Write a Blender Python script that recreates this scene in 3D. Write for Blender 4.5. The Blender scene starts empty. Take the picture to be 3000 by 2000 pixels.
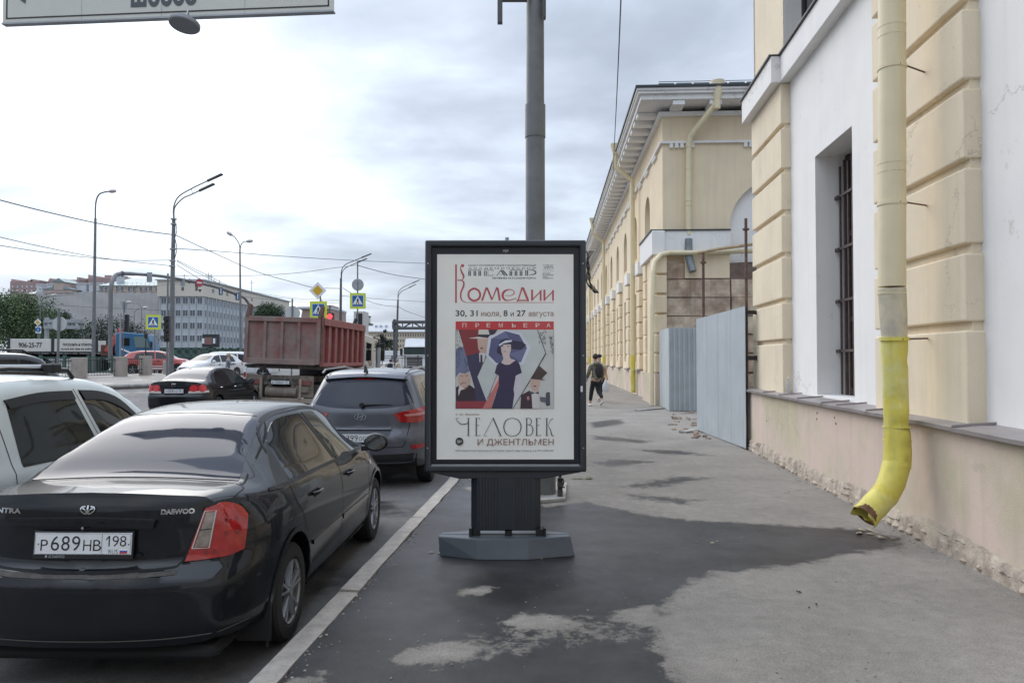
import bpy, bmesh, math, random
import numpy as np
from mathutils import Vector, Matrix
from mathutils.bvhtree import BVHTree
random.seed(7)
R = math.radians
C = bpy.context.scene.collection

# ------------------------------------------------------------------ camera, world, sun, exposure
F = 2167.0
PITCH = math.atan(50 / F)
HCAM = 1.65
cam_d = bpy.data.cameras.new("camera"); cam = bpy.data.objects.new("camera", cam_d); C.objects.link(cam)
cam.location = (0, 0, HCAM); cam.rotation_euler = (R(90) + PITCH, 0, 0)
cam_d.sensor_width = 36; cam_d.lens = 36 * F / 3000; cam_d.clip_start = .05; cam_d.clip_end = 3000
bpy.context.scene.camera = cam
SUN_AZ, SUN_EL = R(-42), R(38)          # azimuth from +Y towards +X
world = bpy.data.worlds.new("World"); bpy.context.scene.world = world; world.use_nodes = True
def build_world():
    nt = world.node_tree; N = nt.nodes; L = nt.links; N.clear()
    out = N.new('ShaderNodeOutputWorld'); bg = N.new('ShaderNodeBackground'); bg.inputs[1].default_value = .1
    L.new(bg.outputs[0], out.inputs[0])
    sky = N.new('ShaderNodeTexSky'); sky.sky_type = 'NISHITA'; sky.sun_disc = False
    sky.sun_elevation = SUN_EL; sky.sun_rotation = SUN_AZ; sky.dust_density = 3; sky.air_density = 1.2
    tc = N.new('ShaderNodeTexCoord'); sp = N.new('ShaderNodeSeparateXYZ'); L.new(tc.outputs['Generated'], sp.inputs[0])
    def math_(op, a, b=None, c=None, clamp=False):
        n = N.new('ShaderNodeMath'); n.operation = op; n.use_clamp = clamp
        for i, v in enumerate((a, b, c)):
            if v is None: continue
            if isinstance(v, (int, float)): n.inputs[i].default_value = v
            else: L.new(v, n.inputs[i])
        return n.outputs[0]
    z = math_('MAXIMUM', sp.outputs[2], 0.0); zz = math_('ADD', z, .16)
    px = math_('DIVIDE', sp.outputs[0], zz); py = math_('DIVIDE', sp.outputs[1], zz)
    cb = N.new('ShaderNodeCombineXYZ'); L.new(px, cb.inputs[0]); L.new(py, cb.inputs[1])
    def noise(scale, detail, rough, dist, off, stretch=1.0, rot=0):
        mp = N.new('ShaderNodeMapping'); mp.inputs['Location'].default_value = off
        mp.inputs['Rotation'].default_value = (0, 0, rot); mp.inputs['Scale'].default_value = (1, stretch, 1)
        L.new(cb.outputs[0], mp.inputs[0])
        n = N.new('ShaderNodeTexNoise'); n.inputs['Scale'].default_value = scale; n.inputs['Detail'].default_value = detail
        n.inputs['Roughness'].default_value = rough; n.inputs['Distortion'].default_value = dist
        L.new(mp.outputs[0], n.inputs['Vector']); return n.outputs[0]
    n1 = noise(.55, 5, .5, .3, (3.1, 1.4, 0), 1.05, R(18))
    n2 = noise(1.7, 6, .52, .25, (8.3, 2.2, 0), 1.15, R(-14))
    n3 = noise(5.0, 5, .55, .2, (1.3, 7.2, 0), 1.2, R(-10))
    n = math_('ADD', math_('ADD', math_('MULTIPLY', n1, .60), math_('MULTIPLY', n2, .32)), math_('MULTIPLY', n3, .08))
    # the sun behind thin cloud: a broad brightening about its direction
    dt = N.new('ShaderNodeVectorMath'); dt.operation = 'DOT_PRODUCT'; L.new(tc.outputs['Generated'], dt.inputs[0])
    a, e = R(-27), R(20)
    dt.inputs[1].default_value = (math.sin(a) * math.cos(e), math.cos(a) * math.cos(e), math.sin(e))
    gl = math_('POWER', math_('MAXIMUM', dt.outputs['Value'], 0.0), 24.0)
    nn = math_('ADD', math_('SUBTRACT', n, .012), math_('MULTIPLY', gl, .185))
    rp = N.new('ShaderNodeValToRGB'); L.new(nn, rp.inputs[0]); el = rp.color_ramp.elements
    el[0].position = .36; el[0].color = (.38, .43, .52, 1)
    el[1].position = .71; el[1].color = (1.15, 1.16, 1.17, 1)
    for p, c in ((.445, (.46, .53, .64, 1)), (.495, (.56, .63, .75, 1)), (.535, (.66, .75, .88, 1)), (.575, (.78, .88, .97, 1)), (.64, (.98, 1.02, 1.05, 1))):
        q = el.new(p); q.color = c
    # overcast luminance law: the zenith about twice as bright as the horizon
    lum = math_('ADD', math_('MULTIPLY', z, .35), .78)
    lum = math_('ADD', lum, math_('MULTIPLY', math_('MAXIMUM', math_('SUBTRACT', z, .42), 0.0), 3.3))
    lum = math_('ADD', lum, math_('MULTIPLY', gl, .45))
    sc = N.new('ShaderNodeVectorMath'); sc.operation = 'SCALE'; L.new(rp.outputs[0], sc.inputs[0]); L.new(math_('MULTIPLY', lum, 9.3), sc.inputs['Scale'])
    mx = N.new('ShaderNodeMix'); mx.data_type = 'RGBA'; mx.inputs['Factor'].default_value = .93
    L.new(sky.outputs[0], mx.inputs['A']); L.new(sc.outputs[0], mx.inputs['B'])
    L.new(mx.outputs['Result'], bg.inputs[0])
build_world()
sd = bpy.data.lights.new("sun", 'SUN'); sd.energy = 1.2; sd.angle = R(50); sd.color = (1, .95, .89)
sun = bpy.data.objects.new("sun", sd); C.objects.link(sun)
sun.rotation_euler = Vector((math.sin(SUN_AZ) * math.cos(SUN_EL), math.cos(SUN_AZ) * math.cos(SUN_EL), math.sin(SUN_EL))).to_track_quat('Z', 'Y').to_euler()
vs = bpy.context.scene.view_settings
vs.view_transform = 'Standard'; vs.look = 'None'; vs.exposure = 0.45; vs.gamma = 1; vs.use_curve_mapping = False

# ------------------------------------------------------------------ measuring helpers (pixel of the 3000x2000 photograph -> place)
CP, SP = math.cos(PITCH), math.sin(PITCH)
def ray(px, py):
    a = (px - 1500) / F; b = (1000 - py) / F
    return Vector((a, CP - b * SP, SP + b * CP))
def W(px, py, D):
    r = ray(px, py); k = D / r.y
    return Vector((r.x * k, D, HCAM + r.z * k))
def G(px, py, z=0.0):
    r = ray(px, py); k = (z - HCAM) / r.z
    return Vector((r.x * k, r.y * k, z))
def Q(x, y, D): return W(x / .784, y / .784, D)
def ss(a, b, x):
    t = min(1, max(0, (x - a) / (b - a))); return t * t * (3 - 2 * t)
def zr(x, y):                             # road height: it climbs gently towards the bridge on the left
    return -.13 + .80 * ss(24, 42, y) * ss(-6, -22, x) + .10 * ss(-3, -8, x) * ss(9, 17, y) * (1 - ss(24, 42, y))

# ------------------------------------------------------------------ materials
MATS = {}
def mat(name, col, rough=.6, metal=0., var=0., vs=3., bump=0., bs=40., coat=0., spec=.5, col2=None, cs=2., clo=.45, chi=.6,
        emit=0., streak=0., crack=0., detail=4, alpha=None, trans=0., fine=0., fs=120.):
    if name in MATS: return MATS[name]
    m = bpy.data.materials.new(name); m.use_nodes = True; MATS[name] = m
    nt = m.node_tree; N = nt.nodes; L = nt.links; b = N['Principled BSDF']
    b.inputs['Base Color'].default_value = (*col, 1); b.inputs['Roughness'].default_value = rough; b.inputs['Metallic'].default_value = metal
    b.inputs['Specular IOR Level'].default_value = spec; b.inputs['Coat Weight'].default_value = coat; b.inputs['Coat Roughness'].default_value = .04
    if trans: b.inputs['Transmission Weight'].default_value = trans
    tc = N.new('ShaderNodeTexCoord')
    def noise(sc, det=4, vec=None, ro=.6):
        n = N.new('ShaderNodeTexNoise'); n.inputs['Scale'].default_value = sc; n.inputs['Detail'].default_value = det; n.inputs['Roughness'].default_value = ro
        L.new(vec or tc.outputs['Object'], n.inputs['Vector']); return n.outputs[0]
    cur = None
    def mixc(fac, A, B, typ='MIX'):
        x = N.new('ShaderNodeMix'); x.data_type = 'RGBA'; x.blend_type = typ
        if isinstance(fac, float): x.inputs['Factor'].default_value = fac
        else: L.new(fac, x.inputs['Factor'])
        for k, v in (('A', A), ('B', B)):
            if isinstance(v, tuple): x.inputs[k].default_value = (*v, 1)
            else: L.new(v, x.inputs[k])
        return x.outputs['Result']
    def mr(v, a0, a1, b0, b1):
        x = N.new('ShaderNodeMapRange'); L.new(v, x.inputs[0])
        for i, q in enumerate((a0, a1, b0, b1)): x.inputs[i + 1].default_value = q
        return x.outputs[0]
    cur = col
    if col2: cur = mixc(mr(noise(cs, 7), clo, chi, 0, 1), cur, col2)
    if var:
        f = mr(noise(vs, detail + 3), .3, .7, 1 - var, 1 + var)
        cc = N.new('ShaderNodeCombineColor')
        for i in range(3): L.new(f, cc.inputs[i])
        cur = mixc(1.0, cur, cc.outputs[0], 'MULTIPLY')
    if fine:
        f = mr(noise(fs, 2), .3, .7, 1 - fine, 1 + fine); cc = N.new('ShaderNodeCombineColor')
        for i in range(3): L.new(f, cc.inputs[i])
        cur = mixc(1.0, cur, cc.outputs[0], 'MULTIPLY')
    if streak:
        mp = N.new('ShaderNodeMapping'); mp.inputs['Scale'].default_value = (6, 6, .35); L.new(tc.outputs['Object'], mp.inputs[0])
        f = mr(noise(1.2, 6, mp.outputs[0]), .5, .78, 1, 1 - streak); cc = N.new('ShaderNodeCombineColor')
        for i in range(3): L.new(f, cc.inputs[i])
        cur = mixc(1.0, cur, cc.outputs[0], 'MULTIPLY')
    if crack:
        vo = N.new('ShaderNodeTexVoronoi'); vo.feature = 'DISTANCE_TO_EDGE'; vo.inputs['Scale'].default_value = crack
        wn = N.new('ShaderNodeTexNoise'); wn.inputs['Scale'].default_value = 2.5; wn.inputs['Detail'].default_value = 8; wn.inputs['Roughness'].default_value = .7; L.new(tc.outputs['Object'], wn.inputs['Vector'])
        va = N.new('ShaderNodeVectorMath'); va.operation = 'ADD'; L.new(tc.outputs['Object'], va.inputs[0]); L.new(wn.outputs['Color'], va.inputs[1]); L.new(va.outputs[0], vo.inputs['Vector'])
        mu = N.new('ShaderNodeMath'); mu.operation = 'MULTIPLY'; L.new(mr(vo.outputs['Distance'], 0, .007, .55, 0), mu.inputs[0]); L.new(mr(noise(.5, 3), .52, .58, 0, 1), mu.inputs[1])
        cur = mixc(mu.outputs[0], cur, (.16, .13, .10))
        sc_ = mr(noise(1.7, 9, None, .75), .63, .66, 0, .35); cur = mixc(sc_, cur, (.38, .33, .27))
    if not isinstance(cur, tuple): L.new(cur, b.inputs['Base Color'])
    if emit:
        b.inputs['Emission Strength'].default_value = emit; b.inputs['Emission Color'].default_value = (*col, 1)
    if bump:
        bn = N.new('ShaderNodeBump'); bn.inputs['Strength'].default_value = bump; bn.inputs['Distance'].default_value = .01
        L.new(noise(bs, 6), bn.inputs['Height']); L.new(bn.outputs[0], b.inputs['Normal'])
    return m

# ------------------------------------------------------------------ mesh builder
class M:
    def __init__(s): s.v = []; s.f = []; s.m = []
    def add(s, vs, fs, mi=0):
        k = len(s.v); s.v += [tuple(v) for v in vs]
        for f in fs: s.f.append(tuple(i + k for i in f)); s.m.append(mi)
        return s
    def box(s, x0, x1, y0, y1, z0, z1, mi=0, mx=None, j=0):
        P = [Vector((x, y, z)) for z in (z0, z1) for y in (y0, y1) for x in (x0, x1)]
        if j: P = [p + Vector([random.uniform(-j, j) for _ in range(3)]) for p in P]
        if mx is not None: P = [mx @ p for p in P]
        return s.add(P, [(0, 2, 3, 1), (4, 5, 7, 6), (0, 1, 5, 4), (2, 6, 7, 3), (0, 4, 6, 2), (1, 3, 7, 5)], mi)
    def cb(s, c, sz, mi=0, mx=None, j=0):
        return s.box(c[0] - sz[0] / 2, c[0] + sz[0] / 2, c[1] - sz[1] / 2, c[1] + sz[1] / 2, c[2] - sz[2] / 2, c[2] + sz[2] / 2, mi, mx, j)
    def tube(s, pts, r, n=10, mi=0, cap=True):
        pts = [Vector(p) for p in pts]; m = len(pts); rr = r if isinstance(r, (list, tuple)) else [r] * m
        rings = []; up = None
        for i, p in enumerate(pts):
            d = (pts[min(i + 1, m - 1)] - pts[max(i - 1, 0)]).normalized()
            if up is None: up = Vector((0, 0, 1)) if abs(d.z) < .9 else Vector((0, 1, 0))
            a = d.cross(up)
            if a.length < 1e-4: a = d.cross(Vector((1, 0, 0)))
            a.normalize(); b = a.cross(d).normalized(); up = b
            rings.append([p + (a * math.cos(t) + b * math.sin(t)) * rr[i] for t in [2 * math.pi * k / n for k in range(n)]])
        vs = [v for g in rings for v in g]; fs = []
        for i in range(m - 1):
            for k in range(n):
                a = i * n + k; b = i * n + (k + 1) % n; fs.append((a, a + n, b + n, b))
        if cap: fs.append(tuple(range(n))); fs.append(tuple(range((m - 1) * n, m * n))[::-1])
        return s.add(vs, fs, mi)
    def cyl(s, p0, p1, r0, r1=None, n=12, mi=0): return s.tube([p0, p1], [r0, r0 if r1 is None else r1], n, mi)
    def prism(s, poly, axis, lo, hi, mi=0, mx=None):
        n = len(poly)
        def P(a, b, c): return {'x': (c, a, b), 'y': (a, c, b), 'z': (a, b, c)}[axis]
        vs = [Vector(P(a, b, lo)) for a, b in poly] + [Vector(P(a, b, hi)) for a, b in poly]
        if mx is not None: vs = [mx @ v for v in vs]
        fs = [tuple(range(n)), tuple(range(n, 2 * n))[::-1]] + [(i, i + n, (i + 1) % n + n, (i + 1) % n) for i in range(n)]
        return s.add(vs, fs, mi)
    def grid(s, P, mi=0, closed=False):
        n = len(P); m = len(P[0]); vs = [p for r in P for p in r]; fs = []
        for i in range(n - 1):
            for k in range(m - (0 if closed else 1)):
                fs.append((i * m + k, i * m + (k + 1) % m, (i + 1) * m + (k + 1) % m, (i + 1) * m + k))
        return s.add(vs, fs, mi)
    def lathe(s, prof, c, axis='z', n=20, mi=0):
        P = []
        for r, h in prof:
            row = []
            for k in range(n):
                t = 2 * math.pi * k / n; a, b = r * math.cos(t), r * math.sin(t)
                row.append(Vector(c) + Vector({'z': (a, b, h), 'x': (h, a, b), 'y': (a, h, b)}[axis]))
            P.append(row)
        return s.grid(P, mi, True)
    def ico(s, c, sc, j=.15, sub=1, mi=0):
        bm = bmesh.new(); bmesh.ops.create_icosphere(bm, subdivisions=sub, radius=1)
        sc = Vector(sc) if not isinstance(sc, (int, float)) else Vector((sc, sc, sc))
        vs = [Vector(c) + Vector((v.co.x * sc.x, v.co.y * sc.y, v.co.z * sc.z)) * (1 + random.uniform(-j, j)) for v in bm.verts]
        s.add(vs, [tuple(v.index for v in f.verts) for f in bm.faces], mi); bm.free(); return s
    def build(s, name, mats, parent=None, smooth=False, bevel=0, off=None, kind=None, label=None, loc=None, ang=35, recalc=True, bseg=1):
        if not isinstance(mats, (list, tuple)): mats = [mats]
        if off is None:
            q = parent
            while q is not None and 'off' not in q: q = q.parent
            if q is not None: off = q['off']
        vs = s.v
        if off is not None: vs = [(v[0] - off[0], v[1] - off[1], v[2] - off[2]) for v in vs]
        me = bpy.data.meshes.new(name); me.from_pydata(vs, [], s.f)
        for m in mats: me.materials.append(m)
        me.polygons.foreach_set('material_index', s.m)
        if recalc:
            bm = bmesh.new(); bm.from_mesh(me); bmesh.ops.recalc_face_normals(bm, faces=bm.faces)
            if smooth: bmesh.ops.remove_doubles(bm, verts=bm.verts, dist=1e-5)
            bm.to_mesh(me); bm.free()
        if smooth: me.shade_smooth(); me.set_sharp_from_angle(angle=R(ang))
        o = bpy.data.objects.new(name, me); C.objects.link(o)
        if loc is not None: o.location = loc
        if parent is not None: o.parent = parent
        if bevel:
            bv = o.modifiers.new('bevel', 'BEVEL'); bv.width = bevel; bv.segments = bseg; bv.limit_method = 'ANGLE'
        if kind: o['kind'] = kind
        if label: o['label'] = label
        return o
def tag(o, label, cat, group=None):
    o['label'] = label; o['category'] = cat
    if group: o['group'] = group
    return o
def T(name, label, cat, loc=(0, 0, 0), rz=0., group=None, off=None):
    """An Empty at the thing's base. With off, its parts are given in the frame turned by rz about loc, and the base stands at off in it."""
    o = bpy.data.objects.new(name, None); C.objects.link(o); o.empty_display_size = .3
    l = Vector(loc)
    if off is not None:
        l = l + Matrix.Rotation(rz, 3, 'Z') @ Vector(off); o['off'] = list(off)
    o.location = l; o.rotation_euler = (0, 0, rz)
    return tag(o, label, cat, group)
def inst(src, name=None, loc=None, rz=None, parent=None, scale=None):
    o = src.copy(); C.objects.link(o)
    if name: o.name = name
    if loc is not None: o.location = loc
    if rz is not None: o.rotation_euler = (0, 0, rz)
    if scale is not None: o.scale = scale
    o.parent = parent if parent is not None else src.parent
    return o
def dup(root, loc, rz=None, label=None, group=None):
    r = root.copy(); C.objects.link(r); r.location = loc
    if rz is not None: r.rotation_euler = (0, 0, rz)
    if label: r['label'] = label
    if group: r['group'] = group
    for ch in list(root.children):
        c = ch.copy(); C.objects.link(c); c.parent = r
        for g in ch.children:
            d = g.copy(); C.objects.link(d); d.parent = c
    return r
FONTC = {}
def text_geo(s, res=2, bold=0.):
    k = (s, res, bold)
    if k in FONTC: return FONTC[k]
    cu = bpy.data.curves.new("lettering", 'FONT'); cu.body = s; cu.resolution_u = res; cu.offset = bold if abs(bold) > .001 else .0035; cu.fill_mode = 'FRONT'
    ob = bpy.data.objects.new("lettering", cu); C.objects.link(ob)
    bpy.context.view_layer.update()
    me = bpy.data.meshes.new_from_object(ob.evaluated_get(bpy.context.evaluated_depsgraph_get()))
    vs = [v.co.copy() for v in me.vertices]; fs = [tuple(p.vertices) for p in me.polygons]
    bpy.data.objects.remove(ob); bpy.data.curves.remove(cu); bpy.data.meshes.remove(me)
    FONTC[k] = (vs, fs); return FONTC[k]
def text(mb, s, x0, x1, z0, z1, fn, mi=0, res=4, bold=0., ref=None):
    """Letters of s filled into the box x0..x1, z0..z1; fn maps (x, z) of the box's plane to a point. ref: take the height from other letters."""
    vs, fs = text_geo(s, res, bold)
    if not vs: return
    xa, xb = min(v.x for v in vs), max(v.x for v in vs)
    rv = text_geo(ref, res, bold)[0] if ref else vs
    ya, yb = min(v.y for v in rv), max(v.y for v in rv)
    P = [Vector(fn(x0 + (v.x - xa) / (xb - xa) * (x1 - x0), z0 + (v.y - ya) / (yb - ya) * (z1 - z0))) for v in vs]
    nr = (Vector(fn(x1, z0)) - Vector(fn(x0, z0))).cross(Vector(fn(x0, z1)) - Vector(fn(x0, z0))).normalized()
    for i, f in enumerate(fs): o = nr * 3e-6 * (i % 50); mb.add([P[k] + o for k in f], [tuple(range(len(f)))], mi)   # overlapping strokes of a letter never share a plane
def pchip(xs, ys, x):
    xs = np.array(xs, float); ys = np.array(ys, float); x = np.clip(np.asarray(x, float), xs[0], xs[-1])
    h = np.diff(xs); d = np.diff(ys) / h; m = np.zeros(len(xs))
    for i in range(1, len(xs) - 1):
        if d[i - 1] * d[i] > 0:
            w1 = 2 * h[i] + h[i - 1]; w2 = h[i] + 2 * h[i - 1]; m[i] = (w1 + w2) / (w1 / d[i - 1] + w2 / d[i])
    m[0], m[-1] = d[0], d[-1]
    k = np.clip(np.searchsorted(xs, x, side='right') - 1, 0, len(xs) - 2); t = (x - xs[k]) / h[k]
    return (2*t**3 - 3*t**2 + 1) * ys[k] + (t**3 - 2*t**2 + t) * h[k] * m[k] + (-2*t**3 + 3*t**2) * ys[k+1] + (t**3 - t**2) * h[k] * m[k+1]
def bez(pts, n=8):
    """Catmull-Rom through the points."""
    P = [Vector(p) for p in pts]; out = []
    for i in range(len(P) - 1):
        a, b, c, d = P[max(i-1, 0)], P[i], P[i+1], P[min(i+2, len(P)-1)]
        for k in range(n):
            t = k / n; out.append(.5 * ((2*b) + (c - a)*t + (2*a - 5*b + 4*c - d)*t*t + (3*b - a - 3*c + d)*t**3))
    out.append(P[-1]); return out

M_DARKMETAL = mat('anthracite_paint', (.026, .030, .036), .42, var=.15, vs=2, fine=.1)
M_POLE = mat('grey_pole_paint', (.16, .165, .17), .5, var=.18, vs=4, streak=.2)
M_POLED = mat('dark_pole_paint', (.085, .09, .095), .55, var=.2, vs=4)
M_BLACK = mat('black_plastic', (.012, .012, .013), .45)
M_RUBBER = mat('tyre_rubber', (.018, .018, .019), .8, bump=.3, bs=60)
M_CONC = mat('concrete', (.34, .33, .31), .85, var=.15, vs=5, bump=.5, bs=60, col2=(.24, .23, .215), cs=3)
M_RUST = mat('rusty_brown_metal', (.16, .085, .06), .7, var=.3, vs=8, col2=(.10, .06, .05), cs=6, bump=.3)
M_WHITE = mat('white_enamel', (.75, .76, .77), .35, var=.04, vs=3)
M_GALV = mat('galvanised_back', (.33, .35, .37), .4, metal=.4, var=.1, vs=4)
M_BLACKPRINT = mat('black_print', (.012, .012, .013), .5)

# ------------------------------------------------------------------ ground, sidewalk, kerb
def asphalt(name, dry, wetc, rscale=1., wet_attr=False, patch=.35, fixed=0.):
    m = bpy.data.materials.new(name); m.use_nodes = True; nt = m.node_tree; N = nt.nodes; L = nt.links; b = N['Principled BSDF']
    g = N.new('ShaderNodeNewGeometry')
    def noise(sc, det=5, ro=.6, dist=0):
        n = N.new('ShaderNodeTexNoise'); n.inputs['Scale'].default_value = sc; n.inputs['Detail'].default_value = det
        n.inputs['Roughness'].default_value = ro; n.inputs['Distortion'].default_value = dist
        L.new(g.outputs['Position'], n.inputs['Vector']); return n.outputs[0]
    def mr(v, a0, a1, b0, b1):
        x = N.new('ShaderNodeMapRange'); L.new(v, x.inputs[0])
        for i, q in enumerate((a0, a1, b0, b1)): x.inputs[i + 1].default_value = q
        return x.outputs[0]
    def ma(op, a, c):
        n = N.new('ShaderNodeMath'); n.operation = op
        for i, v in enumerate((a, c)):
            if isinstance(v, (int, float)): n.inputs[i].default_value = v
            else: L.new(v, n.inputs[i])
        return n.outputs[0]
    def mix(f, A, B, t='MIX'):
        x = N.new('ShaderNodeMix'); x.data_type = 'RGBA'; x.blend_type = t
        if isinstance(f, float): x.inputs['Factor'].default_value = f
        else: L.new(f, x.inputs['Factor'])
        for k, v in (('A', A), ('B', B)):
            if isinstance(v, tuple): x.inputs[k].default_value = (*v, 1)
            else: L.new(v, x.inputs[k])
        return x.outputs['Result']
    def grey(f):
        c = N.new('ShaderNodeCombineColor')
        for i in range(3): L.new(f, c.inputs[i])
        return c.outputs[0]
    base = mix(mr(noise(.9, 5), .35, .65, 0, 1), dry, tuple(c * (1 - patch) for c in dry))
    base = mix(1.0, base, grey(mr(noise(90, 3, .7), .3, .7, .72, 1.28)), 'MULTIPLY')
    base = mix(1.0, base, grey(mr(noise(9, 6), .3, .7, .88, 1.12)), 'MULTIPLY')
    vo = N.new('ShaderNodeTexVoronoi'); vo.feature = 'DISTANCE_TO_EDGE'; vo.inputs['Scale'].default_value = .55
    wv = N.new('ShaderNodeVectorMath'); wv.operation = 'ADD'; nn = N.new('ShaderNodeTexNoise'); nn.inputs['Scale'].default_value = 2.2; nn.inputs['Detail'].default_value = 6
    L.new(g.outputs['Position'], nn.inputs['Vector']); L.new(g.outputs['Position'], wv.inputs[0]); L.new(nn.outputs['Color'], wv.inputs[1]); L.new(wv.outputs[0], vo.inputs['Vector'])
    crack = ma('MULTIPLY', mr(vo.outputs['Distance'], .0, .006, 1, 0), mr(noise(.35, 3), .52, .62, 0, .7))
    base = mix(crack, base, (.02, .02, .02))
    if wet_attr:
        at = N.new('ShaderNodeAttribute'); at.attribute_name = 'wet'
        at2 = N.new('ShaderNodeAttribute'); at2.attribute_name = 'damp'
        w = ma('ADD', at.outputs['Fac'], ma('MULTIPLY', ma('SUBTRACT', noise(6.5, 9, .78), .5), 1.15))
        wet = mr(w, .47, .54, 0, 1)
        dm = ma('MULTIPLY', at2.outputs['Fac'], mr(noise(2.3, 8, .78, .6), .42, .52, .55, 1))
        halo = mr(w, .28, .50, 0, .75); dm = ma('MAXIMUM', dm, halo)
        fleck = ma('MULTIPLY', at2.outputs['Fac'], mr(noise(22, 5, .75), .47, .53, 0, 1))
        dm = ma('MAXIMUM', dm, fleck)
    else:
        wet = mr(noise(.45, 7, .65), .52, .60, fixed, 1); dm = None
    wetcol = mix(1.0, wetc, grey(mr(noise(70, 3, .7), .3, .7, .75, 1.25)), 'MULTIPLY')
    wetcol = mix(mr(noise(1.3, 6), .4, .62, 0, .55), wetcol, (wetc[0] * 1.05, wetc[1] * .82, wetc[2] * .68))
    if dm is not None: base = mix(dm, base, tuple(c * .30 for c in dry))
    wetcol = mix(mr(noise(.8, 6, .7), .42, .60, 0, .8), wetcol, tuple(c * 2.6 for c in wetc)) if wet_attr else wetcol
    colr = mix(wet, base, wetcol); L.new(colr, b.inputs['Base Color'])
    L.new(ma('ADD', mr(wet, 0, 1, .88, .40), ma('MULTIPLY', ma('SUBTRACT', noise(2.6, 6, .7), .5), .35)), b.inputs['Roughness']); b.inputs['Specular IOR Level'].default_value = .32
    bp = N.new('ShaderNodeBump'); bp.inputs['Strength'].default_value = .5; bp.inputs['Distance'].default_value = .006
    L.new(noise(110, 4, .7), bp.inputs['Height']); L.new(bp.outputs[0], b.inputs['Normal'])
    return m
M_ROAD = asphalt('road_asphalt', (.15, .145, .14), (.030, .030, .031), patch=.2)
M_WALK = asphalt('sidewalk_asphalt', (.275, .252, .224), (.018, .018, .0195), wet_attr=True, patch=.22)
M_FARWALK = asphalt('far_pavement', (.30, .275, .25), (.2, .18, .16), patch=.1)

K0 = G(720, 2000); K1 = G(1323, 1393); KD = (K1 - K0) / (K1.y - K0.y)
def kx(y): return K0.x + KD.x * (y - K0.y)
def build_ground():
    mb = M()
    xs = [-1500, -400, -120, -70, -50, -40, -34, -30, -26, -22, -20, -18, -16, -14, -12, -10, -8, -7, -6, -5, -4, -3, 0, 8, 60, 400, 1500]
    ys = [-60, 0, 9, 11, 13, 15, 17, 20, 24, 27, 30, 33, 36, 39, 42, 45, 48, 55, 60, 80, 150, 400, 2500]
    mb.grid([[Vector((x, y, zr(x, y) - (.0 if y < 200 else .0))) for x in xs] for y in ys])
    mb.build('road', M_ROAD, kind='structure', smooth=True)
build_ground()
def poly_sdf(P, X, Y):
    """signed distance, positive inside"""
    d = np.full(X.shape, 1e9); ins = np.zeros(X.shape, bool); n = len(P)
    for i in range(n):
        ax, ay = P[i][0], P[i][1]; bx, by = P[(i+1) % n][0], P[(i+1) % n][1]
        ex, ey = bx-ax, by-ay; t = np.clip(((X-ax)*ex + (Y-ay)*ey) / (ex*ex + ey*ey + 1e-9), 0, 1)
        d = np.minimum(d, np.hypot(X - ax - t*ex, Y - ay - t*ey))
        c = ((ay > Y) != (by > Y)) & (X < (bx-ax) * (Y-ay) / (by-ay + 1e-12) + ax); ins ^= c
    return np.where(ins, d, -d)
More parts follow.
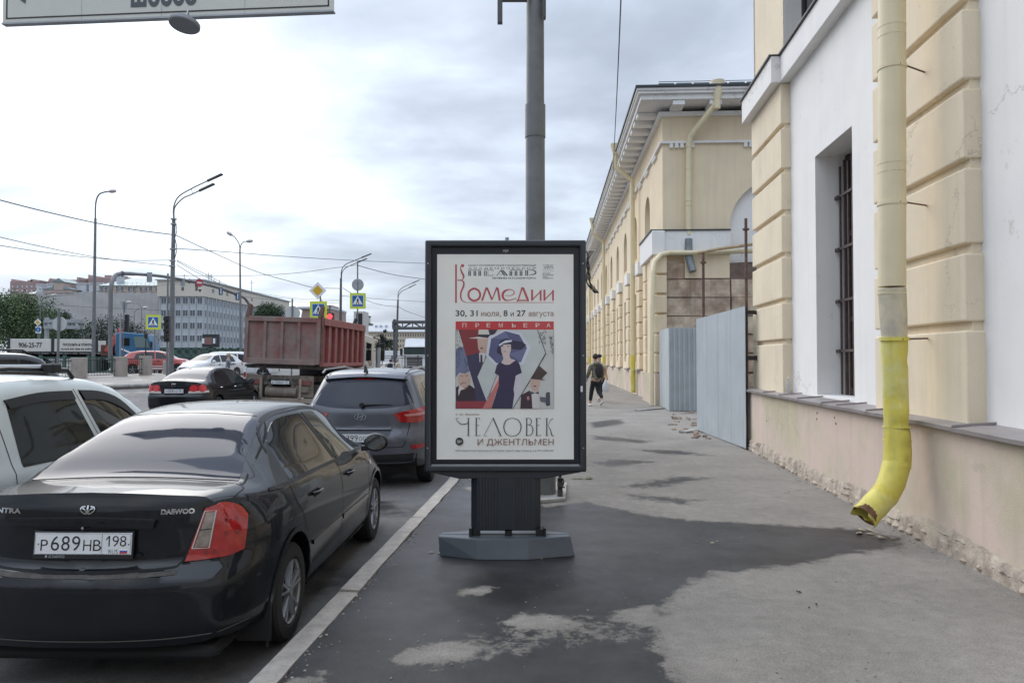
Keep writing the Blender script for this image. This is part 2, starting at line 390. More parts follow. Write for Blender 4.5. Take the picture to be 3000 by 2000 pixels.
def build_walk():
    def g2(L): return [(G(x/.784, y/.784).x, G(x/.784, y/.784).y) for x, y in L]
    wetp = g2([(2062,1243),(2040,1256),(2000,1262),(1930,1272),(1850,1290),(1740,1305),(1640,1312),(1575,1335),(1520,1385),(1490,1412),(1492,1460),(1525,1520),(1560,1620),(1500,1760),(520,1760),(560,1568),(1052,1093),(1090,1108),(1250,1130),(1330,1150),(1400,1165),(1500,1186),(1600,1196),
               (1700,1201),(1850,1211),(1980,1216),(2050,1232)])
    wet2 = g2([(700,1575),(1150,1505),(1300,1440),(1420,1430),(1490,1470),(1540,1575),(1200,1700),(700,1700)])
    isl = [g2([(1040,1358),(1075,1350),(1148,1346),(1120,1364),(1060,1369)]), g2([(885,1512),(950,1480),(1050,1470),(1130,1490),(1080,1520),(930,1528)]),
           g2([(1150,1430),(1200,1405),(1330,1418),(1330,1440),(1200,1445)]), g2([(670,1558),(750,1538),(740,1575),(660,1590)]), g2([(1400,1402),(1500,1385),(1540,1430),(1500,1445),(1430,1425)]),
           g2([(1060,1118),(1200,1110),(1290,1140),(1200,1150),(1100,1140)]), g2([(1240,1145),(1340,1140),(1345,1152),(1250,1165)])]
    stre = [g2(p) for p in ([(1400,1118),(1560,1092),(1640,1098),(1500,1122)], [(1350,1062),(1420,1052),(1530,1060),(1400,1074)],
            [(1355,998),(1400,1002),(1500,1012),(1480,1018),(1360,1010)], [(1420,1130),(1620,1148),(1580,1160),(1440,1146)], [(1350,970),(1420,962),(1440,972),(1360,985)],
            [(1440,1030),(1560,1034),(1640,1046),(1520,1044)])]
    ys = np.concatenate([np.arange(-4, 8, .07), np.arange(8, 16, .14), np.arange(16, 40, .35), np.arange(40, 200, 4)])
    us = np.concatenate([np.linspace(0, .40, 84), np.linspace(.43, 1, 8)])
    X = np.array([[kx(y) + .155 + (.012 + .012 * math.sin(y * 7.1) * math.sin(y * 3.3 + 1) + .006 * math.sin(y * 31) if u == 0 else 0) + u * (13 + 0.02*y) for u in us] for y in ys]); Y = np.array([[y] * len(us) for y in ys])
    wv = np.clip(.5 + poly_sdf(wetp, X, Y) / .5, 0, 1)
    for q in isl: wv = np.minimum(wv, np.clip(.5 - poly_sdf(q, X, Y) / .28, 0, 1))
    wv = np.minimum(wv, 1 - .5 * np.clip(.5 + poly_sdf(g2([(880,1530),(1010,1462),(1200,1405),(1500,1385),(1540,1440),(1560,1530),(1400,1490),(1150,1530),(1000,1560)]), X, Y) / .35, 0, 1))
    for q in isl: wv = np.minimum(wv, np.clip(.5 - poly_sdf(q, X, Y) / .28, 0, 1))
    for q in stre: wv = np.maximum(wv, np.clip(.40 + poly_sdf(q, X, Y) / .9, 0, .62))
    dv = np.clip(.5 + poly_sdf(wet2, X, Y) / .8, 0, 1)
    dv = np.maximum(dv, np.clip(1 - np.abs(Y - 12) / 9, 0, 1) * np.clip(1.1 - np.abs(X - 1.2) / 2.6, 0, 1) * .62)
    for q in isl: dv = np.minimum(dv, np.clip(.5 - poly_sdf(q, X, Y) / .3, 0, 1))
    mb = M(); mb.grid([[Vector((X[i, k], Y[i, k], .004 * math.sin(3*X[i, k]) * math.sin(2*Y[i, k]))) for k in range(X.shape[1])] for i in range(X.shape[0])])
    # drop face towards the road is covered by the kerb; far ends closed down
    o = mb.build('sidewalk', M_WALK, kind='structure', smooth=True, recalc=False)
    for nm, A in (('wet', wv), ('damp', dv)):
        a = o.data.attributes.new(nm, 'FLOAT', 'POINT'); a.data.foreach_set('value', A.ravel().astype(np.float32))
build_walk()
def build_kerb():
    root = bpy.data.objects.new('kerb', None); C.objects.link(root); root['kind'] = 'structure'; root.location = (K0.x, K0.y, -.13)
    M_K = mat('granite_kerb', (.38, .345, .305), .85, var=.18, vs=7, bump=.6, bs=70, col2=(.33, .30, .27), cs=9, fine=.16)
    ang = -math.atan(KD.x)
    y = -4.4; i = 0
    while y < 70:
        ln = 2.42 if y < 24 else 4.9
        mb = M(); n = 12; pr = [(0, -.2), (.155, -.2), (.155, 0), (.02, .004), (0, -.02)]
        rows = []
        for k in range(n + 1):
            jx = random.uniform(-.006, .006); jz = random.uniform(-.003, .003)
            rows.append([Vector((a + (jx if a > .1 else jx * .4), (ln - .022) * k / n, b + (jz if b > -.1 else 0))) for a, b in pr])
        mb.grid(rows, closed=True); m = len(pr); mb.f.append(tuple(range(m))); mb.m.append(0); mb.f.append(tuple(range(n*m, n*m+m))[::-1]); mb.m.append(0)
        o = mb.build('kerb_stone', M_K, bevel=0)
        o.location = (kx(y) - K0.x + random.uniform(-.008, .008), y - K0.y, .13 + random.uniform(-.006, .014)); o.rotation_euler = (0, 0, ang + random.uniform(-.003, .003)); o.parent = root
        y += ln; i += 1
build_kerb()
def build_left_pavement():
    # raised pavement in front of the embankment parapet, beyond the side road
    zf = lambda x, y: zr(x, y) + .14
    A = [(345, 1128), (500, 1124), (560, 1118)]
    near = [Vector((-60, 31.5, 0)), Vector((-30, 31.5, 0)), Vector((-18.2, 33, 0)), Vector((-16.9, 34.5, 0)), Vector((-17.6, 38, 0))]
    far = [Vector((-64, 38, 0)), Vector((-36, 40, 0)), Vector((-24, 42, 0)), Vector((-20.5, 43, 0)), Vector((-18.6, 43.5, 0))]
    rows = []
    for t in [k / 8 for k in range(9)]:
        rows.append([Vector((*(n.lerp(f, t))[:2], 0)) for n, f in zip(near, far)])
    for r in rows:
        for p in r: p.z = zf(p.x, p.y)
    mb = M(); mb.grid(rows); mb.grid([[p.copy() for p in rows[0]], [p - Vector((0, 0, .3)) for p in rows[0]]])
    e = [r[-1] for r in rows]; mb.grid([e, [p - Vector((0, 0, .3)) for p in e]])
    mb.build('pavement', M_FARWALK, kind='structure', recalc=False)
    mk = M(); mk.tube([p + Vector((0, 0, -.02)) for p in rows[0]], .09, 6)
    mk.build('pavement_edge', M_CONC, kind='structure')
    # painted road lines
    ml = M()
    wm = mat('road_paint', (.62, .62, .6), .7, var=.15, vs=3, fine=.15)
    def line(a, b, w=.14):
        a, b = Vector(a), Vector(b); n = int((b - a).length / 1.5) + 1; d = (b - a).normalized(); s = Vector((-d.y, d.x, 0)) * w / 2
        rows = [[(lambda q: Vector((q.x, q.y, zr(q.x, q.y) + .006)))(a.lerp(b, k / n) + s * sg) for sg in (-1, 1)] for k in range(n + 1)]
        ml.grid(rows)
    p = G(352, 1176, -.13); q = G(410, 1222, -.13); line(p, q, .12)
    for y0 in range(30, 70, 6): line((-5.6 + .05*y0, y0, 0), (-5.6 + .05*y0, y0 + 3, 0))
    ml.build('road_marking', wm, kind='structure', recalc=False)
build_left_pavement()
# ------------------------------------------------------------------ near building (right)
M_CREAM = mat('cream_plaster', (.78, .67, .50), .85, crack=.7, col2=(.74, .635, .475), cs=.55, clo=.48, chi=.56, var=.05, vs=1.2, bump=.25, bs=90, streak=.10, fine=.04)
M_CREAM2 = mat('cream_plaster_far', (.78, .65, .46), .85, var=.07, vs=.8, bump=.2, bs=60, streak=.10)
M_WHITEW = mat('white_plaster', (.82, .80, .775), .85, crack=.45, col2=(.79, .775, .755), cs=.6, clo=.48, chi=.56, var=.03, vs=1.5, bump=.25, bs=80, streak=.06)
M_PLINTH = mat('plinth_plaster', (.64, .515, .435), .85, crack=.8, var=.07, vs=1.3, bump=.3, bs=80, col2=(.52, .46, .33), cs=.7, streak=.12)
M_FLASH = mat('zinc_flashing', (.30, .27, .265), .5, metal=.2, var=.15, vs=4)
M_GLASSD = mat('dark_window_glass', (.012, .015, .018), .06, spec=.8)
M_FRAMEB = mat('brown_window_frame', (.05, .04, .04), .6)
M_STONE = mat('rubble_limestone', (.45, .385, .31), .9, var=.25, vs=6, bump=1.0, bs=38, col2=(.30, .245, .20), cs=7)
M_BARS = mat('old_iron_bars', (.085, .06, .055), .65, var=.3, vs=14, bump=.3)
M_PIPEC = mat('cream_pipe_paint', (.74, .645, .43), .5, var=.05, vs=3, streak=.10)
M_PIPEY = mat('yellow_pipe_paint', (.70, .60, .11), .5, var=.08, vs=5, bump=.8, bs=5, col2=(.70, .66, .28), cs=2.2, clo=.52, chi=.64, streak=.25)
M_WOOD = mat('rough_inside_metal', (.16, .08, .04), .9, var=.4, vs=12)
A1 = R(5.0)
def toL(p, a, base=(0, 0, 0)): return Matrix.Rotation(a, 3, 'Z') @ (Vector(p) - Vector(base))
def arch_front(mb, a0, a1, z0, z1, c, r, zs, tf, tb, n=20, swap=False, bottom=None):
    """wall sheet a0..a1 x z0..z1 with an arched hole; the hole's sides run from tf back to tb. swap: sheet along x instead of y"""
    P = (lambda a, z, t: (a, t, z)) if swap else (lambda a, z, t: (t, a, z))
    arc = [(c - r, z0 if bottom is None else bottom)] + [(c - r * math.cos(math.pi * k / n), zs + r * math.sin(math.pi * k / n)) for k in range(n + 1)] + [(c + r, z0 if bottom is None else bottom)]
    for (x, za), (y, zb) in (((a0, c - r), (z0, z1)), ((c + r, a1), (z0, z1))):
        pass
    mb.grid([[P(a0, z0, tf), P(c - r, z0, tf)], [P(a0, z1, tf), P(c - r, z1, tf)]]); mb.grid([[P(c + r, z0, tf), P(a1, z0, tf)], [P(c + r, z1, tf), P(a1, z1, tf)]])
    top = arc[1:-1]
    mb.grid([[P(a, z, tf), P(a, z1, tf)] for a, z in top])
    if bottom is not None and bottom > z0: mb.grid([[P(c - r, z0, tf), P(c + r, z0, tf)], [P(c - r, bottom, tf), P(c + r, bottom, tf)]])
    mb.grid([[P(a, z, tf), P(a, z, tb)] for a, z in arc])
    mb.grid([[P(c - r, arc[0][1], tf), P(c - r, arc[0][1], tb)], [P(c + r, arc[0][1], tf), P(c + r, arc[0][1], tb)]])
def rect_front(mb, s0, s1, z0, z1, hs, hz, tf, tb):
    (a, b), (c, d) = hs, hz
    for (p, q, u, v) in ((s0, a, z0, z1), (b, s1, z0, z1), (a, b, z0, c), (a, b, d, z1)):
        if q > p and v > u: mb.grid([[(tf, p, u), (tf, q, u)], [(tf, p, v), (tf, q, v)]])
    L = [(a, c), (b, c), (b, d), (a, d), (a, c)]; mb.grid([[(tf, x, z), (tb, x, z)] for x, z in L])
def near_building():
    root = T('yellow_building', 'near cream and white plastered building with barred window, filling the right edge', 'building', rz=-A1, off=(3.3, 10, 0))
    mb = M(); mb.box(3.13, 4.6, -30, 14.0, -.1, 1.075); mb.build('plinth', M_PLINTH, root)
    w = M(); s_edges = [(-8, 3.88), (5.30, 9.43), (10.85, 14.0)]
    for hs in ((9.43, 10.85), (3.88, 5.30)):
        lo = 7.5 if hs[0] > 8 else 1.5; hi = 14.0 if hs[0] > 8 else 7.5
        rect_front(w, lo, hi, 1.075, 6.5, hs, (1.14, 4.53), 3.40, 3.95)
    w.grid([[(3.40, -30, 1.075), (3.40, 1.5, 1.075)], [(3.40, -30, 6.5), (3.40, 1.5, 6.5)]])
    w.grid([[(3.40, 13.998, 1.075), (4.6, 13.998, 1.075)], [(3.40, 13.998, 6.5), (4.6, 13.998, 6.5)]])
    w.build('wall', M_WHITEW, root, recalc=False)
    # upper storey with large arched windows
    for k, (c, lo, hi) in enumerate(((10.28, 7.5, 14.0), (4.6, 1.5, 7.5))):
        u = M(); arch_front(u, lo, hi, 6.48, 11.2, c, 1.77, 8.9, 3.30, 3.62); o = u.build('upper_wall', M_CREAM, root, recalc=False)
        g = M(); g.box(3.62, 3.66, c - 1.8, c + 1.8, 6.48, 10.75); o = g.build('upper_window', M_GLASSD, root)
        f = M()
        for s in (c - 1.74, c - .9, c, c + .9, c + 1.74): f.box(3.585, 3.62, s - .035, s + .035, 6.48, 10.7)
        for z in (6.55, 7.6, 8.8): f.box(3.58, 3.615, c - 1.77, c + 1.77, z - .035, z + .035)
        ff = f.build('window_frame', M_FRAMEB, o); 
        rv = M(); rv.grid([[(3.295, c + s * 1.768, 6.48), (3.62, c + s * 1.768, 6.48)] for s in (0,)] + [[(3.295, c + 1.765, 8.9), (3.62, c + 1.765, 8.9)]])
    u = M(); u.box(3.9, 4.6, -8, 13.99, 1.075, 11.2); u.build('inner_wall', M_FRAMEB, root)
    u = M(); u.box(3.30, 3.9, 13.9, 14.0, 6.5, 11.2); u.box(3.3, 4.6, -30, 1.5, 6.5, 11.2); u.build('end_wall', M_CREAM, root)
    # white reveal of the arched window
    n = 20; rv = M(); arc = [(10.28 + 1.765, 6.49)] + [(10.28 + 1.765 * math.cos(math.pi * k / n), 8.9 + 1.765 * math.sin(math.pi * k / n)) for k in range(n + 1)] + [(10.28 - 1.765, 6.49)]
    rv.grid([[(3.302, a, z), (3.61, a, z)] for a, z in arc]); rv.build('window_reveal', M_WHITEW, root, recalc=False)
    # cornice
    for z0, z1, t in ((11.0, 11.25, 3.1), (11.25, 11.45, 2.8), (11.45, 11.7, 2.55)):
        cn = M(); cn.box(t, 4.6, -8, 14.0 + (3.3 - t), z0, z1); cn.build('cornice', M_WHITEW, root)
    cn = M(); cn.prism([(2.5, 11.7), (9.5, 14), (12, 11.7)], 'y', -8, 14.8); cn.build('roof', mat('roof_metal', (.17, .21, .21), .5, var=.2, vs=1), root)
    # belt course with its flashing
    for (a, b, t) in ((12.02, 14.12, 3.10), (8.43, 12.02, 3.24), (6.48, 8.43, 3.10), (2.8, 6.48, 3.24), (.9, 2.8, 3.10)):
        m = M(); m.box(t, 3.42, a, b, 6.05, 6.47); m.build('belt_course', M_WHITEW, root, bevel=.006)
        m = M(); m.box(t - .035, 3.44, a - (.0), b + (.03 if b > 14 else 0), 6.474, 6.50); m.build('belt_flashing', mat('dark_flashing', (.075, .07, .07), .5), root)
    # rusticated pilasters: one object for each plastered block
    zb = [(1.085, 1.885), (1.965, 2.535), (2.615, 3.255), (3.335, 3.93), (4.01, 4.605), (4.685, 5.315), (5.395, 6.045)]
    for (a, b) in ((12.05, 14.02), (6.50, 8.41), (.9, 2.8)):
        core = M(); core.box(3.315, 3.41, a + .03, b - .03 if b < 14 else b - .05, 1.08, 6.05); core.build('pilaster_core', M_CREAM, root)
        for z0, z1 in zb:
            j = random.uniform(-.006, .006)
            m = M(); xx = 3.25 + j * .5
            if b > 14: m.box(xx, 4.1, a + j, b + j, z0 + j, z1)
            else: m.box(xx, 3.42, a + j, b + j, z0 + j, z1)
            m.build('rustic_block', M_CREAM, root, bevel=.016, bseg=2, smooth=False)
    # sill flashing in overlapping lengths
    y = -8.0
    cuts = [-8, -6, -4, -2, .6, 2.9, 4.6, 6.35, 8.15, 9.05, 9.6, 10.6, 11.55, 12.5, 14.13]
    for a, b in zip(cuts, cuts[1:]):
        m = M(); P = []; n = max(3, int((b - a) / .18)); rz_ = random.uniform(0, .006)
        for k in range(n + 1):
            s = a + (b - a + .02) * k / n; w_ = random.uniform(-.006, .006)
            P.append([(3.055 + w_, s, 1.05 + rz_), (3.05 + w_, s, 1.085 + rz_ + w_ * .5), (3.26, s, 1.105 + rz_), (3.97, s, 1.135 + rz_)])
        m.grid(P); m.grid([[(3.05, b, 1.088 + rz_), (3.41, b, 1.118 + rz_)], [(3.05, b, 1.106 + rz_), (3.41, b, 1.136 + rz_)]])
        m.build('sill_flashing', M_FLASH, root, smooth=False, recalc=False)
    # barred windows
    for s0, s1 in ((9.43, 10.85), (3.88, 5.30)):
        g = M(); g.box(3.86, 3.88, s0, s1, 1.14, 4.53); gw = g.build('window', M_GLASSD, root)
        f = M()
        for s in (s0 + .05, (s0 + s1) / 2, s1 - .05): f.box(3.81, 3.86, s - .05, s + .05, 1.14, 4.53)
        for z in (1.2, 2.2, 3.4, 4.46): f.box(3.815, 3.858, s0, s1, z - .035, z + .035)
        f.build('window_frame', mat('old_brown_window_wood', (.055, .035, .03), .7, var=.3), gw)
        gr = bpy.data.objects.new('window_grille', None); C.objects.link(gr); gr.parent = root
        gr['off'] = list(root['off'])
        for k in range(9):
            s = s0 + .09 + k * (s1 - s0 - .18) / 8
            b = M(); b.box(3.70, 3.722, s - .016, s + .016, 1.15, 4.36 + .05 * (k % 2)); b.build('bar', M_BARS, gr)
        for z in (1.76, 2.46, 3.19, 3.93):
            b = M(); b.box(3.685, 3.70, s0 - .0, s1 + .0, z - .018, z + .018); b.box(3.66, 3.70, s1 - .12, s1 - .0, z - .03, z + .015); b.build('bar', M_BARS, gr)
    # window reveal jamb shade comes from the light only; rough stones at the foot of the plinth
    for row, (zc, hh) in enumerate(((.03, .04), (.095, .036), (.16, .034))):
        s = 3.6
        while s < 14.0:
            w_ = random.choice((random.uniform(.08, .18), random.uniform(.16, .42)))
            if random.random() > (.06, .16, .38)[row]:
                m = M(); t0 = 3.092 + .012 * row + random.uniform(-.016, .016); z0 = zc - hh * random.uniform(.8, 1.1); z1 = zc + hh * random.uniform(.7, 1.15)
                n = 4; rows_ = []
                for i in range(n + 1):
                    y_ = s + w_ * .97 * i / n; e = .022 if i in (0, n) else random.uniform(-.006, .008)
                    rows_.append([(3.15, y_, z0), (t0 + e + .008, y_, z0 + random.uniform(0, .010)), (t0 + e - .010, y_, (z0 + z1) / 2 + random.uniform(-.012, .012)), (t0 + e + .012, y_, z1 - random.uniform(0, .012)), (3.15, y_, z1)])
                m.grid(rows_, closed=True); m.f.append((0, 1, 2, 3, 4)); m.mm = 0; m.m.append(0); m.f.append(tuple(range(n * 5, n * 5 + 5))[::-1]); m.m.append(0)
                m.build('rubble_stone', M_STONE, root)
            s += w_
    m = M(); P = []
    s = 3.4; q = 0
    while s < 14.05:
        q = q * .6 + random.uniform(-.014, .014); P.append([(3.088 + q * .3, s, -.02), (3.094 + q * .3, s, .06 + q * .4), (3.106 + q * .3, s, .15 + q * .4), (3.1285, s, .195 + .03 * math.sin(s * 3.1) + q * .9)]); s += .05
    m.grid(P); m.build('crumbling_mortar', M_STONE, root, recalc=False, smooth=True, ang=80)
    # conduit box and holes on the plinth
    m = M(); m.box(3.115, 3.132, 9.95, 10.12, .70, .95); 
    m = M()
    for s, z in ((10.0, .94), (9.35, .93), (9.30, .86), (10.02, .86), (12.6, .62)): m.ico((3.13, s, z), (.006, .022, .018), .3, 1)
    m.build('plaster_hole', mat('hole_dark', (.12, .07, .055), .9), root)
    # drainpipe
    def pl(px, py, D): return toL(W(px, py, D), A1)
    D0 = 6.75
    top = pl(2613, 0, D0)
    pipe = M(); pts = [Vector((top.x, top.y, 11.4)), top] + [pl(2613, y, D0) for y in (200, 500, 840)]
    pipe.tube(pts, .118, 24)
    dp = pipe.build('drainpipe', M_PIPEC, root, smooth=True, label='cream drainpipe with a bright yellow crumpled lower length and angled outlet')
    dr = [dict()] 
    pw = M(); pw.tube([pl(2613, 845, D0), pl(2617, 920, D0), pl(2620, 995, D0)], [.119, .116, .108], 24); pw.build('lower_length', mat('worn_pipe_paint', (.60, .53, .38), .6, var=.15, vs=7, col2=(.5, .46, .36), cs=6, bump=.4, bs=10), dp, smooth=True, off=root['off'])
    yl = M(); Y = [(2620, 992, 6.75, .113), (2622, 1100, 6.75, .108), (2625, 1190, 6.74, .106), (2628, 1250, 6.74, .110), (2629, 1290, 6.73, .112), (2629, 1330, 6.72, .117), (2627, 1368, 6.70, .116)]
    Yp = bez([pl(a, b, c) for a, b, c, r in Y], 5); yl.tube(Yp, list(np.interp(np.linspace(0, 6, len(Yp)), range(7), [q[3] for q in Y])), 28, cap=False)
    rd = random.Random(11); dents = [(rd.choice(Yp), rd.uniform(-2.8, -.2), rd.uniform(.04, .10), rd.uniform(.006, .018)) for _ in range(16)]
    for i, v in enumerate(yl.v):
        v = Vector(v); c_ = Yp[min(i // 28, len(Yp) - 1)]; d_ = v - c_
        for (q_, an, rr_, dp_) in dents:
            t_ = q_ + Vector((math.cos(an), math.sin(an), 0)) * .11; l_ = (v - t_).length
            if l_ < rr_: v = v - d_.normalized() * dp_ * (1 - l_ / rr_) ** .7
        yl.v[i] = tuple(v)
    y1 = yl.build('yellow_length', M_PIPEY, dp, smooth=True, off=root['off'])
    yl = M(); yl.tube([pl(2629, 1352, 6.71), pl(2612, 1412, 6.68), pl(2592, 1452, 6.66)], [.117, .116, .113], 20, cap=False); yl.build('elbow', M_PIPEY, dp, smooth=True, off=root['off'])
    yl = M(); a_, b_ = pl(2594, 1447, 6.66), pl(2533, 1512, 6.60)
    yl.tube([a_, a_.lerp(b_, .25), a_.lerp(b_, .5), a_.lerp(b_, .75), a_.lerp(b_, .9), b_], [.116, .113, .116, .112, .116, .114], 28, cap=False)
    ax_ = (b_ - a_).normalized(); rd = random.Random(5)
    for i in range(len(yl.v) - 56, len(yl.v)):
        w_ = 1 if i >= len(yl.v) - 28 else .5; an = 2 * math.pi * (i % 28) / 28; v = Vector(yl.v[i]); c_ = b_ if w_ == 1 else a_.lerp(b_, .9)
        v = v + ax_ * w_ * (.03 * math.sin(an * 2 + .6) + .016 * math.sin(an * 5) + rd.uniform(-.006, .006)) - (v - c_) * w_ * (.10 + .13 * math.cos(an * 2 + 1.2)); yl.v[i] = tuple(v)
    o = yl.build('outlet', M_PIPEY, dp, smooth=True, off=root['off']); sol = o.modifiers.new('thickness', 'SOLIDIFY'); sol.thickness = .004
    yl = M(); yl.tube([a_.lerp(b_, .25), a_.lerp(b_, .985)], [.108, .111], 20, cap=False); yl.build('rusty_lining', M_WOOD, dp, smooth=True, off=root['off'])
    for py, mt in ((200, M_PIPEC), (597, M_PIPEC), (993, M_PIPEY), (-250, M_PIPEC)):
        cl = M(); c = pl(2613 if py < 900 else 2620, py, D0); cl.tube([c - Vector((0, 0, .016)), c + Vector((0, 0, .016))], .1255, 24)
        o = cl.build('clamp', mt, dp, smooth=False, off=root['off'])
        br = M(); br.cyl(c + Vector((.02, -.12, -.004)), Vector((3.26, c.y + .16, c.z + .01)), .008, n=8); br.build('bracket', M_RUST, dp, off=root['off'])
    for py in (80, 108, 480, 505, 860, 1250, 1290):
        cl = M(); c = pl(2613 if py < 900 else (2628 if py > 1240 else 2614), py, D0); cl.tube([c - Vector((0, 0, .005)), c + Vector((0, 0, .005))], .1205, 24); cl.build('seam', M_PIPEC if py < 900 else M_PIPEY, dp, off=root['off'])
near_building()
def bottle():
    p = G(2315, 1150); 
    loc = toL((0, 0, 0), 0)
    o = T('plastic_bottle', 'small clear plastic bottle left on the metal sill beside the far pilaster', 'bottle', loc=Matrix.Rotation(-A1, 3, 'Z') @ Vector((3.30, 11.93, 1.113)))
    m = M(); m.lathe([(0, 0), (.03, 0), (.032, .01), (.032, .13), (.03, .15), (.012, .2), (.012, .225), (0, .225)], (0, 0, 0), n=12)
    m.build('bottle_body', mat('clear_plastic', (.75, .75, .75), .15, trans=.6), o, smooth=True)
    m = M(); m.lathe([(0, .225), (.015, .225), (.015, .245), (0, .245)], (0, 0, 0), n=12); m.build('cap', M_WHITE, o)
bottle()

def add_house_behind():  # invented house out of view, added to darken reflections and light on camera-facing surfaces
    r = T('added_house', 'long dark plastered house added unseen behind the camera for reflections and shade', 'building', loc=(-10, -34, -.13))
    m = M(); m.box(-60, 45, -14, 0, 0, 8.2); m.build('wall', mat('dim_ochre_plaster', (.22, .19, .15), .85, var=.1, vs=.4), r)
    w = M(); w.box(-.6, .6, -.02, .03, 0, 1.9); w0 = w.build('window', M_GLASSD, r); first = True
    for i in range(30):
        for z in (1.4, 5.0): o = w0 if first else inst(w0); first = False; o.location = (-58 + i * 3.5, 0, z)
add_house_behind()
# ------------------------------------------------------------------ long building beyond
A2 = R(2.9)
M_BROWNST = mat('stripped_masonry', (.38, .27, .195), .9, var=.32, vs=2.2, bump=1.0, bs=14, col2=(.60, .50, .38), cs=.9, clo=.42, chi=.58, streak=.35)
M_BROWNDK = mat('dark_mortar', (.17, .125, .10), .95, var=.3, vs=4, bump=1, bs=20)
M_ROOFG = mat('roof_sheet', (.15, .19, .20), .45, var=.2, vs=1.5)
M_ROOFDK = mat('roof_edge_dark', (.035, .04, .045), .5)
def far_building():
    root = T('long_building', 'long cream classical building with deep bracketed cornice, drainpipes and stripped brown masonry at its corner', 'building', rz=-A2, off=(4.1, 27, 0))
    TF = 4.10; SF = 26.9; S1 = 155
    # facade turned to the camera, with a tall arched recess
    m = M(); arch_front(m, TF, 16, -.1, 10.5, 8.25, 1.77, 6.35, SF, SF + .22, swap=True)
    m.build('wall', M_CREAM2, root, recalc=False)
    m = M(); m.grid([[(6.3, SF + .22, -.1), (10.2, SF + .22, -.1)], [(6.3, SF + .22, 8.4), (10.2, SF + .22, 8.4)]]); m.build('arched_recess', M_WHITEW, root, recalc=False)
    m = M(); m.box(TF + .35, 16, SF + .25, S1, -.1, 10.5); m.build('core', M_CREAM2, root)
    # one bay of the street front, copied along the street
    b = M(); h = 4.5
    arch_front(b, 0, h, 5.6, 10.5, 2.25, .80, 7.6, TF, TF + .3, n=14, bottom=6.3)
    for (p, q, u, v) in ((0, 1.6, -.1, 5.6), (2.9, h, -.1, 5.6), (1.6, 2.9, -.1, 1.5), (1.6, 2.9, 4.7, 5.6)): b.grid([[(TF, p, u), (TF, q, u)], [(TF, p, v), (TF, q, v)]])
    b.grid([[(TF, x, z), (TF + .3, x, z)] for x, z in ((1.6, 1.5), (2.9, 1.5), (2.9, 4.7), (1.6, 4.7), (1.6, 1.5))])
    bay = b.build('street_wall', M_CREAM2, root, off=(0, 0, 0), recalc=False)
    g = M(); g.grid([[(TF + .3, .9, 1.4), (TF + .3, 3.6, 1.4)], [(TF + .3, .9, 8.6), (TF + .3, 3.6, 8.6)]]); gl = g.build('window_recess', M_WHITEW, root, off=(0, 0, 0), recalc=False)
    g = M()
    g.box(TF + .25, TF + .29, 1.85, 2.65, 6.4, 8.2); g.box(TF + .25, TF + .29, 1.75, 2.75, 1.6, 4.6); wn = g.build('window', M_GLASSD, root, off=(0, 0, 0))
    blk = M(); blk.box(TF - .16, TF + .05, 0, 1.15, 0, .62); bk = blk.build('rustic_block', M_CREAM2, root, off=(0, 0, 0), bevel=.02)
    blk = M(); blk.box(TF - .22, TF + .05, 0, 1.35, 0, .55); cap = blk.build('belt_course', M_WHITEW, root, off=(0, 0, 0), bevel=.02)
    blk = M(); blk.box(TF - .25, TF + .05, 0, 1.35, 0, .06); sil = blk.build('sill_flashing', M_FLASH, root, off=(0, 0, 0))
    o4 = Vector(root['off']); first = {}
    def put(src, s, z):
        o = src if src.name not in first else inst(src)
        first[src.name] = 1; o.location = Vector((0, s, z)) - o4; return o
    nb = 28
    for k in range(nb):
        s = 31.1 - 2.25 + h * k
        put(bay, s, 0); put(gl, s, 0); put(wn, s, 0)
        if k < 20:
            for i in range(6): put(bk, s - .55, 1.17 + i * .70)
        for zz in (5.38,): put(cap, s - .65, zz)
        put(sil, s - .65, 1.1)
    m = M(); m.box(TF, TF + .3, SF + .012, 28.85, -.1, 10.5); m.build('corner_wall', M_CREAM2, root)
    # low risalit at the corner and the plinth
    m = M(); m.box(TF - .03 - .1, TF + .1, 28, S1, -.1, 1.1); m.build('plinth', M_PLINTH, root)
    for (a, b_) in ((26.35, 27.5), (29.0, 29.7)):
        for i in range(6):
            q = M(); q.box(3.72, TF + .05, a, b_, 1.17 + i * .70, 1.17 + i * .70 + .62); q.build('rustic_block', M_CREAM2, root, bevel=.02)
    m = M(); m.box(3.80, TF + .05, 26.5, 29.5, .1, 5.36); m.build('corner_wall', M_CREAM2, root)
    m = M(); m.box(3.72, TF, 26.3, 29.9, -.1, 1.12); m.build('plinth', M_PLINTH, root)
    m = M(); m.box(3.66, TF + .02, 26.55, 30.1, 5.36, 6.22); m.build('belt_course', M_WHITEW, root, bevel=.015)
    m = M(); m.box(TF + .02, 6.46, 26.66, SF, 5.36, 6.22); m.build('belt_course', M_WHITEW, root)
    m = M(); m.box(3.62, 6.46, 26.62, 30.1, 6.22, 6.27); m.build('belt_flashing', M_ROOFDK, root)
    # string courses with groups of dentils
    m = M(); m.box(TF - .10, 16, SF - .10, SF, 9.42, 9.50); m.box(TF - .10, TF, SF, S1, 9.42, 9.50); m.build('string_course', M_WHITEW, root)
    for t in (4.35, 7.0, 9.7, 12.4):
        m = M()
        for i in range(5): m.box(t + i * .19, t + i * .19 + .12, SF - .09, SF, 9.26, 9.42)
        m.build('dentil_group', M_WHITEW, root)
    m0 = M(); [m0.box(TF - .09, TF, i * .19, i * .19 + .12, 0, .16) for i in range(5)]
    d0 = m0.build('dentil_group', M_WHITEW, root, off=(0, 0, 0))
    for k in range(26): put(d0, 28.2 + 2.25 * k, 9.26)
    # cornice
    OV = .98
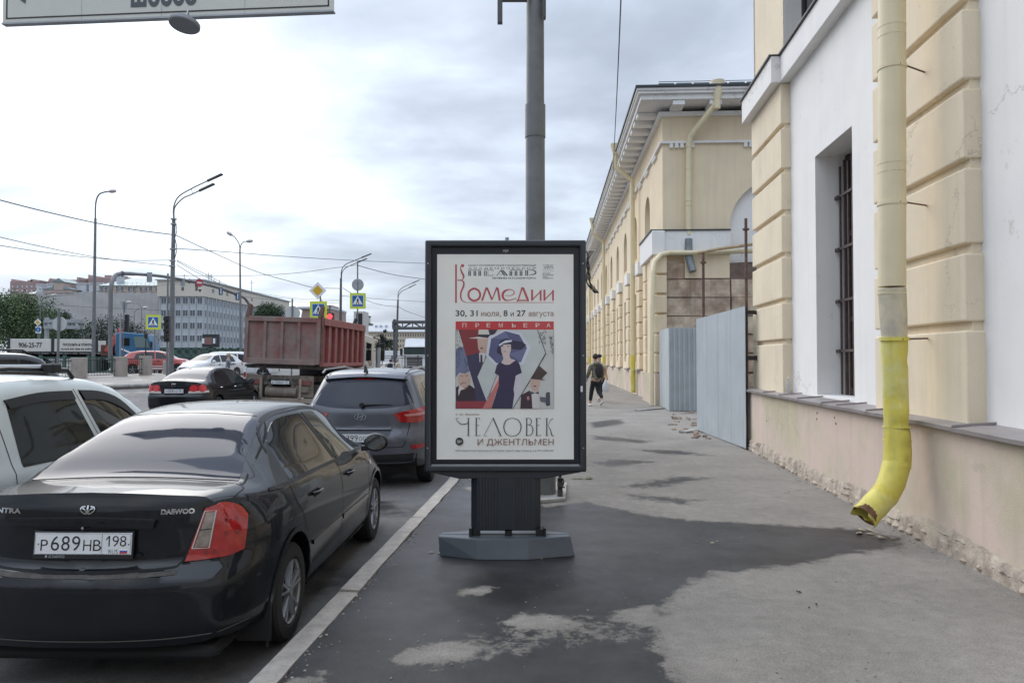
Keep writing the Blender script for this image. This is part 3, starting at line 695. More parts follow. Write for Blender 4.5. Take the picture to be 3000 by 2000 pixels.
    for z0, z1, e in ((10.40, 10.56, .14), (10.74, 10.93, OV - .10), (10.93, 11.03, OV), (11.03, 11.12, OV + .05)):
        m = M(); m.box(TF - e, 16, SF - e, SF + .3, z0, z1); m.box(TF - e, TF + .3, SF + .3, S1, z0, z1); m.build('cornice', M_WHITEW, root, bevel=.01)
    m = M(); m.box(TF - OV - .1, 16, SF - OV - .1, SF + .3, 11.124, 11.20); m.box(TF - OV - .1, TF + .3, SF + .3, S1, 11.124, 11.20); m.build('gutter', M_ROOFDK, root)
    m = M(); m.box(TF - OV + .14, TF - .02, 0, .42, 0, .17); md = m.build('cornice_bracket', M_WHITEW, root, off=(0, 0, 0), bevel=.012)
    for k in range(72): put(md, 27.35 + .98 * k, 10.565)
    m = M(); m.box(0, .42, SF - OV + .14, SF - .02, 0, .17); md2 = m.build('cornice_bracket', M_WHITEW, root, off=(0, 0, 0), bevel=.012)
    for k in range(8):
        o = md2 if k == 0 else inst(md2); o.location = Vector((4.35 + 1.28 * k, 0, 10.565)) - o4
    m = M(); e = 3.15; m.add([(e, SF - .95, 11.2), (17, SF - .95, 11.2), (17, S1, 11.2), (e, S1, 11.2), (10, SF + 6, 12.7), (10, S1 - 6, 12.7)], [(0, 1, 4), (1, 2, 5, 4), (2, 3, 5), (3, 0, 4, 5), (3, 2, 1, 0)]); m.build('roof', M_ROOFG, root)
    for k in range(14):
        m = M(); m.box(3.9 + k * .62, 4.45 + k * .62, 26.4, 26.43, 11.24, 11.46); m.build('roof_panel', M_ROOFG, root)
    m = M(); m.tube([(3.9, 26.38, 11.5), (12.6, 26.38, 11.5)], .012, 6); m.build('roof_rail', M_ROOFDK, root)
    # exposed masonry on the facade
    m = M(); m.box(3.98, 8.6, 26.70, SF, -.1, 5.06); m.build('masonry_core', M_BROWNDK, root)
    rows = [(4.52, 5.07), (3.86, 4.46), (3.20, 3.80), (2.54, 3.14), (1.88, 2.48), (1.2, 1.8), (.5, 1.1)]
    for i, (z0, z1) in enumerate(rows):
        cols = [(3.96, 4.8)] if i == 0 else [(3.96, 6.42), (6.48, 8.6)]
        for a, b_ in cols:
            cut = a + (b_ - a) * random.uniform(.3, .7)
            for (p, q) in ((a, b_),):
                n = M(); n.box(p, q, 26.635 + random.uniform(-.02, .02), 26.72, z0 - .035 + random.uniform(0, .03), z1 + .01, j=.014)
                n.build('stone', M_BROWNST, root, bevel=.006)
    m = M(); m.box(4.83, 6.42, 26.66, SF, 4.52, 5.37); m.build('plaster_patch', M_CREAM2, root)
    # facade drainpipe
    def pl(px, py, D): return toL(W(px, py, D), A2)
    def pipe(pts, name='drainpipe', mt=M_PIPEC, r=.105, par=root, lab=None, n=14):
        m = M(); m.tube(pts, r, n); return m.build(name, mt, par, smooth=True, off=root['off'], label=lab)
    m = M(); a, b_ = pl(2103, 238, 25.7), pl(2101, 290, 25.7)
    m.tube([a, a - Vector((0, 0, .1)), b_, b_ - Vector((0, 0, .35))], [.24, .23, .13, .11], 14); m.build('rain_hopper', M_PIPEC, root, smooth=True)
    dp = pipe([pl(2101, 300, 25.7), pl(2024, 398, 26.4), pl(2018, 425, 26.45), pl(2017, 560, 26.45), pl(2017, 688, 26.45)], lab='facade drainpipe with flaking elbow under the cornice')
    for y in (430, 492, 587, 600): 
        m = M(); c = pl(2017, y, 26.45); m.tube([c, c - Vector((0, 0, .03))], .12, 14); m.build('clamp', M_PIPEC, dp, off=root['off'])
    pipe([pl(2017, 700, 26.4), pl(2017, 750, 26.35), pl(2030, 795, 26.2)], 'pipe_end', mat('dull_zinc', (.22, .24, .25), .5, metal=.3, var=.2), .14)
    # street front drainpipes
    hop = M(); hop.lathe([(.0, .5), (.22, .5), (.2, .38), (.115, .05), (.115, -.05)], (0, 0, 0), n=12); hp = hop.build('rain_hopper', M_PIPEC, root, off=(0, 0, 0), smooth=True)
    pm = M(); pm.tube([(0, 0, 0), (0, 0, -.55), (.78, 0, -1.2), (.78, 0, -1.5), (.78, 0, -9.2)], .115, 12); pp = pm.build('drainpipe', M_PIPEC, root, off=(0, 0, 0), smooth=True)
    pm = M(); pm.tube([(.78, 0, -9.2), (.78, 0, -10.9)], .12, 12); py_ = pm.build('yellow_pipe_end', M_PIPEY, root, off=(0, 0, 0), smooth=True)
    for k, s in enumerate((34.0, 52.0, 70.0, 88.0, 106)):
        for srcp in (hp, pp, py_):
            o = srcp if k == 0 else inst(srcp); o.location = Vector((3.02, s, 11.0)) - o4
    # conduits across the stripped corner
    pipe([pl(1909, 1185, 25.6), pl(1911, 900, 25.7), pl(1913, 800, 25.8), pl(1918, 768, 25.9), pl(1936, 746, 26.0), pl(1962, 740, 26.1), pl(2030, 740, 26.2), pl(2215, 735, 26.3)], 'gas_pipe', M_PIPEC, .085, n=10)
    pipe([pl(2045, 741, 26.0), pl(2100, 730, 26.0), pl(2215, 714, 26.1)], 'conduit', mat('aged_cream_pipe', (.45, .33, .20), .7, var=.3), .055, n=8)
    for pts in ([(1985, 770), (2040, 768), (2130, 772), (2215, 772)], [(2045, 752), (2090, 765), (2130, 772), (2215, 768)], [(2012, 790), (2010, 850), (2013, 940)], [(2018, 790), (2022, 860), (2016, 940)], [(2060, 770), (2080, 800), (2075, 900), (2078, 930)], [(2030, 790), (2040, 815), (2036, 828)]):
        pipe([pl(x, y, 26.4) for x, y in pts], 'loose_cable', M_BLACK, .018, n=6)
    m = M(); c = pl(1988, 780, 26.45); m.tube([c + Vector((.11 * math.cos(t), 0, .11 * math.sin(t))) for t in [k * math.pi / 8 for k in range(17)]], .03, 6); m.build('cable_coil', M_BLACK, root)
    # tangle of cables at the drainpipe beyond
    for k in range(5):
        P = [pl(1722 + random.uniform(-4, 8), 740 + i * 22 + random.uniform(-6, 6), 24.5) for i in range(6)]
        P[0] = pl(1718 + k * 5, 735, 24.6); P[-1] = pl(1742 + k * 3, 858, 24.8)
        m = M(); m.tube(bez(P, 5), .018, 5); m.build('loose_cable', M_BLACK, root)
far_building()
def scaffolds():
    for i, (px, y0, y1, D, lab) in enumerate(((2185, 640, 1175, 22.0, 'tall rusty scaffold pole behind the large pale hoarding'), (2060, 740, 1140, 24.0, 'shorter rusty scaffold pole standing above the corrugated hoarding'))):
        a = W(px, y0, D); m = M(); m.tube([(a.x, a.y, 0), a], .045, 8)
        m.cyl(a - Vector((0, 0, .35)), a - Vector((0, 0, .30)), .10, n=10)
        tag(m.build('scaffold_pole', M_RUST), lab, 'scaffold pole')
scaffolds()
def hoardings():
    M_H = mat('pale_blue_sheet', (.48, .515, .53), .5, var=.07, vs=1.5, metal=.1, streak=.08)
    def corr(mb, a, b, z0, z1, pitch, depth, n):
        a, b = Vector(a), Vector(b); L_ = (b - a).length; d = (b - a).normalized(); nr = Vector((-d.y, d.x, 0)); pts = []; u = 0
        while u < L_ - 1e-3:
            for q, o in ((0, 0), (.32, 0), (.42, 1), (.9, 1), (1.0, 0)):
                t = min(u + q * pitch, L_); pts.append(a + d * t + nr * depth * o)
            u += pitch
        mb.grid([[(p.x, p.y, z0(k / len(pts)) if callable(z0) else z0) for k, p in enumerate(pts)], [(p.x, p.y, z1(k / len(pts)) if callable(z1) else z1) for k, p in enumerate(pts)]])
    r = T('hoarding', 'large pale blue profiled metal sheet fence leaning along the pavement against the near building', 'hoarding', loc=(4.2, 15, 0))
    a, b = G(2042, 1262), G(2186, 1318)
    n = 4
    for k in range(n):
        p, q = a.lerp(b, k / n), a.lerp(b, (k + 1) / n)
        m = M(); corr(m, p - Vector((4.2, 15, 0)), q - Vector((4.2, 15, 0)), .03, lambda t, k=k: 2.55 + .012 * (k + t), .075, -.006, 0)
        o = m.build('profiled_sheet', M_H, r, recalc=False); s = o.modifiers.new('t', 'SOLIDIFY'); s.thickness = .002
    c = W(2200, 905, b.y)
    m = M(); e = b - Vector((4.2, 15, 0)); m.box(e.x + .02, e.x + .045, e.y + .01, e.y + .05, 0, 2.6); m.box(e.x + .02, e.x + .25, e.y - .02, e.y + .03, 2.45, 2.52); m.box(e.x + .02, e.x + .25, e.y - .02, e.y + .03, 1.62, 1.7)
    m.build('fence_post', M_BLACK, r)
    m = M(); f = a - Vector((4.2, 15, 0)); m.box(f.x + .03, f.x + .09, f.y - .1, f.y - .03, 0, 2.5); m.build('fence_post', M_BLACK, r)
    r = T('hoarding', 'smaller grey corrugated metal sheet fence round the stripped masonry corner', 'hoarding', loc=(5.2, 23.2, 0))
    p0 = W(1959, 1000, 23.2); p1 = W(2052, 1000, 23.2); pb = W(1930, 1000, 26.2)
    m = M(); corr(m, Vector((p0.x - 5.2, 0, 0)), Vector((p1.x - 5.2, 0, 0)), .02, 2.62, .155, .05, 0); o = m.build('profiled_sheet', mat('grey_corrugated_sheet', (.45, .48, .495), .45, metal=.25, var=.1, vs=2), r, recalc=False); s = o.modifiers.new('t', 'SOLIDIFY'); s.thickness = .002
    m = M(); m.box(-.01, .0, 0, 1, .02, 2.6)
    q0 = Vector((p0.x - 5.2, 0, 0)); q1 = Vector((pb.x - 5.2, pb.y - 23.2, 0))
    m = M(); corr(m, q1, q0, .02, 2.62, .2, .004, 0); o = m.build('profiled_sheet', M_H, r, recalc=False); s = o.modifiers.new('t', 'SOLIDIFY'); s.thickness = .002
    # rubble at their foot
    m = M()
    for _ in range(38):
        p = G(random.uniform(1960, 2050), random.uniform(1206, 1262)) if random.random() < .7 else G(random.uniform(2030, 2080), random.uniform(1262, 1285)); m.ico((p.x, p.y, .015), (random.uniform(.02, .11), random.uniform(.03, .12), random.uniform(.015, .05)), .3, 1)
    o = m.build('rubble', mat('brick_rubble', (.27, .20, .155), .9, var=.3, vs=5, bump=.6), None); o['kind'] = 'stuff'; o['label'] = 'broken brick and plaster rubble on the ground below the hoardings'
    for px, py, px2, py2, h in ((1866, 1204, 1945, 1196, .04), (2000, 1268, 2045, 1260, .04)):
        a = G(px, py); b = G(px2, py2); m = M(); d = (b - a); q = Vector((-d.y, d.x, 0)).normalized() * .09
        m.add([a - q, b - q, b + q, a + q] + [v + Vector((0, 0, h)) for v in (a - q, b - q, b + q, a + q)], [(3, 2, 1, 0), (4, 5, 6, 7), (0, 1, 5, 4), (1, 2, 6, 5), (2, 3, 7, 6), (3, 0, 4, 7)])
        tag(m.build('loose_slab', M_CONC, None), 'thin concrete slab lying on the pavement %s' % ('left of the corrugated hoarding' if px < 1900 else 'between the two hoardings'), 'slab')
hoardings()

# ------------------------------------------------------------------ street advertising lightbox
M_AD = mat('lightbox_paint', (.026, .031, .039), .38, var=.12, vs=2.5, coat=.2, fine=.06)
M_ADL = mat('lightbox_base_paint', (.072, .084, .097), .45, var=.18, vs=3)
def lightbox():
    D = 6.25; k = D / F
    root = T('advertising_lightbox', 'anthracite street lightbox on a pedestal showing a theatre poster', 'advertising stand', loc=(0, D, 0))
    X = lambda px: (px - 1500) * k; Z = lambda py: W(1500, py, D).z
    x0, x1, z0, z1 = X(1245), X(1717), Z(1381), Z(704)
    dpt = .20
    b = M(); b.box(x0 + .015, x1 - .015, .03, dpt, z0 + .015, z1 - .015); b.build('cabinet', M_AD, root, bevel=.02)
    fw = .052
    fr = M()
    def frame(mb, a0, a1, c0, c1, w, y0, y1, mi=0):
        o = [(a0, c0), (a1, c0), (a1, c1), (a0, c1)]; i = [(a0 + w, c0 + w), (a1 - w, c0 + w), (a1 - w, c1 - w), (a0 + w, c1 - w)]
        V = [(x, y0, z) for x, z in o] + [(x, y0, z) for x, z in i] + [(x, y1, z) for x, z in o] + [(x, y1 - .0, z) for x, z in i]
        Fs = []
        for k in range(4):
            n = (k + 1) % 4; Fs += [(k, n, 4 + n, 4 + k), (8 + k, 12 + k, 12 + n, 8 + n), (k, 8 + k, 8 + n, n), (4 + k, 4 + n, 12 + n, 12 + k)]
        mb.add(V, Fs, mi)
    frame(fr, x0, x1, z0, z1, fw, -.022, .05); fr.build('frame', M_AD, root, bevel=.014, bseg=3, smooth=True)
    ib = M(); ib.grid([[(x0 + .04, .028, z0 + .04), (x1 - .04, .028, z0 + .04)], [(x0 + .04, .028, z1 - .04), (x1 - .04, .028, z1 - .04)]]); ib.build('backing', mat('lightbox_inner_black', (.012, .015, .022), .3), root)
    px0, px1, pz0, pz1 = X(1279.5), X(1681), Z(1346), Z(744)
    # poster: slightly cockled paper
    pp = M(); n = 40
    pp.grid([[(px0 + (px1 - px0) * i / n, .0200 + .0004 * math.sin(i * .6 + j * .25) * math.sin(j * .4) , pz0 + (pz1 - pz0) * j / n) for i in range(n + 1)] for j in range(n + 1)])
    poster = pp.build('poster', mat('poster_paper', (.86, .85, .79), .6, coat=.5, var=.05, vs=3, col2=(.83, .835, .79), cs=1.5), root, smooth=True)
    tr = M(); tr.box(x0 + .06, x1 - .06, -.02, -.006, z0 + fw - .004, z0 + fw + .012); tr.build('lower_rail', M_GALV, root)
    # print
    lay = [0]
    def pz(zx, zy): return (X(1240 + zx / 2.178), Z(680 + zy / 2.178))
    cols = {}
    def pm(name, c): return mat('print_' + name, tuple(v * 1.12 for v in c), .65, var=.06, vs=8, coat=.6)
    def pr(name, mt, fnbuild):
        lay[0] += 1; y = .0192 - .00007 * lay[0]; mb = M(); fnbuild(mb, y); o = mb.build(name, mt, poster, recalc=False); return o
    def poly(name, c, pts, cname):
        def f(mb, y):
            P = [pz(*p) for p in pts]; mb.add([(a, y, b) for a, b in P], [tuple(range(len(P)))])
        return pr(name, pm(cname, c), f)
    def tx(s, a, b, c, d, mt, bold=0., name='lettering', ref=None):
        def f(mb, y):
            (xa, za), (xb, zb) = pz(a, d), pz(b, c); text(mb, s, xa, xb, za, zb, lambda x, z: (x, y, z), bold=bold, ref=ref)
        return pr(name, mt, f)
    def stroke(name, mt, lines):
        """lines: (points in zoom pixels, width or widths)"""
        def f(mb, y0_):
            for li, (pts, w) in enumerate(lines):
                y = y0_ - 4e-6 * (li % 10)
                P = [Vector(pz(*p)) for p in pts]; ws = w if isinstance(w, (list, tuple)) else [w] * len(P)
                if len(ws) != len(P): ws = list(np.interp(np.linspace(0, 1, len(P)), np.linspace(0, 1, len(ws)), ws))
                rows = []
                for i, p in enumerate(P):
                    d = (P[min(i + 1, len(P) - 1)] - P[max(i - 1, 0)]).normalized(); nr = Vector((-d.y, d.x)) * ws[i] * k / 2.178 / 2
                    rows.append([(p.x + nr.x, y, p.y + nr.y), (p.x - nr.x, y, p.y - nr.y)])
                mb.grid(rows)
        return pr(name, mt, f)
    def c2(pts, n=7): return [(v.x, v.y) for v in bez([(a, b, 0) for a, b in pts], n)]
    INK = pm('black', (.03, .03, .035)); GREY = pm('slate', (.07, .08, .10)); RED = pm('rose_red', (.45, .085, .10)); BRN = pm('brown', (.24, .13, .10)); RB = pm('red_band', (.50, .045, .05)); WH = pm('cream_white', (.66, .62, .56))
    tx('САНКТ-ПЕТЕРБУРГСКИЙ ГОСУДАРСТВЕННЫЙ', 285, 720, 202, 218, GREY, .015); tx('А К А Д Е М И Ч Е С К И Й', 286, 720, 222, 235, GREY, .02)
    tx('ИМЕНИ Н.П.АКИМОВА', 441, 721, 286, 297, GREY, .03)
    # the decorated word ТЕАТР in paired bars
    L = []
    for a in (286, 320, 351, 551, 584, 616): L += [([(a + 3, 246), (a + 3, 277)], 7), ([(a + 13, 246), (a + 13, 277)], 7)]
    L += [([(285, 241), (371, 241)], 3.5), ([(551, 240), (636, 240)], 3.5), ([(386, 241), (448, 241), (442, 246)], 3), ([(386, 275), (448, 275), (442, 268)], 3), ([(390, 246), (390, 272)], 6), ([(401, 246), (401, 272)], 6), ([(413, 248), (411, 258), (414, 270)], 3)]
    L += [([(468, 276), (496, 240)], 4), ([(494, 240), (520, 276)], 8), ([(506, 240), (536, 276)], 8), ([(482, 268), (508, 268)], 2)]
    L += [([(655, 240), (655, 276)], 7), ([(666, 240), (666, 276)], 7), (c2([(671, 240), (700, 240), (717, 250), (716, 262), (700, 268), (675, 270)]), [3, 5, 8, 8, 5, 2])]
    stroke('lettering', GREY, L)
    L = [([(207, 204), (207, 450)], 11), (c2([(240, 215), (236, 225), (243, 252), (256, 278), (250, 298), (237, 306), (222, 308), (217, 303), (236, 303), (256, 318), (255, 345), (240, 380), (238, 415), (250, 438), (275, 447)]), [4, 6, 11, 12, 6, 3, 3, 3, 4, 10, 11, 10, 10, 6, 3]), ([(272, 447.5), (835, 447.5)], 3)]
    L += [(c2([(324, 356), (296, 372), (287, 398), (297, 424), (324, 436), (352, 424), (362, 398), (352, 372), (324, 356)]), 13)]
    L += [([(374, 436), (403, 350), (408, 358), (438, 430)], [12, 11, 12, 11]), ([(438, 430), (470, 350), (475, 358), (488, 436)], [6, 10, 12, 13])]
    L += [(c2([(525, 403), (560, 402), (580, 388), (572, 370), (548, 364), (518, 376), (506, 400), (516, 426), (545, 434), (594, 420)]), [3, 4, 7, 4, 5, 14, 16, 12, 6, 4])]
    L += [([(606, 432), (632, 350), (638, 356), (668, 432)], [8, 10, 14, 15]), ([(596, 434), (674, 434)], 8), ([(599, 437), (603, 441)], 8), ([(668, 437), (672, 441)], 8)]
    for a in (0, 79): L += [([(695 + a, 365), (695 + a, 436)], 13), ([(692 + a, 434), (756 + a, 370)], 7), ([(750 + a, 368), (750 + a, 436)], 12)]
    stroke('lettering', RED, L)
    lay[0] -= 0
    def f_dot(mb, y):
        a, b = pz(249, 212); mb.add([(a + .0155 * .9 * math.cos(t), y, b + .0155 * .9 * math.sin(t)) for t in [i * math.pi / 8 for i in range(16)]], [tuple(range(16))])
    pr('lettering', RED, f_dot)
    tx('30, 31', 205, 346, 497, 541, INK, .012, ref='30, 31'); tx('июля,', 368, 494, 508, 541, BRN, 0); tx('8', 512, 538, 497, 535, INK, .012); tx('и', 557, 578, 510, 535, INK); tx('27', 597, 653, 497, 535, INK, .012); tx('августа', 672, 832, 508, 545, BRN, 0)
    # city committee emblem: crossed lines over four small lines of words
    stroke('emblem', GREY, [([(763, 207), (833, 207)], 1.5), ([(766, 218), (833, 218)], 1.5), ([(770, 236), (784, 212)], 2.5), ([(780, 238), (788, 214)], 2), ([(796, 201), (796, 238)], 1.5), ([(790, 236), (800, 216)], 2.5), ([(808, 238), (800, 212)], 2.5), ([(820, 212), (832, 236)], 2.5), ([(812, 214), (818, 238)], 2), ([(763, 247), (834, 247)], 1.2)])
    for i, wd in enumerate(('КОМИТЕТ', 'ПО КУЛЬТУРЕ', 'САНКТ-', 'ПЕТЕРБУРГА')): tx(wd, 763, (812, 833, 798, 830)[i], 258 + i * 10.4, 265 + i * 10.4, GREY, .02)
    # picture
    def z5(x, y): return (174.2 + (x) * .3751 - 0, 566.3 + y * .3751)     # from the enlarged crop of the picture
    def P5(name, c, pts, cn): return poly(name, c, [z5(*p) for p in pts], cn)
    P5('picture', (.52, .52, .49), [(85, 140), (1757, 140), (1757, 1490), (85, 1490)], 'paper_tint')
    P5('picture', RB and (.50, .045, .05), [(82, 5), (1758, 5), (1758, 146), (82, 146)], 'red_band')
    for i, ch in enumerate('ПРЕМЬЕРА'):
        a = (200, 420, 612, 820, 1045, 1242, 1450, 1635)[i]; (u, v), (u2, v2) = z5(a, 36), z5(a + 66, 104); tx(ch, u, u2, v, v2, WH, .004)
    DK = (.045, .035, .055)
    P5('picture', (.22, .035, .04), [(130, 146), (700, 146), (640, 300), (600, 600), (450, 950), (280, 640)], 'deep_red')
    P5('picture', (.15, .17, .27), [(85, 480), (215, 430), (280, 640), (330, 850), (240, 900), (150, 880), (85, 960)], 'dusk_blue')
    P5('picture', (.045, .04, .085), [(270, 590), (480, 540), (620, 560), (600, 700), (455, 950), (620, 1380), (430, 1380), (410, 1150), (300, 760)], 'navy')
    P5('picture', (.035, .02, .03), [(90, 1130), (160, 1090), (330, 1090), (420, 1160), (430, 1380), (90, 1380)], 'black_coat')
    P5('picture', (.26, .035, .05), [(85, 1365), (640, 1365), (560, 1490), (85, 1490)], 'table_red')
    P5('picture', (.60, .58, .52), [(478, 146), (640, 146), (662, 230), (468, 230)], 'hat_cream'); P5('picture', DK, [(468, 228), (662, 228), (665, 275), (462, 275)], 'dark')
    P5('picture', DK, [(645, 146), (800, 146), (740, 230), (665, 240)], 'dark'); P5('picture', (.62, .58, .55), [(315, 288), (480, 268), (640, 292), (640, 304), (450, 298), (330, 296)], 'hat_brim')
    SK = (.52, .36, .30)
    P5('picture', SK, [(452, 300), (636, 300), (632, 440), (610, 545), (510, 550), (468, 470)], 'skin'); P5('picture', DK, [(508, 452), (548, 452), (552, 474), (504, 474)], 'dark'); P5('picture', (.58, .56, .55), [(482, 540), (605, 548), (560, 700), (492, 700)], 'shirt'); P5('picture', DK, [(506, 575), (538, 575), (545, 720), (505, 700)], 'dark')
    # large white diamond panel
    P5('picture', (.50, .53, .52), [(600, 600), (760, 760), (840, 950), (620, 1380), (452, 950)], 'pale_panel')
    P5('picture', (.50, .53, .52), [(900, 146), (1475, 146), (1615, 550), (1060, 1490), (1040, 1490), (1100, 900), (1240, 600)], 'pale_panel')
    stroke('picture', pm('dark', DK), [([z5(610, 600), z5(452, 950), z5(612, 1380)], 3), ([z5(1480, 150), z5(1560, 370), z5(1622, 552)], 5), ([z5(1622, 552), z5(1380, 970), z5(1060, 1490)], [8, 6, 4])])
    # parasol
    P5('picture', (.58, .60, .66), [(905, 150), (1195, 190), (1360, 450), (1240, 730), (1190, 750), (780, 770), (600, 590), (645, 265)], 'parasol_edge')
    P5('picture', (.10, .105, .20), [(930, 170), (1170, 235), (1300, 460), (1200, 700), (780, 715), (645, 580), (690, 300)], 'parasol')
    P5('picture', (.15, .16, .28), [(930, 170), (1000, 300), (690, 300)], 'parasol_light'); P5('picture', (.15, .16, .28), [(1000, 560), (1300, 460), (1200, 700)], 'parasol_light')
    # woman
    P5('picture', (.035, .03, .07), [(785, 490), (850, 330), (950, 290), (1050, 330), (1230, 355), (1290, 410), (1200, 490), (1040, 480), (1000, 590), (880, 590), (790, 540)], 'hat_navy')
    P5('picture', (.60, .62, .68), [(820, 400), (930, 330), (1045, 322), (1040, 352), (900, 380), (830, 430)], 'hat_band')
    P5('picture', (.58, .47, .44), [(856, 440), (900, 400), (1025, 395), (1030, 480), (1000, 590), (1020, 640), (1110, 670), (1000, 740), (930, 745), (860, 715), (900, 640), (865, 520)], 'pale_skin')
    stroke('picture', pm('dark', DK), [([z5(868, 430), z5(905, 428)], 4), ([z5(960, 430), z5(1000, 432)], 4), ([z5(900, 520), z5(945, 520)], 3.5)])
    P5('picture', (.60, .45, .42), [(810, 900), (825, 980), (700, 1250), (560, 1490), (610, 1490), (640, 1330), (700, 1180)], 'arm')
    P5('picture', (.50, .16, .15), [(820, 980), (700, 1210), (540, 1490), (690, 1490), (760, 1250), (840, 1100)], 'scarf')
    P5('picture', (.55, .52, .56), [(1110, 900), (1190, 890), (1250, 1100), (1150, 1290), (1060, 1420), (1080, 1150)], 'sleeve')
    P5('picture', (.035, .028, .07), [(840, 700), (930, 745), (1000, 742), (1110, 668), (1170, 720), (1215, 880), (1110, 930), (1070, 1160), (1085, 1250), (1050, 1490), (695, 1490), (820, 1100), (820, 930), (750, 885), (790, 740)], 'dress')
    stroke('picture', pm('dark', DK), [([z5(790, 910), z5(700, 1140), z5(620, 1330)], 3)])
    # man with a cigar, and man with a top hat and a camera
    P5('picture', SK, [(120, 960), (150, 910), (230, 885), (310, 900), (340, 960), (330, 1040), (290, 1120), (210, 1150), (150, 1100)], 'skin'); P5('picture', (.62, .55, .52), [(150, 1090), (240, 1150), (290, 1140), (170, 1180), (135, 1280), (130, 1180)], 'collar')
    stroke('picture', pm('dark', DK), [([z5(165, 925), z5(210, 945)], 3), ([z5(250, 945), z5(300, 920)], 3), ([z5(165, 1080), z5(215, 1045)], 4), ([z5(210, 1050), z5(262, 1048)], 3)])
    P5('picture', (.05, .03, .03), [(1510, 760), (1648, 880), (1570, 960), (1545, 1005), (1370, 960)], 'top_hat'); P5('picture', (.05, .03, .03), [(1370, 955), (1620, 998), (1560, 1006), (1380, 985)], 'top_hat')
    P5('picture', SK, [(1355, 990), (1530, 1000), (1510, 1120), (1470, 1200), (1400, 1195), (1365, 1120)], 'skin'); P5('picture', DK, [(1412, 1100), (1455, 1100), (1458, 1118), (1408, 1118)], 'dark')
    P5('picture', (.62, .62, .60), [(1375, 1200), (1500, 1200), (1510, 1490), (1395, 1490)], 'shirt'); P5('picture', (.045, .025, .035), [(1200, 1260), (1350, 1180), (1375, 1240), (1392, 1490), (1185, 1490)], 'waistcoat')
    P5('picture', DK, [(1370, 1195), (1435, 1225), (1500, 1195), (1500, 1245), (1435, 1228), (1375, 1245)], 'dark'); P5('picture', (.5, .2, .22), [(1295, 1290), (1340, 1280), (1340, 1340), (1310, 1350)], 'flower')
    P5('picture', (.06, .065, .085), [(1620, 1240), (1640, 1210), (1690, 1210), (1695, 1430), (1640, 1450), (1618, 1420)], 'camera'); P5('picture', (.10, .11, .14), [(1520, 1290), (1620, 1300), (1620, 1385), (1530, 1370)], 'camera_bellows')
    # palm leaves
    rr = random.Random(3); L = []
    for (bx, by, n_, sp) in ((140, 300, 26, 60), (110, 620, 30, 45), (270, 760, 16, 40), (1560, 260, 34, 60), (1720, 380, 40, 40)):
        for _ in range(n_):
            x = bx + rr.uniform(-sp, sp); y = by + rr.uniform(-170, 170) * (1 if bx != 1560 else .75); a = rr.uniform(.6, 2.4); l = rr.uniform(20, 55)
            if x < 90 or x > 1745: continue
            L.append(([z5(x, y), z5(min(1752, max(88, x + l * math.cos(a))), y + l * math.sin(a))], [3.2, .6]))
    stroke('picture', pm('leaf_ink', (.06, .065, .085)), L)
    stroke('picture', INK, [([z5(84, 146), z5(84, 1490), z5(1758, 1490), z5(1758, 146)], 1.6)])
    tx('Э. Де Филиппо', 205, 357, 1155, 1170, BRN, .003)
    # title in thin strokes
    T_ = 2.4; K_ = 6.5
    L = [(c2([(210, 1187), (218, 1205), (245, 1225), (275, 1222), (288, 1208)]), [2, 4, 5, 3]), ([(207, 1187), (228, 1187)], 2), ([(288, 1187), (288, 1298)], K_), ([(278, 1298), (300, 1298)], 2), ([(280, 1187), (296, 1187)], 2)]
    L += [([(338, 1187), (338, 1298)], K_), ([(330, 1187), (361, 1187), (361, 1196)], T_), ([(336, 1232), (358, 1232)], T_), ([(330, 1298), (362, 1298), (362, 1288)], T_)]
    L += [([(388, 1298), (446, 1187)], T_), ([(446, 1185), (494, 1298)], K_), ([(386, 1299), (408, 1299)], 2), ([(480, 1299), (502, 1299)], 2)]
    L += [(c2([(569, 1185), (530, 1200), (514, 1242), (530, 1286), (569, 1301), (608, 1286), (624, 1242), (608, 1200), (569, 1185)]), [T_, 5, 6, 5, T_, 5, 6, 5, T_])]
    L += [([(660, 1187), (660, 1298)], K_), (c2([(652, 1187), (680, 1188), (690, 1205), (682, 1226), (660, 1228)]), [2, 3, 5, 3, 2]), (c2([(660, 1228), (690, 1235), (700, 1262), (688, 1292), (652, 1299)]), [2, 4, 6, 4, 2])]
    L += [([(724, 1187), (724, 1298)], K_), ([(716, 1187), (748, 1187), (748, 1196)], T_), ([(722, 1232), (742, 1232)], T_), ([(716, 1298), (749, 1298), (749, 1288)], T_)]
    L += [([(788, 1187), (788, 1298)], K_), ([(780, 1187), (798, 1187)], 2), ([(780, 1298), (798, 1298)], 2), (c2([(828, 1188), (812, 1200), (802, 1222), (791, 1236)]), [4, 3, 2, 2]), (c2([(796, 1234), (812, 1262), (820, 1294), (834, 1299)]), [2, 5, 6, 3])]
    stroke('lettering', INK, L)
    tx('И ДЖЕНТЛЬМЕН', 347, 832, 1319, 1358, BRN, 0, ref='И')
    tx('ОГБУК «Академический театр Комедии им. Н.П. Акимова» · Санкт-Петербург, Невский пр., д. 56, ОГРН 1027809197407', 205, 832, 1388, 1402, GREY, 0)
    def disc(mb, y):
        a, b = pz(231, 1335); mb.add([(a + .0335 * math.cos(t), y, b + .0335 * math.sin(t)) for t in [i * math.pi / 12 for i in range(24)]], [tuple(range(24))])
    pr('age_mark', INK, disc); tx('16+', 217, 246, 1324, 1346, WH, .01)
    # maker's mark and small scratch on the top bar, sticker on the right bar
    m = M(); text(m, '♦ ψ ♦' if False else 'иψи', X(1474), X(1489), Z(739), Z(728), lambda x, z: (x, .0275, z)); m.build('crown_mark', mat('silver_mark', (.6, .62, .65), .4), root, recalc=False)
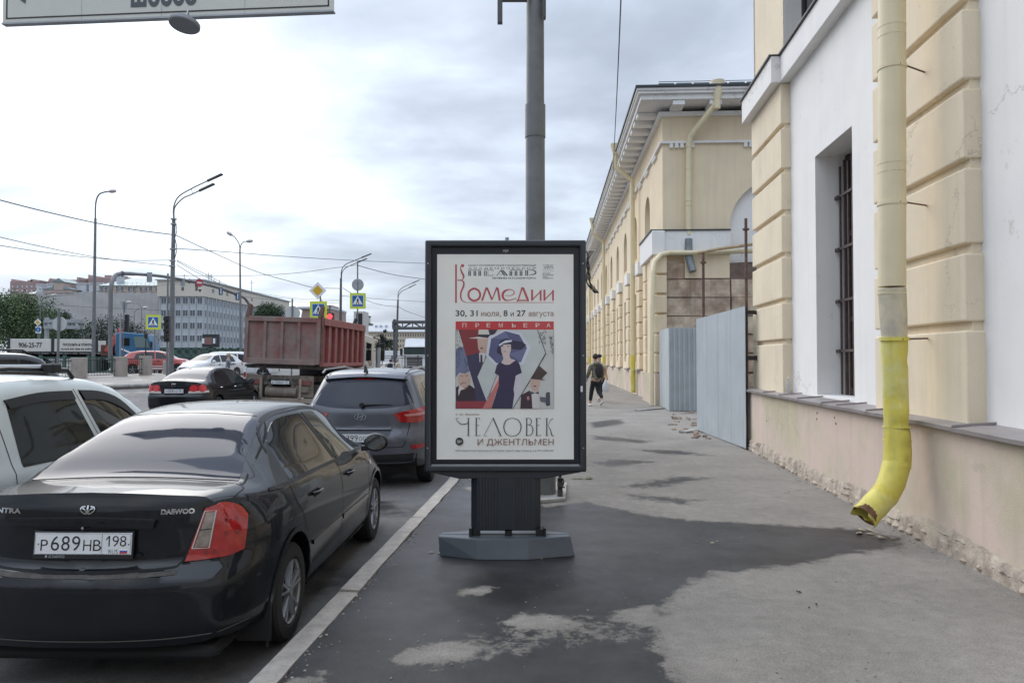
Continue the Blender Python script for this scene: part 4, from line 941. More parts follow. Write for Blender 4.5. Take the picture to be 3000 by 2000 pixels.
    for cx_ in (x0 + .026, x1 - .026):
        for cz_ in (z0 + .20, (z0 + z1) / 2, z1 - .20): m = M(); m.cyl((cx_, -.026, cz_), (cx_, -.018, cz_), .007, n=8); m.build('frame_screw', M_GALV, root)
    m = M(); m.box(X(1700), X(1706), -.026, -.0225, Z(1147), Z(1130)); m.build('sticker', M_WHITE, root)
    m = M(); m.cyl((X(1485), .10, z1 - .01), (X(1485), .10, z1 + .04), .016, n=10); m.build('lifting_eye', M_GALV, root)
    # neck, pedestal and foot
    nk = M(); a0, a1 = X(1250), X(1712); c0, c1 = X(1345), X(1592)
    nk.prism([(a0 + .03, z0 + .01), (a1 - .03, z0 + .01), (a1 - .03, z0 - .005), (c1, z0 - .06), (c0, z0 - .06), (a0 + .03, z0 - .005)], 'y', .0, .17); nk.build('neck', M_AD, root, bevel=.006)
    pd = M(); q0, q1 = X(1380), X(1584); zt, zb = z0 - .055, .205
    prof = []
    n = 46
    for i in range(n + 1):
        x = q0 + (q1 - q0) * i / n; e = abs(2 * i / n - 1); yb = .0 + .05 * max(0, e - .8) * 5
        prof.append((x, yb + (.004 if i % 2 and e > .25 else 0)))
    pol = prof + [(q1, .16), (q0, .16)]
    pd.prism(pol, 'z', zb, zt); pd.build('pedestal', M_AD, root)
    ft = M()
    xl, xr = X(1378), X(1585); fx0, fx1 = X(1400), X(1545); H = .16
    def wedge(pt_top, pt_bot, h):
        n = len(pt_top); ft.add([(x, y, h) for x, y in pt_top] + [(x, y, 0) for x, y in pt_bot], [tuple(range(n)), tuple(range(n, 2 * n))[::-1]] + [(i, i + n, (i + 1) % n + n, (i + 1) % n) for i in range(n)])
    topf = [(-.295, -.10), (.135, -.10), (.49, -.0), (.49, .055), (-.62, .055), (-.62, -.0)]
    botf = [(-.29, -.15), (.135, -.15), (.525, -.03), (.525, .06), (-.60, .06), (-.60, -.03)]
    wedge(topf, botf, H)
    topb = [(-.62, .07), (.49, .07), (.47, .13), (.15, .24), (-.30, .24), (-.60, .13)]; botb = [(-.62, .07), (.52, .07), (.50, .15), (.15, .28), (-.30, .28), (-.62, .15)]
    wedge(topb, botb, H)
    ft.build('foot', M_ADL, root, bevel=.006)
    bl = M()
    for x0_, x1_, y0_, y1_, z1_ in ((-.33, -.27, 0, .12, .215), (-.06, 0, 0, .12, .215), (.2, .26, 0, .12, .215), (-.36, -.335, -.02, .15, .23), (.265, .285, -.02, .15, .23)):
        bl = M(); bl.box(x0_, x1_, y0_, y1_, H - .01, z1_); bl.build('mounting_bracket', M_BLACK, root)
lightbox()

# ------------------------------------------------------------------ big pole behind, its foot, the road sign it carries
def big_pole():
    D = 9.0; a = W(1568.5, 1000, D)
    root = T('lamp_post', 'thick grey steel pole rising behind the theatre poster lightbox', 'pole', loc=(a.x, D, 0))
    r = 55 * D / F / 2
    m = M(); m.tube([(0, 0, .0), (0, 0, 1.2), (0, 0, 4.4), (0, 0, 4.55), (0, 0, 9.5)], [r * 1.08, r * 1.05, r * 1.03, r * .97, r * .93], 28); m.build('pole', M_POLE, root, smooth=True, ang=60)
    m = M(); m.prism([(-.25, -.2), (.20, -.2), (.24, -.08), (.24, .2), (-.25, .2)], 'z', 0, .36); m.build('foot_housing', mat('old_grey_steel', (.13, .13, .125), .7, var=.2, vs=8, bump=.3), root, bevel=.015)
    z = W(1500, 12, D).z
    m = M(); m.cyl((0, 0, 4.35), (0, 0, 4.75), r * 1.10, n=24)
    m.build('pole_collar', M_POLE, root, smooth=True)
    m = M(); m.box(-.45, -.1, -.16, -.10, z - .03, z + .3); m.box(-.46, -.40, -.17, -.09, z - .30, z); m.prism([(.1, z), (.28, z + .02), (.46, z + .13), (.46, z + .3), (.1, z + .3)], 'y', -.14, -.09); m.box(.10, .125, -.18, -.08, z - .24, z + .2)
    m.build('sign_bracket', M_POLED, root)
    # the direction sign hanging over the road
    s = T('road_sign', 'large white overhead direction sign reading the last letters of a highway name', 'road sign', loc=(-4.1, 9, 0))
    P0 = W(8, 68, 9.18); P1 = W(975, 30, 8.83); d = (P1 - P0); d.z = 0; d.normalize(); yaw = math.atan2(d.y, d.x)
    zb0, zb1 = P0.z, P1.z; Hh = 1.5; Ln = (Vector((P1.x, P1.y, 0)) - Vector((P0.x, P0.y, 0))).length
    def S(u, v, w=0):      # along the board, up from the lower edge, towards the camera
        b = zb0 + (zb1 - zb0) * u / Ln
        return (P0.x + d.x * u + d.y * w + 4.1, P0.y + d.y * u - d.x * w - 9, b + v)
    m = M(); V = [S(0, 0, 0), S(Ln, 0, 0), S(Ln, Hh, 0), S(0, Hh, 0), S(0, 0, -.05), S(Ln, 0, -.05), S(Ln, Hh, -.05), S(0, Hh, -.05)]
    m.add(V, [(0, 1, 2, 3), (7, 6, 5, 4), (0, 4, 5, 1), (1, 5, 6, 2), (2, 6, 7, 3), (3, 7, 4, 0)]); m.build('board', mat('sign_panel_cream', (.58, .58, .53), .45, var=.04, vs=2), s)
    m = M()
    for (a_, b_, w_) in ((.035, .06, 0), ):
        for (u0, v0, u1, v1) in ((.045, .045, Ln - .045, .062), (Ln - .062, .045, Ln - .045, Hh), (.045, .045, .062, Hh)):
            m.add([S(u0, v0, .004), S(u1, v0, .004), S(u1, v1, .004), S(u0, v1, .004)], [(0, 1, 2, 3)])
    m.build('border_line', M_BLACKPRINT, s, recalc=False)
    m = M(); m.add([S(-.01, -.02, .01), S(Ln + .01, -.02, .01), S(Ln + .01, .0, .01), S(-.01, .0, .01), S(-.01, -.02, -.07), S(Ln + .01, -.02, -.07), S(Ln + .01, .0, -.07), S(-.01, .0, -.07)], [(0, 1, 2, 3), (7, 6, 5, 4), (0, 4, 5, 1), (1, 5, 6, 2), (2, 6, 7, 3), (3, 7, 4, 0)]); m.build('edge_trim', M_GALV, s)
    k = Ln / 967.0
    m = M(); c0, c1 = (392 - 8) * k, (587 - 8) * k; vb = .125
    text(m, 'шоссе', c0, c1, vb, vb + .26, lambda x, z: S(x, z, .005), bold=.035); m.build('lettering', mat('sign_grey_print', (.07, .08, .09), .5), s, recalc=False)
    m = M(); m.add([S(.07, .40, .005), S(.30, .23, .005), S(.36, .8, .005), S(.07, .8, .005)], [(0, 1, 2, 3)]); m.build('arrow', mat('sign_grey_print', (.07, .08, .09), .5), s, recalc=False)
    for u in (Ln * .245, Ln * .49, Ln * .74):
        m = M(); m.add([S(u, .0, .003), S(u + .006, .0, .003), S(u + .006, Hh, .003), S(u, Hh, .003)], [(0, 1, 2, 3)]); m.build('panel_joint', M_GALV, s, recalc=False)
    m = M(); m.tube([S(.3, .8, -.12), S(Ln, .8, -.12), (a.x + 4.1 - .1, 0, z + .3)], .06, 8); m.tube([S(.3, 1.2, -.12), S(Ln, 1.2, -.12), (a.x + 4.1 - .1, 0, z + .75)], .06, 8); m.build('support_arm', M_GALV, s, smooth=True)
    # the sign's floodlight
    m = M(); c = Vector(S(Ln * .570, -.115, .06)); m.lathe([(0, .03), (.15, .03), (.185, 0), (.19, -.035), (.18, -.05), (0, -.05)], (0, 0, 0), n=24)
    o = m.build('floodlight', mat('lamp_grey', (.20, .21, .22), .4), s, smooth=True); o.location = c; o.rotation_euler = (R(-18), R(8), 0); o.scale = (1, .8, 1)
    m = M(); m.tube([c, S(Ln * .570, .3, -.10)], .015, 6); m.build('lamp_arm', M_GALV, s)
    # concrete slab and the small pipe stub on it
    p = G(1606, 1440)
    m = M(); q = [G(1580, 1430), G(1660, 1467), G(1655, 1424), G(1585, 1410)]
    b0, b1 = G(1540, 1478), G(1657, 1467); c0, c1 = G(1660, 1420), G(1540, 1420)
    m.add([(v.x, v.y, 0.002) for v in (b0, b1, c0, c1)] + [(v.x, v.y, .035) for v in (b0, b1, c0, c1)], [(0, 1, 5, 4), (1, 2, 6, 5), (2, 3, 7, 6), (3, 0, 4, 7), (4, 5, 6, 7)])
    tag(m.build('footing_slab', M_CONC), 'pale concrete slab in the pavement at the foot of the big grey pole', 'slab')
    c = G(1641, 1462); c.z = .035; st = T('pipe_stub', 'short dark stack of bolted pipe fittings standing on the concrete slab', 'pipe stub', loc=c)
    for i, (z0, z1, rr) in enumerate(((0, .075, .032), (.08, .115, .030), (.12, .165, .034), (.17, .215, .031), (.22, .24, .017), (.24, .262, .022))):
        m = M(); m.cyl((0, 0, z0), (0, 0, z1), rr, n=10); m.build('fitting', M_BLACK if i % 2 else mat('brown_fitting', (.07, .05, .045), .5), st)
    m = M(); m.tube([(.03, 0, .21), (.045, 0, .17), (.03, 0, .12)], .008, 6); m.tube([(.03, 0, .11), (.055, 0, .10)], .008, 6); m.build('tie_rod', M_BLACK, st)
big_pole()
# ------------------------------------------------------------------ vehicles
M_GLASS = mat('tinted_car_glass', (.010, .012, .015), .03, spec=.4)
M_CHROME = mat('chrome', (.62, .63, .65), .15, metal=1)
M_ALLOY = mat('alloy_wheel', (.38, .39, .41), .3, metal=.8)
M_RED = mat('red_lamp_lens', (.34, .010, .010), .12, coat=.8, var=.25, vs=22)
M_CLEAR = mat('clear_lamp_lens', (.62, .58, .52), .12, coat=.8)
M_PLATE = mat('number_plate_white', (.66, .67, .68), .5, var=.05, vs=8)
M_TRIM = mat('rubber_trim', (.014, .014, .015), .55)
M_WELL = mat('wheel_well', (.008, .008, .008), .9)
M_SEAM = mat('panel_gap', (.003, .003, .003), .8)
def paint(name, col, metal=.0, rough=.32, dust=None):
    return mat(name, col, rough, metal=metal, coat=.62, spec=.15, var=.05, vs=3, col2=dust, cs=1.3, clo=.5, chi=.75)
def chaikin(P, n=2):
    for _ in range(n):
        Q_ = [P[0]]
        for a, b in zip(P, P[1:]): Q_ += [a * .75 + b * .25, a * .25 + b * .75]
        Q_.append(P[-1]); P = Q_
    return P
def resample(P, n):
    P = np.array(P); d = np.r_[0, np.cumsum(np.linalg.norm(np.diff(P, axis=0), axis=1))]; t = np.linspace(0, d[-1], n)
    return np.stack([np.interp(t, d, P[:, i]) for i in range(P.shape[1])], 1)
class Car:
    """A closed, lofted car body. y runs from the rear bumper (0) to the front; side windows, lamps and gaps are laid onto it."""
    def __init__(s, p):
        s.p = p; L = s.L = p['L']; NR = 46
        ys = np.concatenate([np.linspace(0, .45, 14)[:-1], np.linspace(.45, L - .45, 62), np.linspace(L - .45, L, 14)[1:]])
        f = lambda k: pchip(*zip(*p[k]), ys)
        Wd, wb, zs, zb, wt, zt = f('W'), f('wb'), f('zs'), f('zb'), f('wt'), f('zt'); cr = p.get('crown', .025)
        rings = []
        for i in range(len(ys)):
            w, b, s0, z1, t, z2 = Wd[i], wb[i], zs[i], zb[i], wt[i], zt[i]; d = max(.004, min(.075, (z2 - z1) * .28)); zm = p.get('zm', .60)
            P = [np.array(q) for q in ((0, s0), (w * .86, s0), (w * .955, s0 + .03), (w * .985, s0 + .14), (w, zm - .05), (w, zm + .02), (w * .99, z1 - .16), (b + .02, z1 - .045), (b + .006, z1 - .012), (b - .012, z1 + .004),
                 (b + (t - b) * .5, z1 + (z2 - d - z1) * .52), (t + .012, z2 - d), (t - .03, z2 - d * .35), (t * .82, z2), (t * .4, z2 + cr * .8), (0, z2 + cr))]
            rings.append(resample(chaikin(P, 2), NR))
        rg = np.array(rings); n, m = len(ys), NR
        X = np.concatenate([rg[:, :, 0], -rg[:, -2:0:-1, 0]], 1); Z = np.concatenate([rg[:, :, 1], rg[:, -2:0:-1, 1]], 1); Y = np.repeat(ys[:, None], X.shape[1], 1)
        rows = [(X[i], Y[i], Z[i]) for i in range(n)]
        def caps(i, y):
            zc = (Z[i].min() + Z[i].max()) / 2; return [(X[i] * k, np.full(X.shape[1], y), zc + (Z[i] - zc) * k) for k in np.linspace(1, .02, 15)[1:]]
        rows = caps(0, 0.0)[::-1] + rows + caps(n - 1, L)
        X, Y, Z = [np.array([r[k] for r in rows]) for k in range(3)]
        wm = max(Wd)
        def g(prof, z, x, c):
            return np.interp(z, *zip(*prof)) + c * np.clip(np.abs(x) / wm, 0, 1) ** 2.6
        wr = np.clip(1 - Y / p.get('rl', .8), 0, 1) ** 1.5; wf = np.clip(1 - (L - Y) / .9, 0, 1) ** 1.5
        Y = Y + wr * g(p['rear'], Z, X, p.get('cr', .16)) - wf * g(p['front'], Z, X, p.get('cf', .28))
        mb = M(); mb.grid([[(X[i, k], Y[i, k], Z[i, k]) for k in range(X.shape[1])] for i in range(X.shape[0])], closed=True)
        k = X.shape[1]; mb.f.append(tuple(range(k))); mb.m.append(0); q = (X.shape[0] - 1) * k; mb.f.append(tuple(range(q, q + k))[::-1]); mb.m.append(0)
        s.mb = mb; s.bvh = BVHTree.FromPolygons([Vector(v) for v in mb.v], mb.f)
    def body(s, root, mt, wells=True, name='body'):
        o = s.mb.build(name, [mt, M_WELL], root, smooth=True, ang=40)
        if wells:
            c = M(); r = s.p.get('rw', .31) + .055
            for y in s.p['axles']:
                for sg in (-1, 1):
                    c.cyl((sg * (s.p['tw'] - .30), y, s.p['rw'] + .012), (sg * 1.25, y, s.p['rw'] + .012), r, n=28, mi=1)
            co = c.build('cutter', [M_WELL, M_WELL], root); md = o.modifiers.new('b', 'BOOLEAN'); md.operation = 'DIFFERENCE'; md.solver = 'EXACT'; md.object = co
            bpy.context.view_layer.update(); dg = bpy.context.evaluated_depsgraph_get(); me = bpy.data.meshes.new_from_object(o.evaluated_get(dg), preserve_all_data_layers=True, depsgraph=dg)
            o.modifiers.clear(); o.data = me; me.materials.clear(); me.materials.append(mt); me.materials.append(M_WELL); me.shade_smooth(); me.set_sharp_from_angle(angle=R(40))
            bpy.data.objects.remove(co)
        return o
    def hit(s, o, d):
        h = s.bvh.ray_cast(Vector(o), Vector(d)); return (h[0], h[1]) if h[0] is not None else (None, None)
    def pt(s, view, a, b):
        """a, b in the view's plane -> origin, direction. side: (y, z) from +x; left: from -x; rear: (x, z); front; top: (x, y); rr: rear-right corner, a = .8x + .6y"""
        if view == 'side': return (3, a, b), (-1, 0, 0)
        if view == 'left': return (-3, a, b), (1, 0, 0)
        if view == 'rear': return (a, -3, b), (0, 1, 0)
        if view == 'front': return (a, s.L + 3, b), (0, -1, 0)
        if view == 'top': return (a, b, 4), (0, 0, -1)
        sg = 1 if view[1] == 'r' else -1                                     # rr rl fr fl
        fy = 1 if view[0] == 'r' else -1; y0 = 0 if fy == 1 else s.L
        o = Vector((.8 * a * sg, y0 + fy * .6 * a, b)) + Vector((.6 * sg * 3, -.8 * fy * 3, 0)); return o, (-.6 * sg, .8 * fy, 0)
    def patch(s, name, view, lo, up, mt, root, off=.004, nu=18, nv=8, curve=True, thick=.012, smooth=True, label=None, build=True, mb=None, mi=0):
        def rs(P):
            P = [Vector((a, b, 0)) for a, b in P]
            if curve and len(P) > 2: P = bez(P, 6)
            return resample([(v.x, v.y) for v in P], nu)
        A, B = rs(lo), rs(up); G_ = []; last = None
        for j in range(nv + 1):
            row = []
            for i in range(nu):
                q = A[i] + (B[i] - A[i]) * j / nv; o, d = s.pt(view, q[0], q[1]); h, n = s.hit(o, d)
                if h is None: h, n = (last if last else (Vector(o) + Vector(d) * 3, -Vector(d)))
                if n.dot(Vector(d)) > 0: n = -n
                last = (h, n); row.append(h + (n * .5 - Vector(d).normalized() * .5).normalized() * off)
            G_.append(row)
        m = mb or M(); m.grid(G_, mi)
        rim = G_[0] + [r[-1] for r in G_[1:]] + G_[-1][-2::-1] + [r[0] for r in G_[-2::-1]]
        dd = Vector(s.pt(view, 0, 1)[1]) * (off + thick); m.grid([rim, [p + dd for p in rim]], mi)
        return m.build(name, mt, root, smooth=smooth, ang=50, recalc=False, label=label) if build else m
    def line(s, view, pts, mt, root, w=.006, name='panel_gap', off=.0012, curve=True, mb=None):
        P = bez([(a, b, 0) for a, b in pts], 7) if curve and len(pts) > 2 else [Vector((*pts[0], 0)).lerp(Vector((*pts[-1], 0)), k / 14) for k in range(15)] if len(pts) == 2 else [Vector((a, b, 0)) for a, b in pts]
        rows = []; last = None
        for i, p in enumerate(P):
            d2 = (P[min(i + 1, len(P) - 1)] - P[max(i - 1, 0)]).normalized(); nr = Vector((-d2.y, d2.x, 0)) * w / 2; row = []
            for q in (p + nr, p - nr):
                o, d = s.pt(view, q.x, q.y); h, n = s.hit(o, d)
                if h is None: break
                if n.dot(Vector(d)) > 0: n = -n
                row.append(h + n * off)
            if len(row) == 2: rows.append(row)
        m = mb or M()
        if len(rows) > 1: m.grid(rows)
        return m if mb is not None else m.build(name, mt, root, recalc=False)
def make_wheel(root, x, y, r, w, side, rim_mt=M_ALLOY, spokes=5, double=True, cap=None, dark=True):
    o = bpy.data.objects.new('wheel', None); C.objects.link(o); o.parent = root; o.location = (x, y, r); o.rotation_euler = (0, 0, 0 if side > 0 else math.pi)
    t = M(); t.lathe([(r * .63, -w), (r * .9, -w), (r * .98, -w * .85), (r, -w * .6), (r, -w * .4), (r * .985, -.015), (r * .93, .004), (r * .70, .008), (r * .655, -.002), (r * .64, -.02), (r * .62, -w)], (0, 0, 0), 'x', 36)
    t.build('tyre', M_RUBBER, o, smooth=True)
    rr = r * .65; k = M()
    k.lathe([(rr * .99, .004), (rr, -.004), (rr * .955, -.012), (rr * .93, -.06), (rr * .93, -w * .8)], (0, 0, 0), 'x', 36)
    n = spokes
    for i in range(n):
        a = 2 * math.pi * i / n + .3
        for da in ((-.17, .17) if double else (0,)):
            c0 = Vector((-.006, math.cos(a + da * .35) * rr * .13, math.sin(a + da * .35) * rr * .13)); c1 = Vector((.001, math.cos(a + da) * rr * .96, math.sin(a + da) * rr * .96))
            d = (c1 - c0).normalized(); s_ = Vector((0, -d.z, d.y)).normalized(); wd = .010 if double else .03
            k.add([c0 - s_ * wd, c0 + s_ * wd, c1 + s_ * wd * .7, c1 - s_ * wd * .7] + [v + Vector((-.03, 0, 0)) for v in (c0 - s_ * wd * 1.6, c0 + s_ * wd * 1.6, c1 + s_ * wd, c1 - s_ * wd)], [(0, 1, 2, 3), (0, 4, 5, 1), (1, 5, 6, 2), (2, 6, 7, 3), (3, 7, 4, 0)])
    k.cyl((-.02, 0, 0), (.002, 0, 0), rr * .17, n=14)
    k.build('rim', rim_mt, o, smooth=True)
    b = M(); b.cyl((-w * .7, 0, 0), (-.05, 0, 0), rr * .93, n=24); b.build('brake_disc', M_WELL, o)
    return o
def wheels(car, root, **kw):
    for y in car.p['axles']:
        for sg in (1, -1): make_wheel(root, sg * car.p['tw'], y, car.p['rw'], .20, sg, **kw)
def plate_text(root, txt, reg, fn, w=.52, h=.112, frame=True, flag=True):
    """fn(x, z, lift) -> point on the plate's face, plate centred at 0,0"""
    def quad(m, x0, x1, z0, z1, l0, l1):
        m.add([fn(x0, z0, l1), fn(x1, z0, l1), fn(x1, z1, l1), fn(x0, z1, l1), fn(x0, z0, l0), fn(x1, z0, l0), fn(x1, z1, l0), fn(x0, z1, l0)], [(0, 1, 2, 3), (7, 6, 5, 4), (0, 4, 5, 1), (1, 5, 6, 2), (2, 6, 7, 3), (3, 7, 4, 0)])
    m = M(); quad(m, -w / 2 - .008, w / 2 + .008, -h / 2 - .026, h / 2 + .008, 0, .010); fr = m.build('plate_frame', M_BLACK, root, bevel=.003)
    m = M(); quad(m, -w / 2, w / 2, -h / 2, h / 2, .006, .014); pl = m.build('number_plate', M_PLATE, root, bevel=.002)
    m = M(); s = w / .52
    def one(mb, x0, x1, z0, z1):
        t = (x1 - x0) * .32; fz = (z1 - z0) * .30
        mb.add([fn(x1 - t, z0, .0152), fn(x1, z0, .0152), fn(x1, z1, .0152), fn(x1 - t, z1, .0152), fn(x0, z1 - fz, .0152), fn(x0, z1 - fz - t * 1.1, .0152), fn(x1 - t, z1 - t * 1.4, .0152)], [(0, 1, 2, 3), (3, 4, 5, 6)])
    x = -.243 * s
    if txt:
        a, b, c = txt[0], txt[1:4], txt[4:]
        text(m, a, -.225 * s, -.187 * s, -.035 * s, .021 * s, lambda u, v: fn(u, v, .0152), bold=-.008)
        for i, ch in enumerate(b):
            u = (-.170 + i * .056) * s
            if ch == '1': one(m, u + .01 * s, u + .034 * s, -.035 * s, .040 * s); continue
            text(m, ch, u, u + .044 * s, -.035 * s, .040 * s, lambda u, v: fn(u, v, .0152), bold=-.005)
        for i, ch in enumerate(c):
            u = (.003 + i * .053) * s; text(m, ch, u, u + .043 * s, -.035 * s, .021 * s, lambda u, v: fn(u, v, .0152), bold=-.008)
    n = len(reg)
    for i, ch in enumerate(reg):
        u = (.135 if n == 2 else .118) * s + i * .040 * s
        if ch == '1': one(m, u + .006 * s, u + .026 * s, -.012 * s, .042 * s); continue
        text(m, ch, u + (.010 * s if ch == '1' else 0), u + (.026 if ch == '1' else .034) * s, -.012 * s, .042 * s, lambda u, v: fn(u, v, .0152), bold=-.008)
    text(m, 'RUS', .140 * s, .190 * s, -.048 * s, -.028 * s, lambda u, v: fn(u, v, .0152), bold=-.012)
    q = .0015 * s
    for (a, b, c, d) in ((.1005, .1025, -.054, .054), (-.256, -.2545, -.05, .05), (.2545, .256, -.05, .05), (-.254, .254, -.0535, -.052), (-.254, .254, .052, .0535)):
        m.add([fn(a * s, c * s, .0151), fn(b * s, c * s, .0151), fn(b * s, d * s, .0151), fn(a * s, d * s, .0151)], [(0, 1, 2, 3)])
    for u in (-.238, .246): m.add([fn(u * s + .004 * math.cos(t), -.002 + .004 * math.sin(t), .0153) for t in [k * math.pi / 4 for k in range(8)]], [tuple(range(8))])
    m.build('lettering', M_BLACKPRINT, pl, recalc=False)
    if flag:
        for i, mt in enumerate((M_WHITE, mat('flag_blue', (.03, .07, .35), .5), mat('flag_red', (.5, .03, .03), .5))):
            m = M(); z1 = (-.026 - i * .0075) * s; m.add([fn(.200 * s, z1 - .0075 * s, .0153), fn(.240 * s, z1 - .0075 * s, .0153), fn(.240 * s, z1, .0153), fn(.200 * s, z1, .0153)], [(0, 1, 2, 3)]); m.build('flag_stripe', mt, pl, recalc=False)
    return pl
def mirror(root, x, y, z, sg, mt, sc=1.):
    m = M(); m.ico((x + sg * .10 * sc, y + .03, z), (.115 * sc, .075 * sc, .085 * sc), 0, 3); 
    for i, v in enumerate(m.v):
        vx, vy, vz = v
        if vy < y - .005: m.v[i] = (vx, y - .005, vz)
    o = m.build('door_mirror', mt, root, smooth=True, ang=40)
    m = M(); m.box(x - sg * .03, x + sg * .03, y - .02, y + .05, z - .075, z - .03); m.build('mirror_arm', M_BLACK, o)
    m = M(); a = x + sg * .10 * sc
    m.add([(a + .095 * sc * math.cos(t), y - .008, z + .068 * sc * math.sin(t)) for t in [k * math.pi / 8 for k in range(16)]], [tuple(range(16))]); m.build('mirror_glass', mat('mirror_glass', (.25, .27, .28), .05, metal=1), o, recalc=False)
def handle(car, root, view, y, z, mt, sg=1):
    o, d = car.pt(view, y, z); h, n = car.hit(o, d)
    if h is None: return
    m = M(); P = bez([(h.x - d[0] * .002, y - .085, z), (h.x - d[0] * .032, y - .06, z + .004), (h.x - d[0] * .036, y, z + .006), (h.x - d[0] * .032, y + .06, z + .004), (h.x - d[0] * .002, y + .085, z)], 5)
    m.tube(P, .0125, 8); m.build('door_handle', mt, root, smooth=True)
    car.patch('handle_recess', view, [(y - .06, z - .03), (y + .06, z - .03)], [(y - .06, z + .02), (y + .06, z + .02)], M_SEAM, root, off=.0015, nu=6, nv=2, thick=0, curve=False)

# ---- the near black saloon
def black_saloon():
    h = R(-1.0); root = T('black_saloon', 'near black saloon parked at the kerb with big red tail lamps and plate 689', 'car', loc=(-2.275, 3.86, -.13), rz=h)
    p = dict(L=4.5, rw=.305, tw=.855, axles=(.90, 3.50), zm=.58, cr=.20, rl=.85,
        W=[(0, .73), (.08, .775), (.25, .83), (.5, .865), (.9, .88), (2.3, .875), (3.5, .875), (4.0, .84), (4.3, .76), (4.5, .66)],
        wb=[(0, .66), (.2, .72), (.5, .775), (.9, .815), (2.2, .825), (3.3, .80), (3.9, .74), (4.5, .58)],
        zs=[(0, .27), (.3, .235), (.9, .21), (3.6, .20), (4.5, .24)],
        zb=[(0, .985), (.35, 1.0), (.9, .985), (2.2, .95), (3.2, .93), (3.6, .86), (4.1, .74), (4.5, .60)],
        wt=[(0, .60), (.42, .655), (.62, .66), (.95, .585), (1.30, .525), (1.9, .545), (2.5, .56), (2.9, .58), (3.3, .66), (3.6, .68), (4.1, .60), (4.5, .45)],
        zt=[(0, 1.035), (.25, 1.045), (.56, 1.055), (.80, 1.17), (1.05, 1.285), (1.30, 1.365), (1.6, 1.405), (2.0, 1.425), (2.35, 1.415), (2.65, 1.36), (3.0, 1.18), (3.3, 1.02), (3.5, .97), (3.9, .92), (4.3, .80), (4.5, .66)],
        rear=[(.2, .10), (.28, .03), (.36, 0), (.58, -.005), (.645, .02), (.665, .085), (.70, .105), (.9, .115), (.99, .13), (1.03, .15), (1.1, .16)],
        front=[(.2, .06), (.35, 0), (.6, .02), (.75, .12), (.9, .2)], crown=.022)
    car = Car(p); PB = paint('black_car_paint', (.006, .008, .011), rough=.35, dust=(.015, .015, .016)); car.body(root, PB)
    wheels(car, root)
    # glass
    car.patch('rear_window', 'top', [(-.625, .60), (-.35, .575), (0, .565), (.35, .575), (.625, .60)], [(-.50, 1.30), (-.3, 1.325), (0, 1.335), (.3, 1.325), (.50, 1.30)], mat('tinted_rear_glass', (.030, .033, .048), .05, spec=.30), root, off=.004, nu=26, nv=14)
    car.patch('windscreen', 'top', [(-.62, 3.22), (0, 3.28), (.62, 3.22)], [(-.52, 2.55), (0, 2.52), (.52, 2.55)], M_GLASS, root, nu=22, nv=10)
    car.line('top', [(-.655, .56), (-.66, .62), (-.53, 1.33), (-.3, 1.36), (0, 1.37), (.3, 1.36), (.53, 1.33), (.66, .62), (.655, .56)], M_SEAM, root, w=.012, name='window_seal')
    for v, sg in (('side', 1), ('left', -1)):
        car.patch('rear_door_window', v, [(1.02, .985), (1.5, .985), (2.10, .975)], [(1.16, 1.21), (1.50, 1.335), (1.96, 1.352)], M_GLASS, root, nu=18)
        car.patch('front_door_window', v, [(2.19, .975), (2.7, .965), (3.16, .955)], [(2.06, 1.352), (2.40, 1.335), (2.62, 1.27)], mat('clear_side_glass', (.035, .046, .046), .03, spec=.5), root, nu=18)
        car.patch('pillar_trim', v, [(2.115, .985), (2.175, .985)], [(1.975, 1.35), (2.045, 1.35)], M_TRIM, root, nu=4, curve=False)
        car.patch('quarter_trim', v, [(.76, .99), (.99, .988)], [(1.02, 1.13), (1.13, 1.20)], M_TRIM, root, nu=6, curve=False)
        car.line(v, [(.66, .985), (1.0, .977), (1.6, .972), (2.2, .962), (2.8, .95), (3.22, .94)], M_TRIM, root, w=.02, name='belt_trim', off=.004)
        car.line(v, [(.98, .995), (1.12, 1.225), (1.28, 1.32), (1.55, 1.375), (1.95, 1.388), (2.35, 1.372), (2.66, 1.30), (2.95, 1.12), (3.22, .95)], M_TRIM, root, w=.022, name='window_surround', off=.003)
        car.line(v, [(1.16, .60), (1.10, .74), (.98, .86), (.95, .96)], M_SEAM, root, w=.008); car.line(v, [(2.12, .965), (2.16, .8), (2.14, .5), (2.10, .27)], M_SEAM, root, w=.008)
        car.line(v, [(3.14, .94), (3.17, .8), (3.14, .5), (3.08, .30)], M_SEAM, root, w=.008); car.line(v, [(1.3, .27), (1.26, .42), (1.16, .60)], M_SEAM, root, w=.008)
        car.line(v, [(1.28, .27), (2.2, .26), (3.08, .27)], M_SEAM, root, w=.01)
        car.patch('side_moulding', v, [(1.30, .50), (2.09, .495)], [(1.28, .535), (2.09, .53)], PB, root, off=.012, nu=12, nv=2, curve=False); car.patch('side_moulding', v, [(2.15, .495), (3.08, .49)], [(2.15, .53), (3.08, .525)], PB, root, off=.012, nu=12, nv=2, curve=False)
        handle(car, root, v, 1.42, .84, PB); handle(car, root, v, 2.42, .825, PB)
        car.patch('sill_skirt', v, [(1.30, .215), (2.2, .205), (3.08, .21)], [(1.28, .25), (2.2, .245), (3.08, .25)], PB, root, off=.018, nu=14, nv=2)
        for y0 in p['axles']:
            A_ = [(y0 + (.37) * math.cos(t), .317 + .37 * math.sin(t)) for t in [math.pi * k / 10 for k in range(11)]]
            car.line(v, A_, PB, root, w=.03, name='wheel_arch', off=.008)
        m = M(); m.cyl((sg * (p['tw'] - .03), p['axles'][0] - .35, .26), (sg * (p['tw'] - .02), p['axles'][0] - .38, .10), .01, n=6)
        m.box(min(sg * .66, sg * .86), max(sg * .66, sg * .86), .50, .515, .14, .36); m.build('mud_flap', M_TRIM, root)
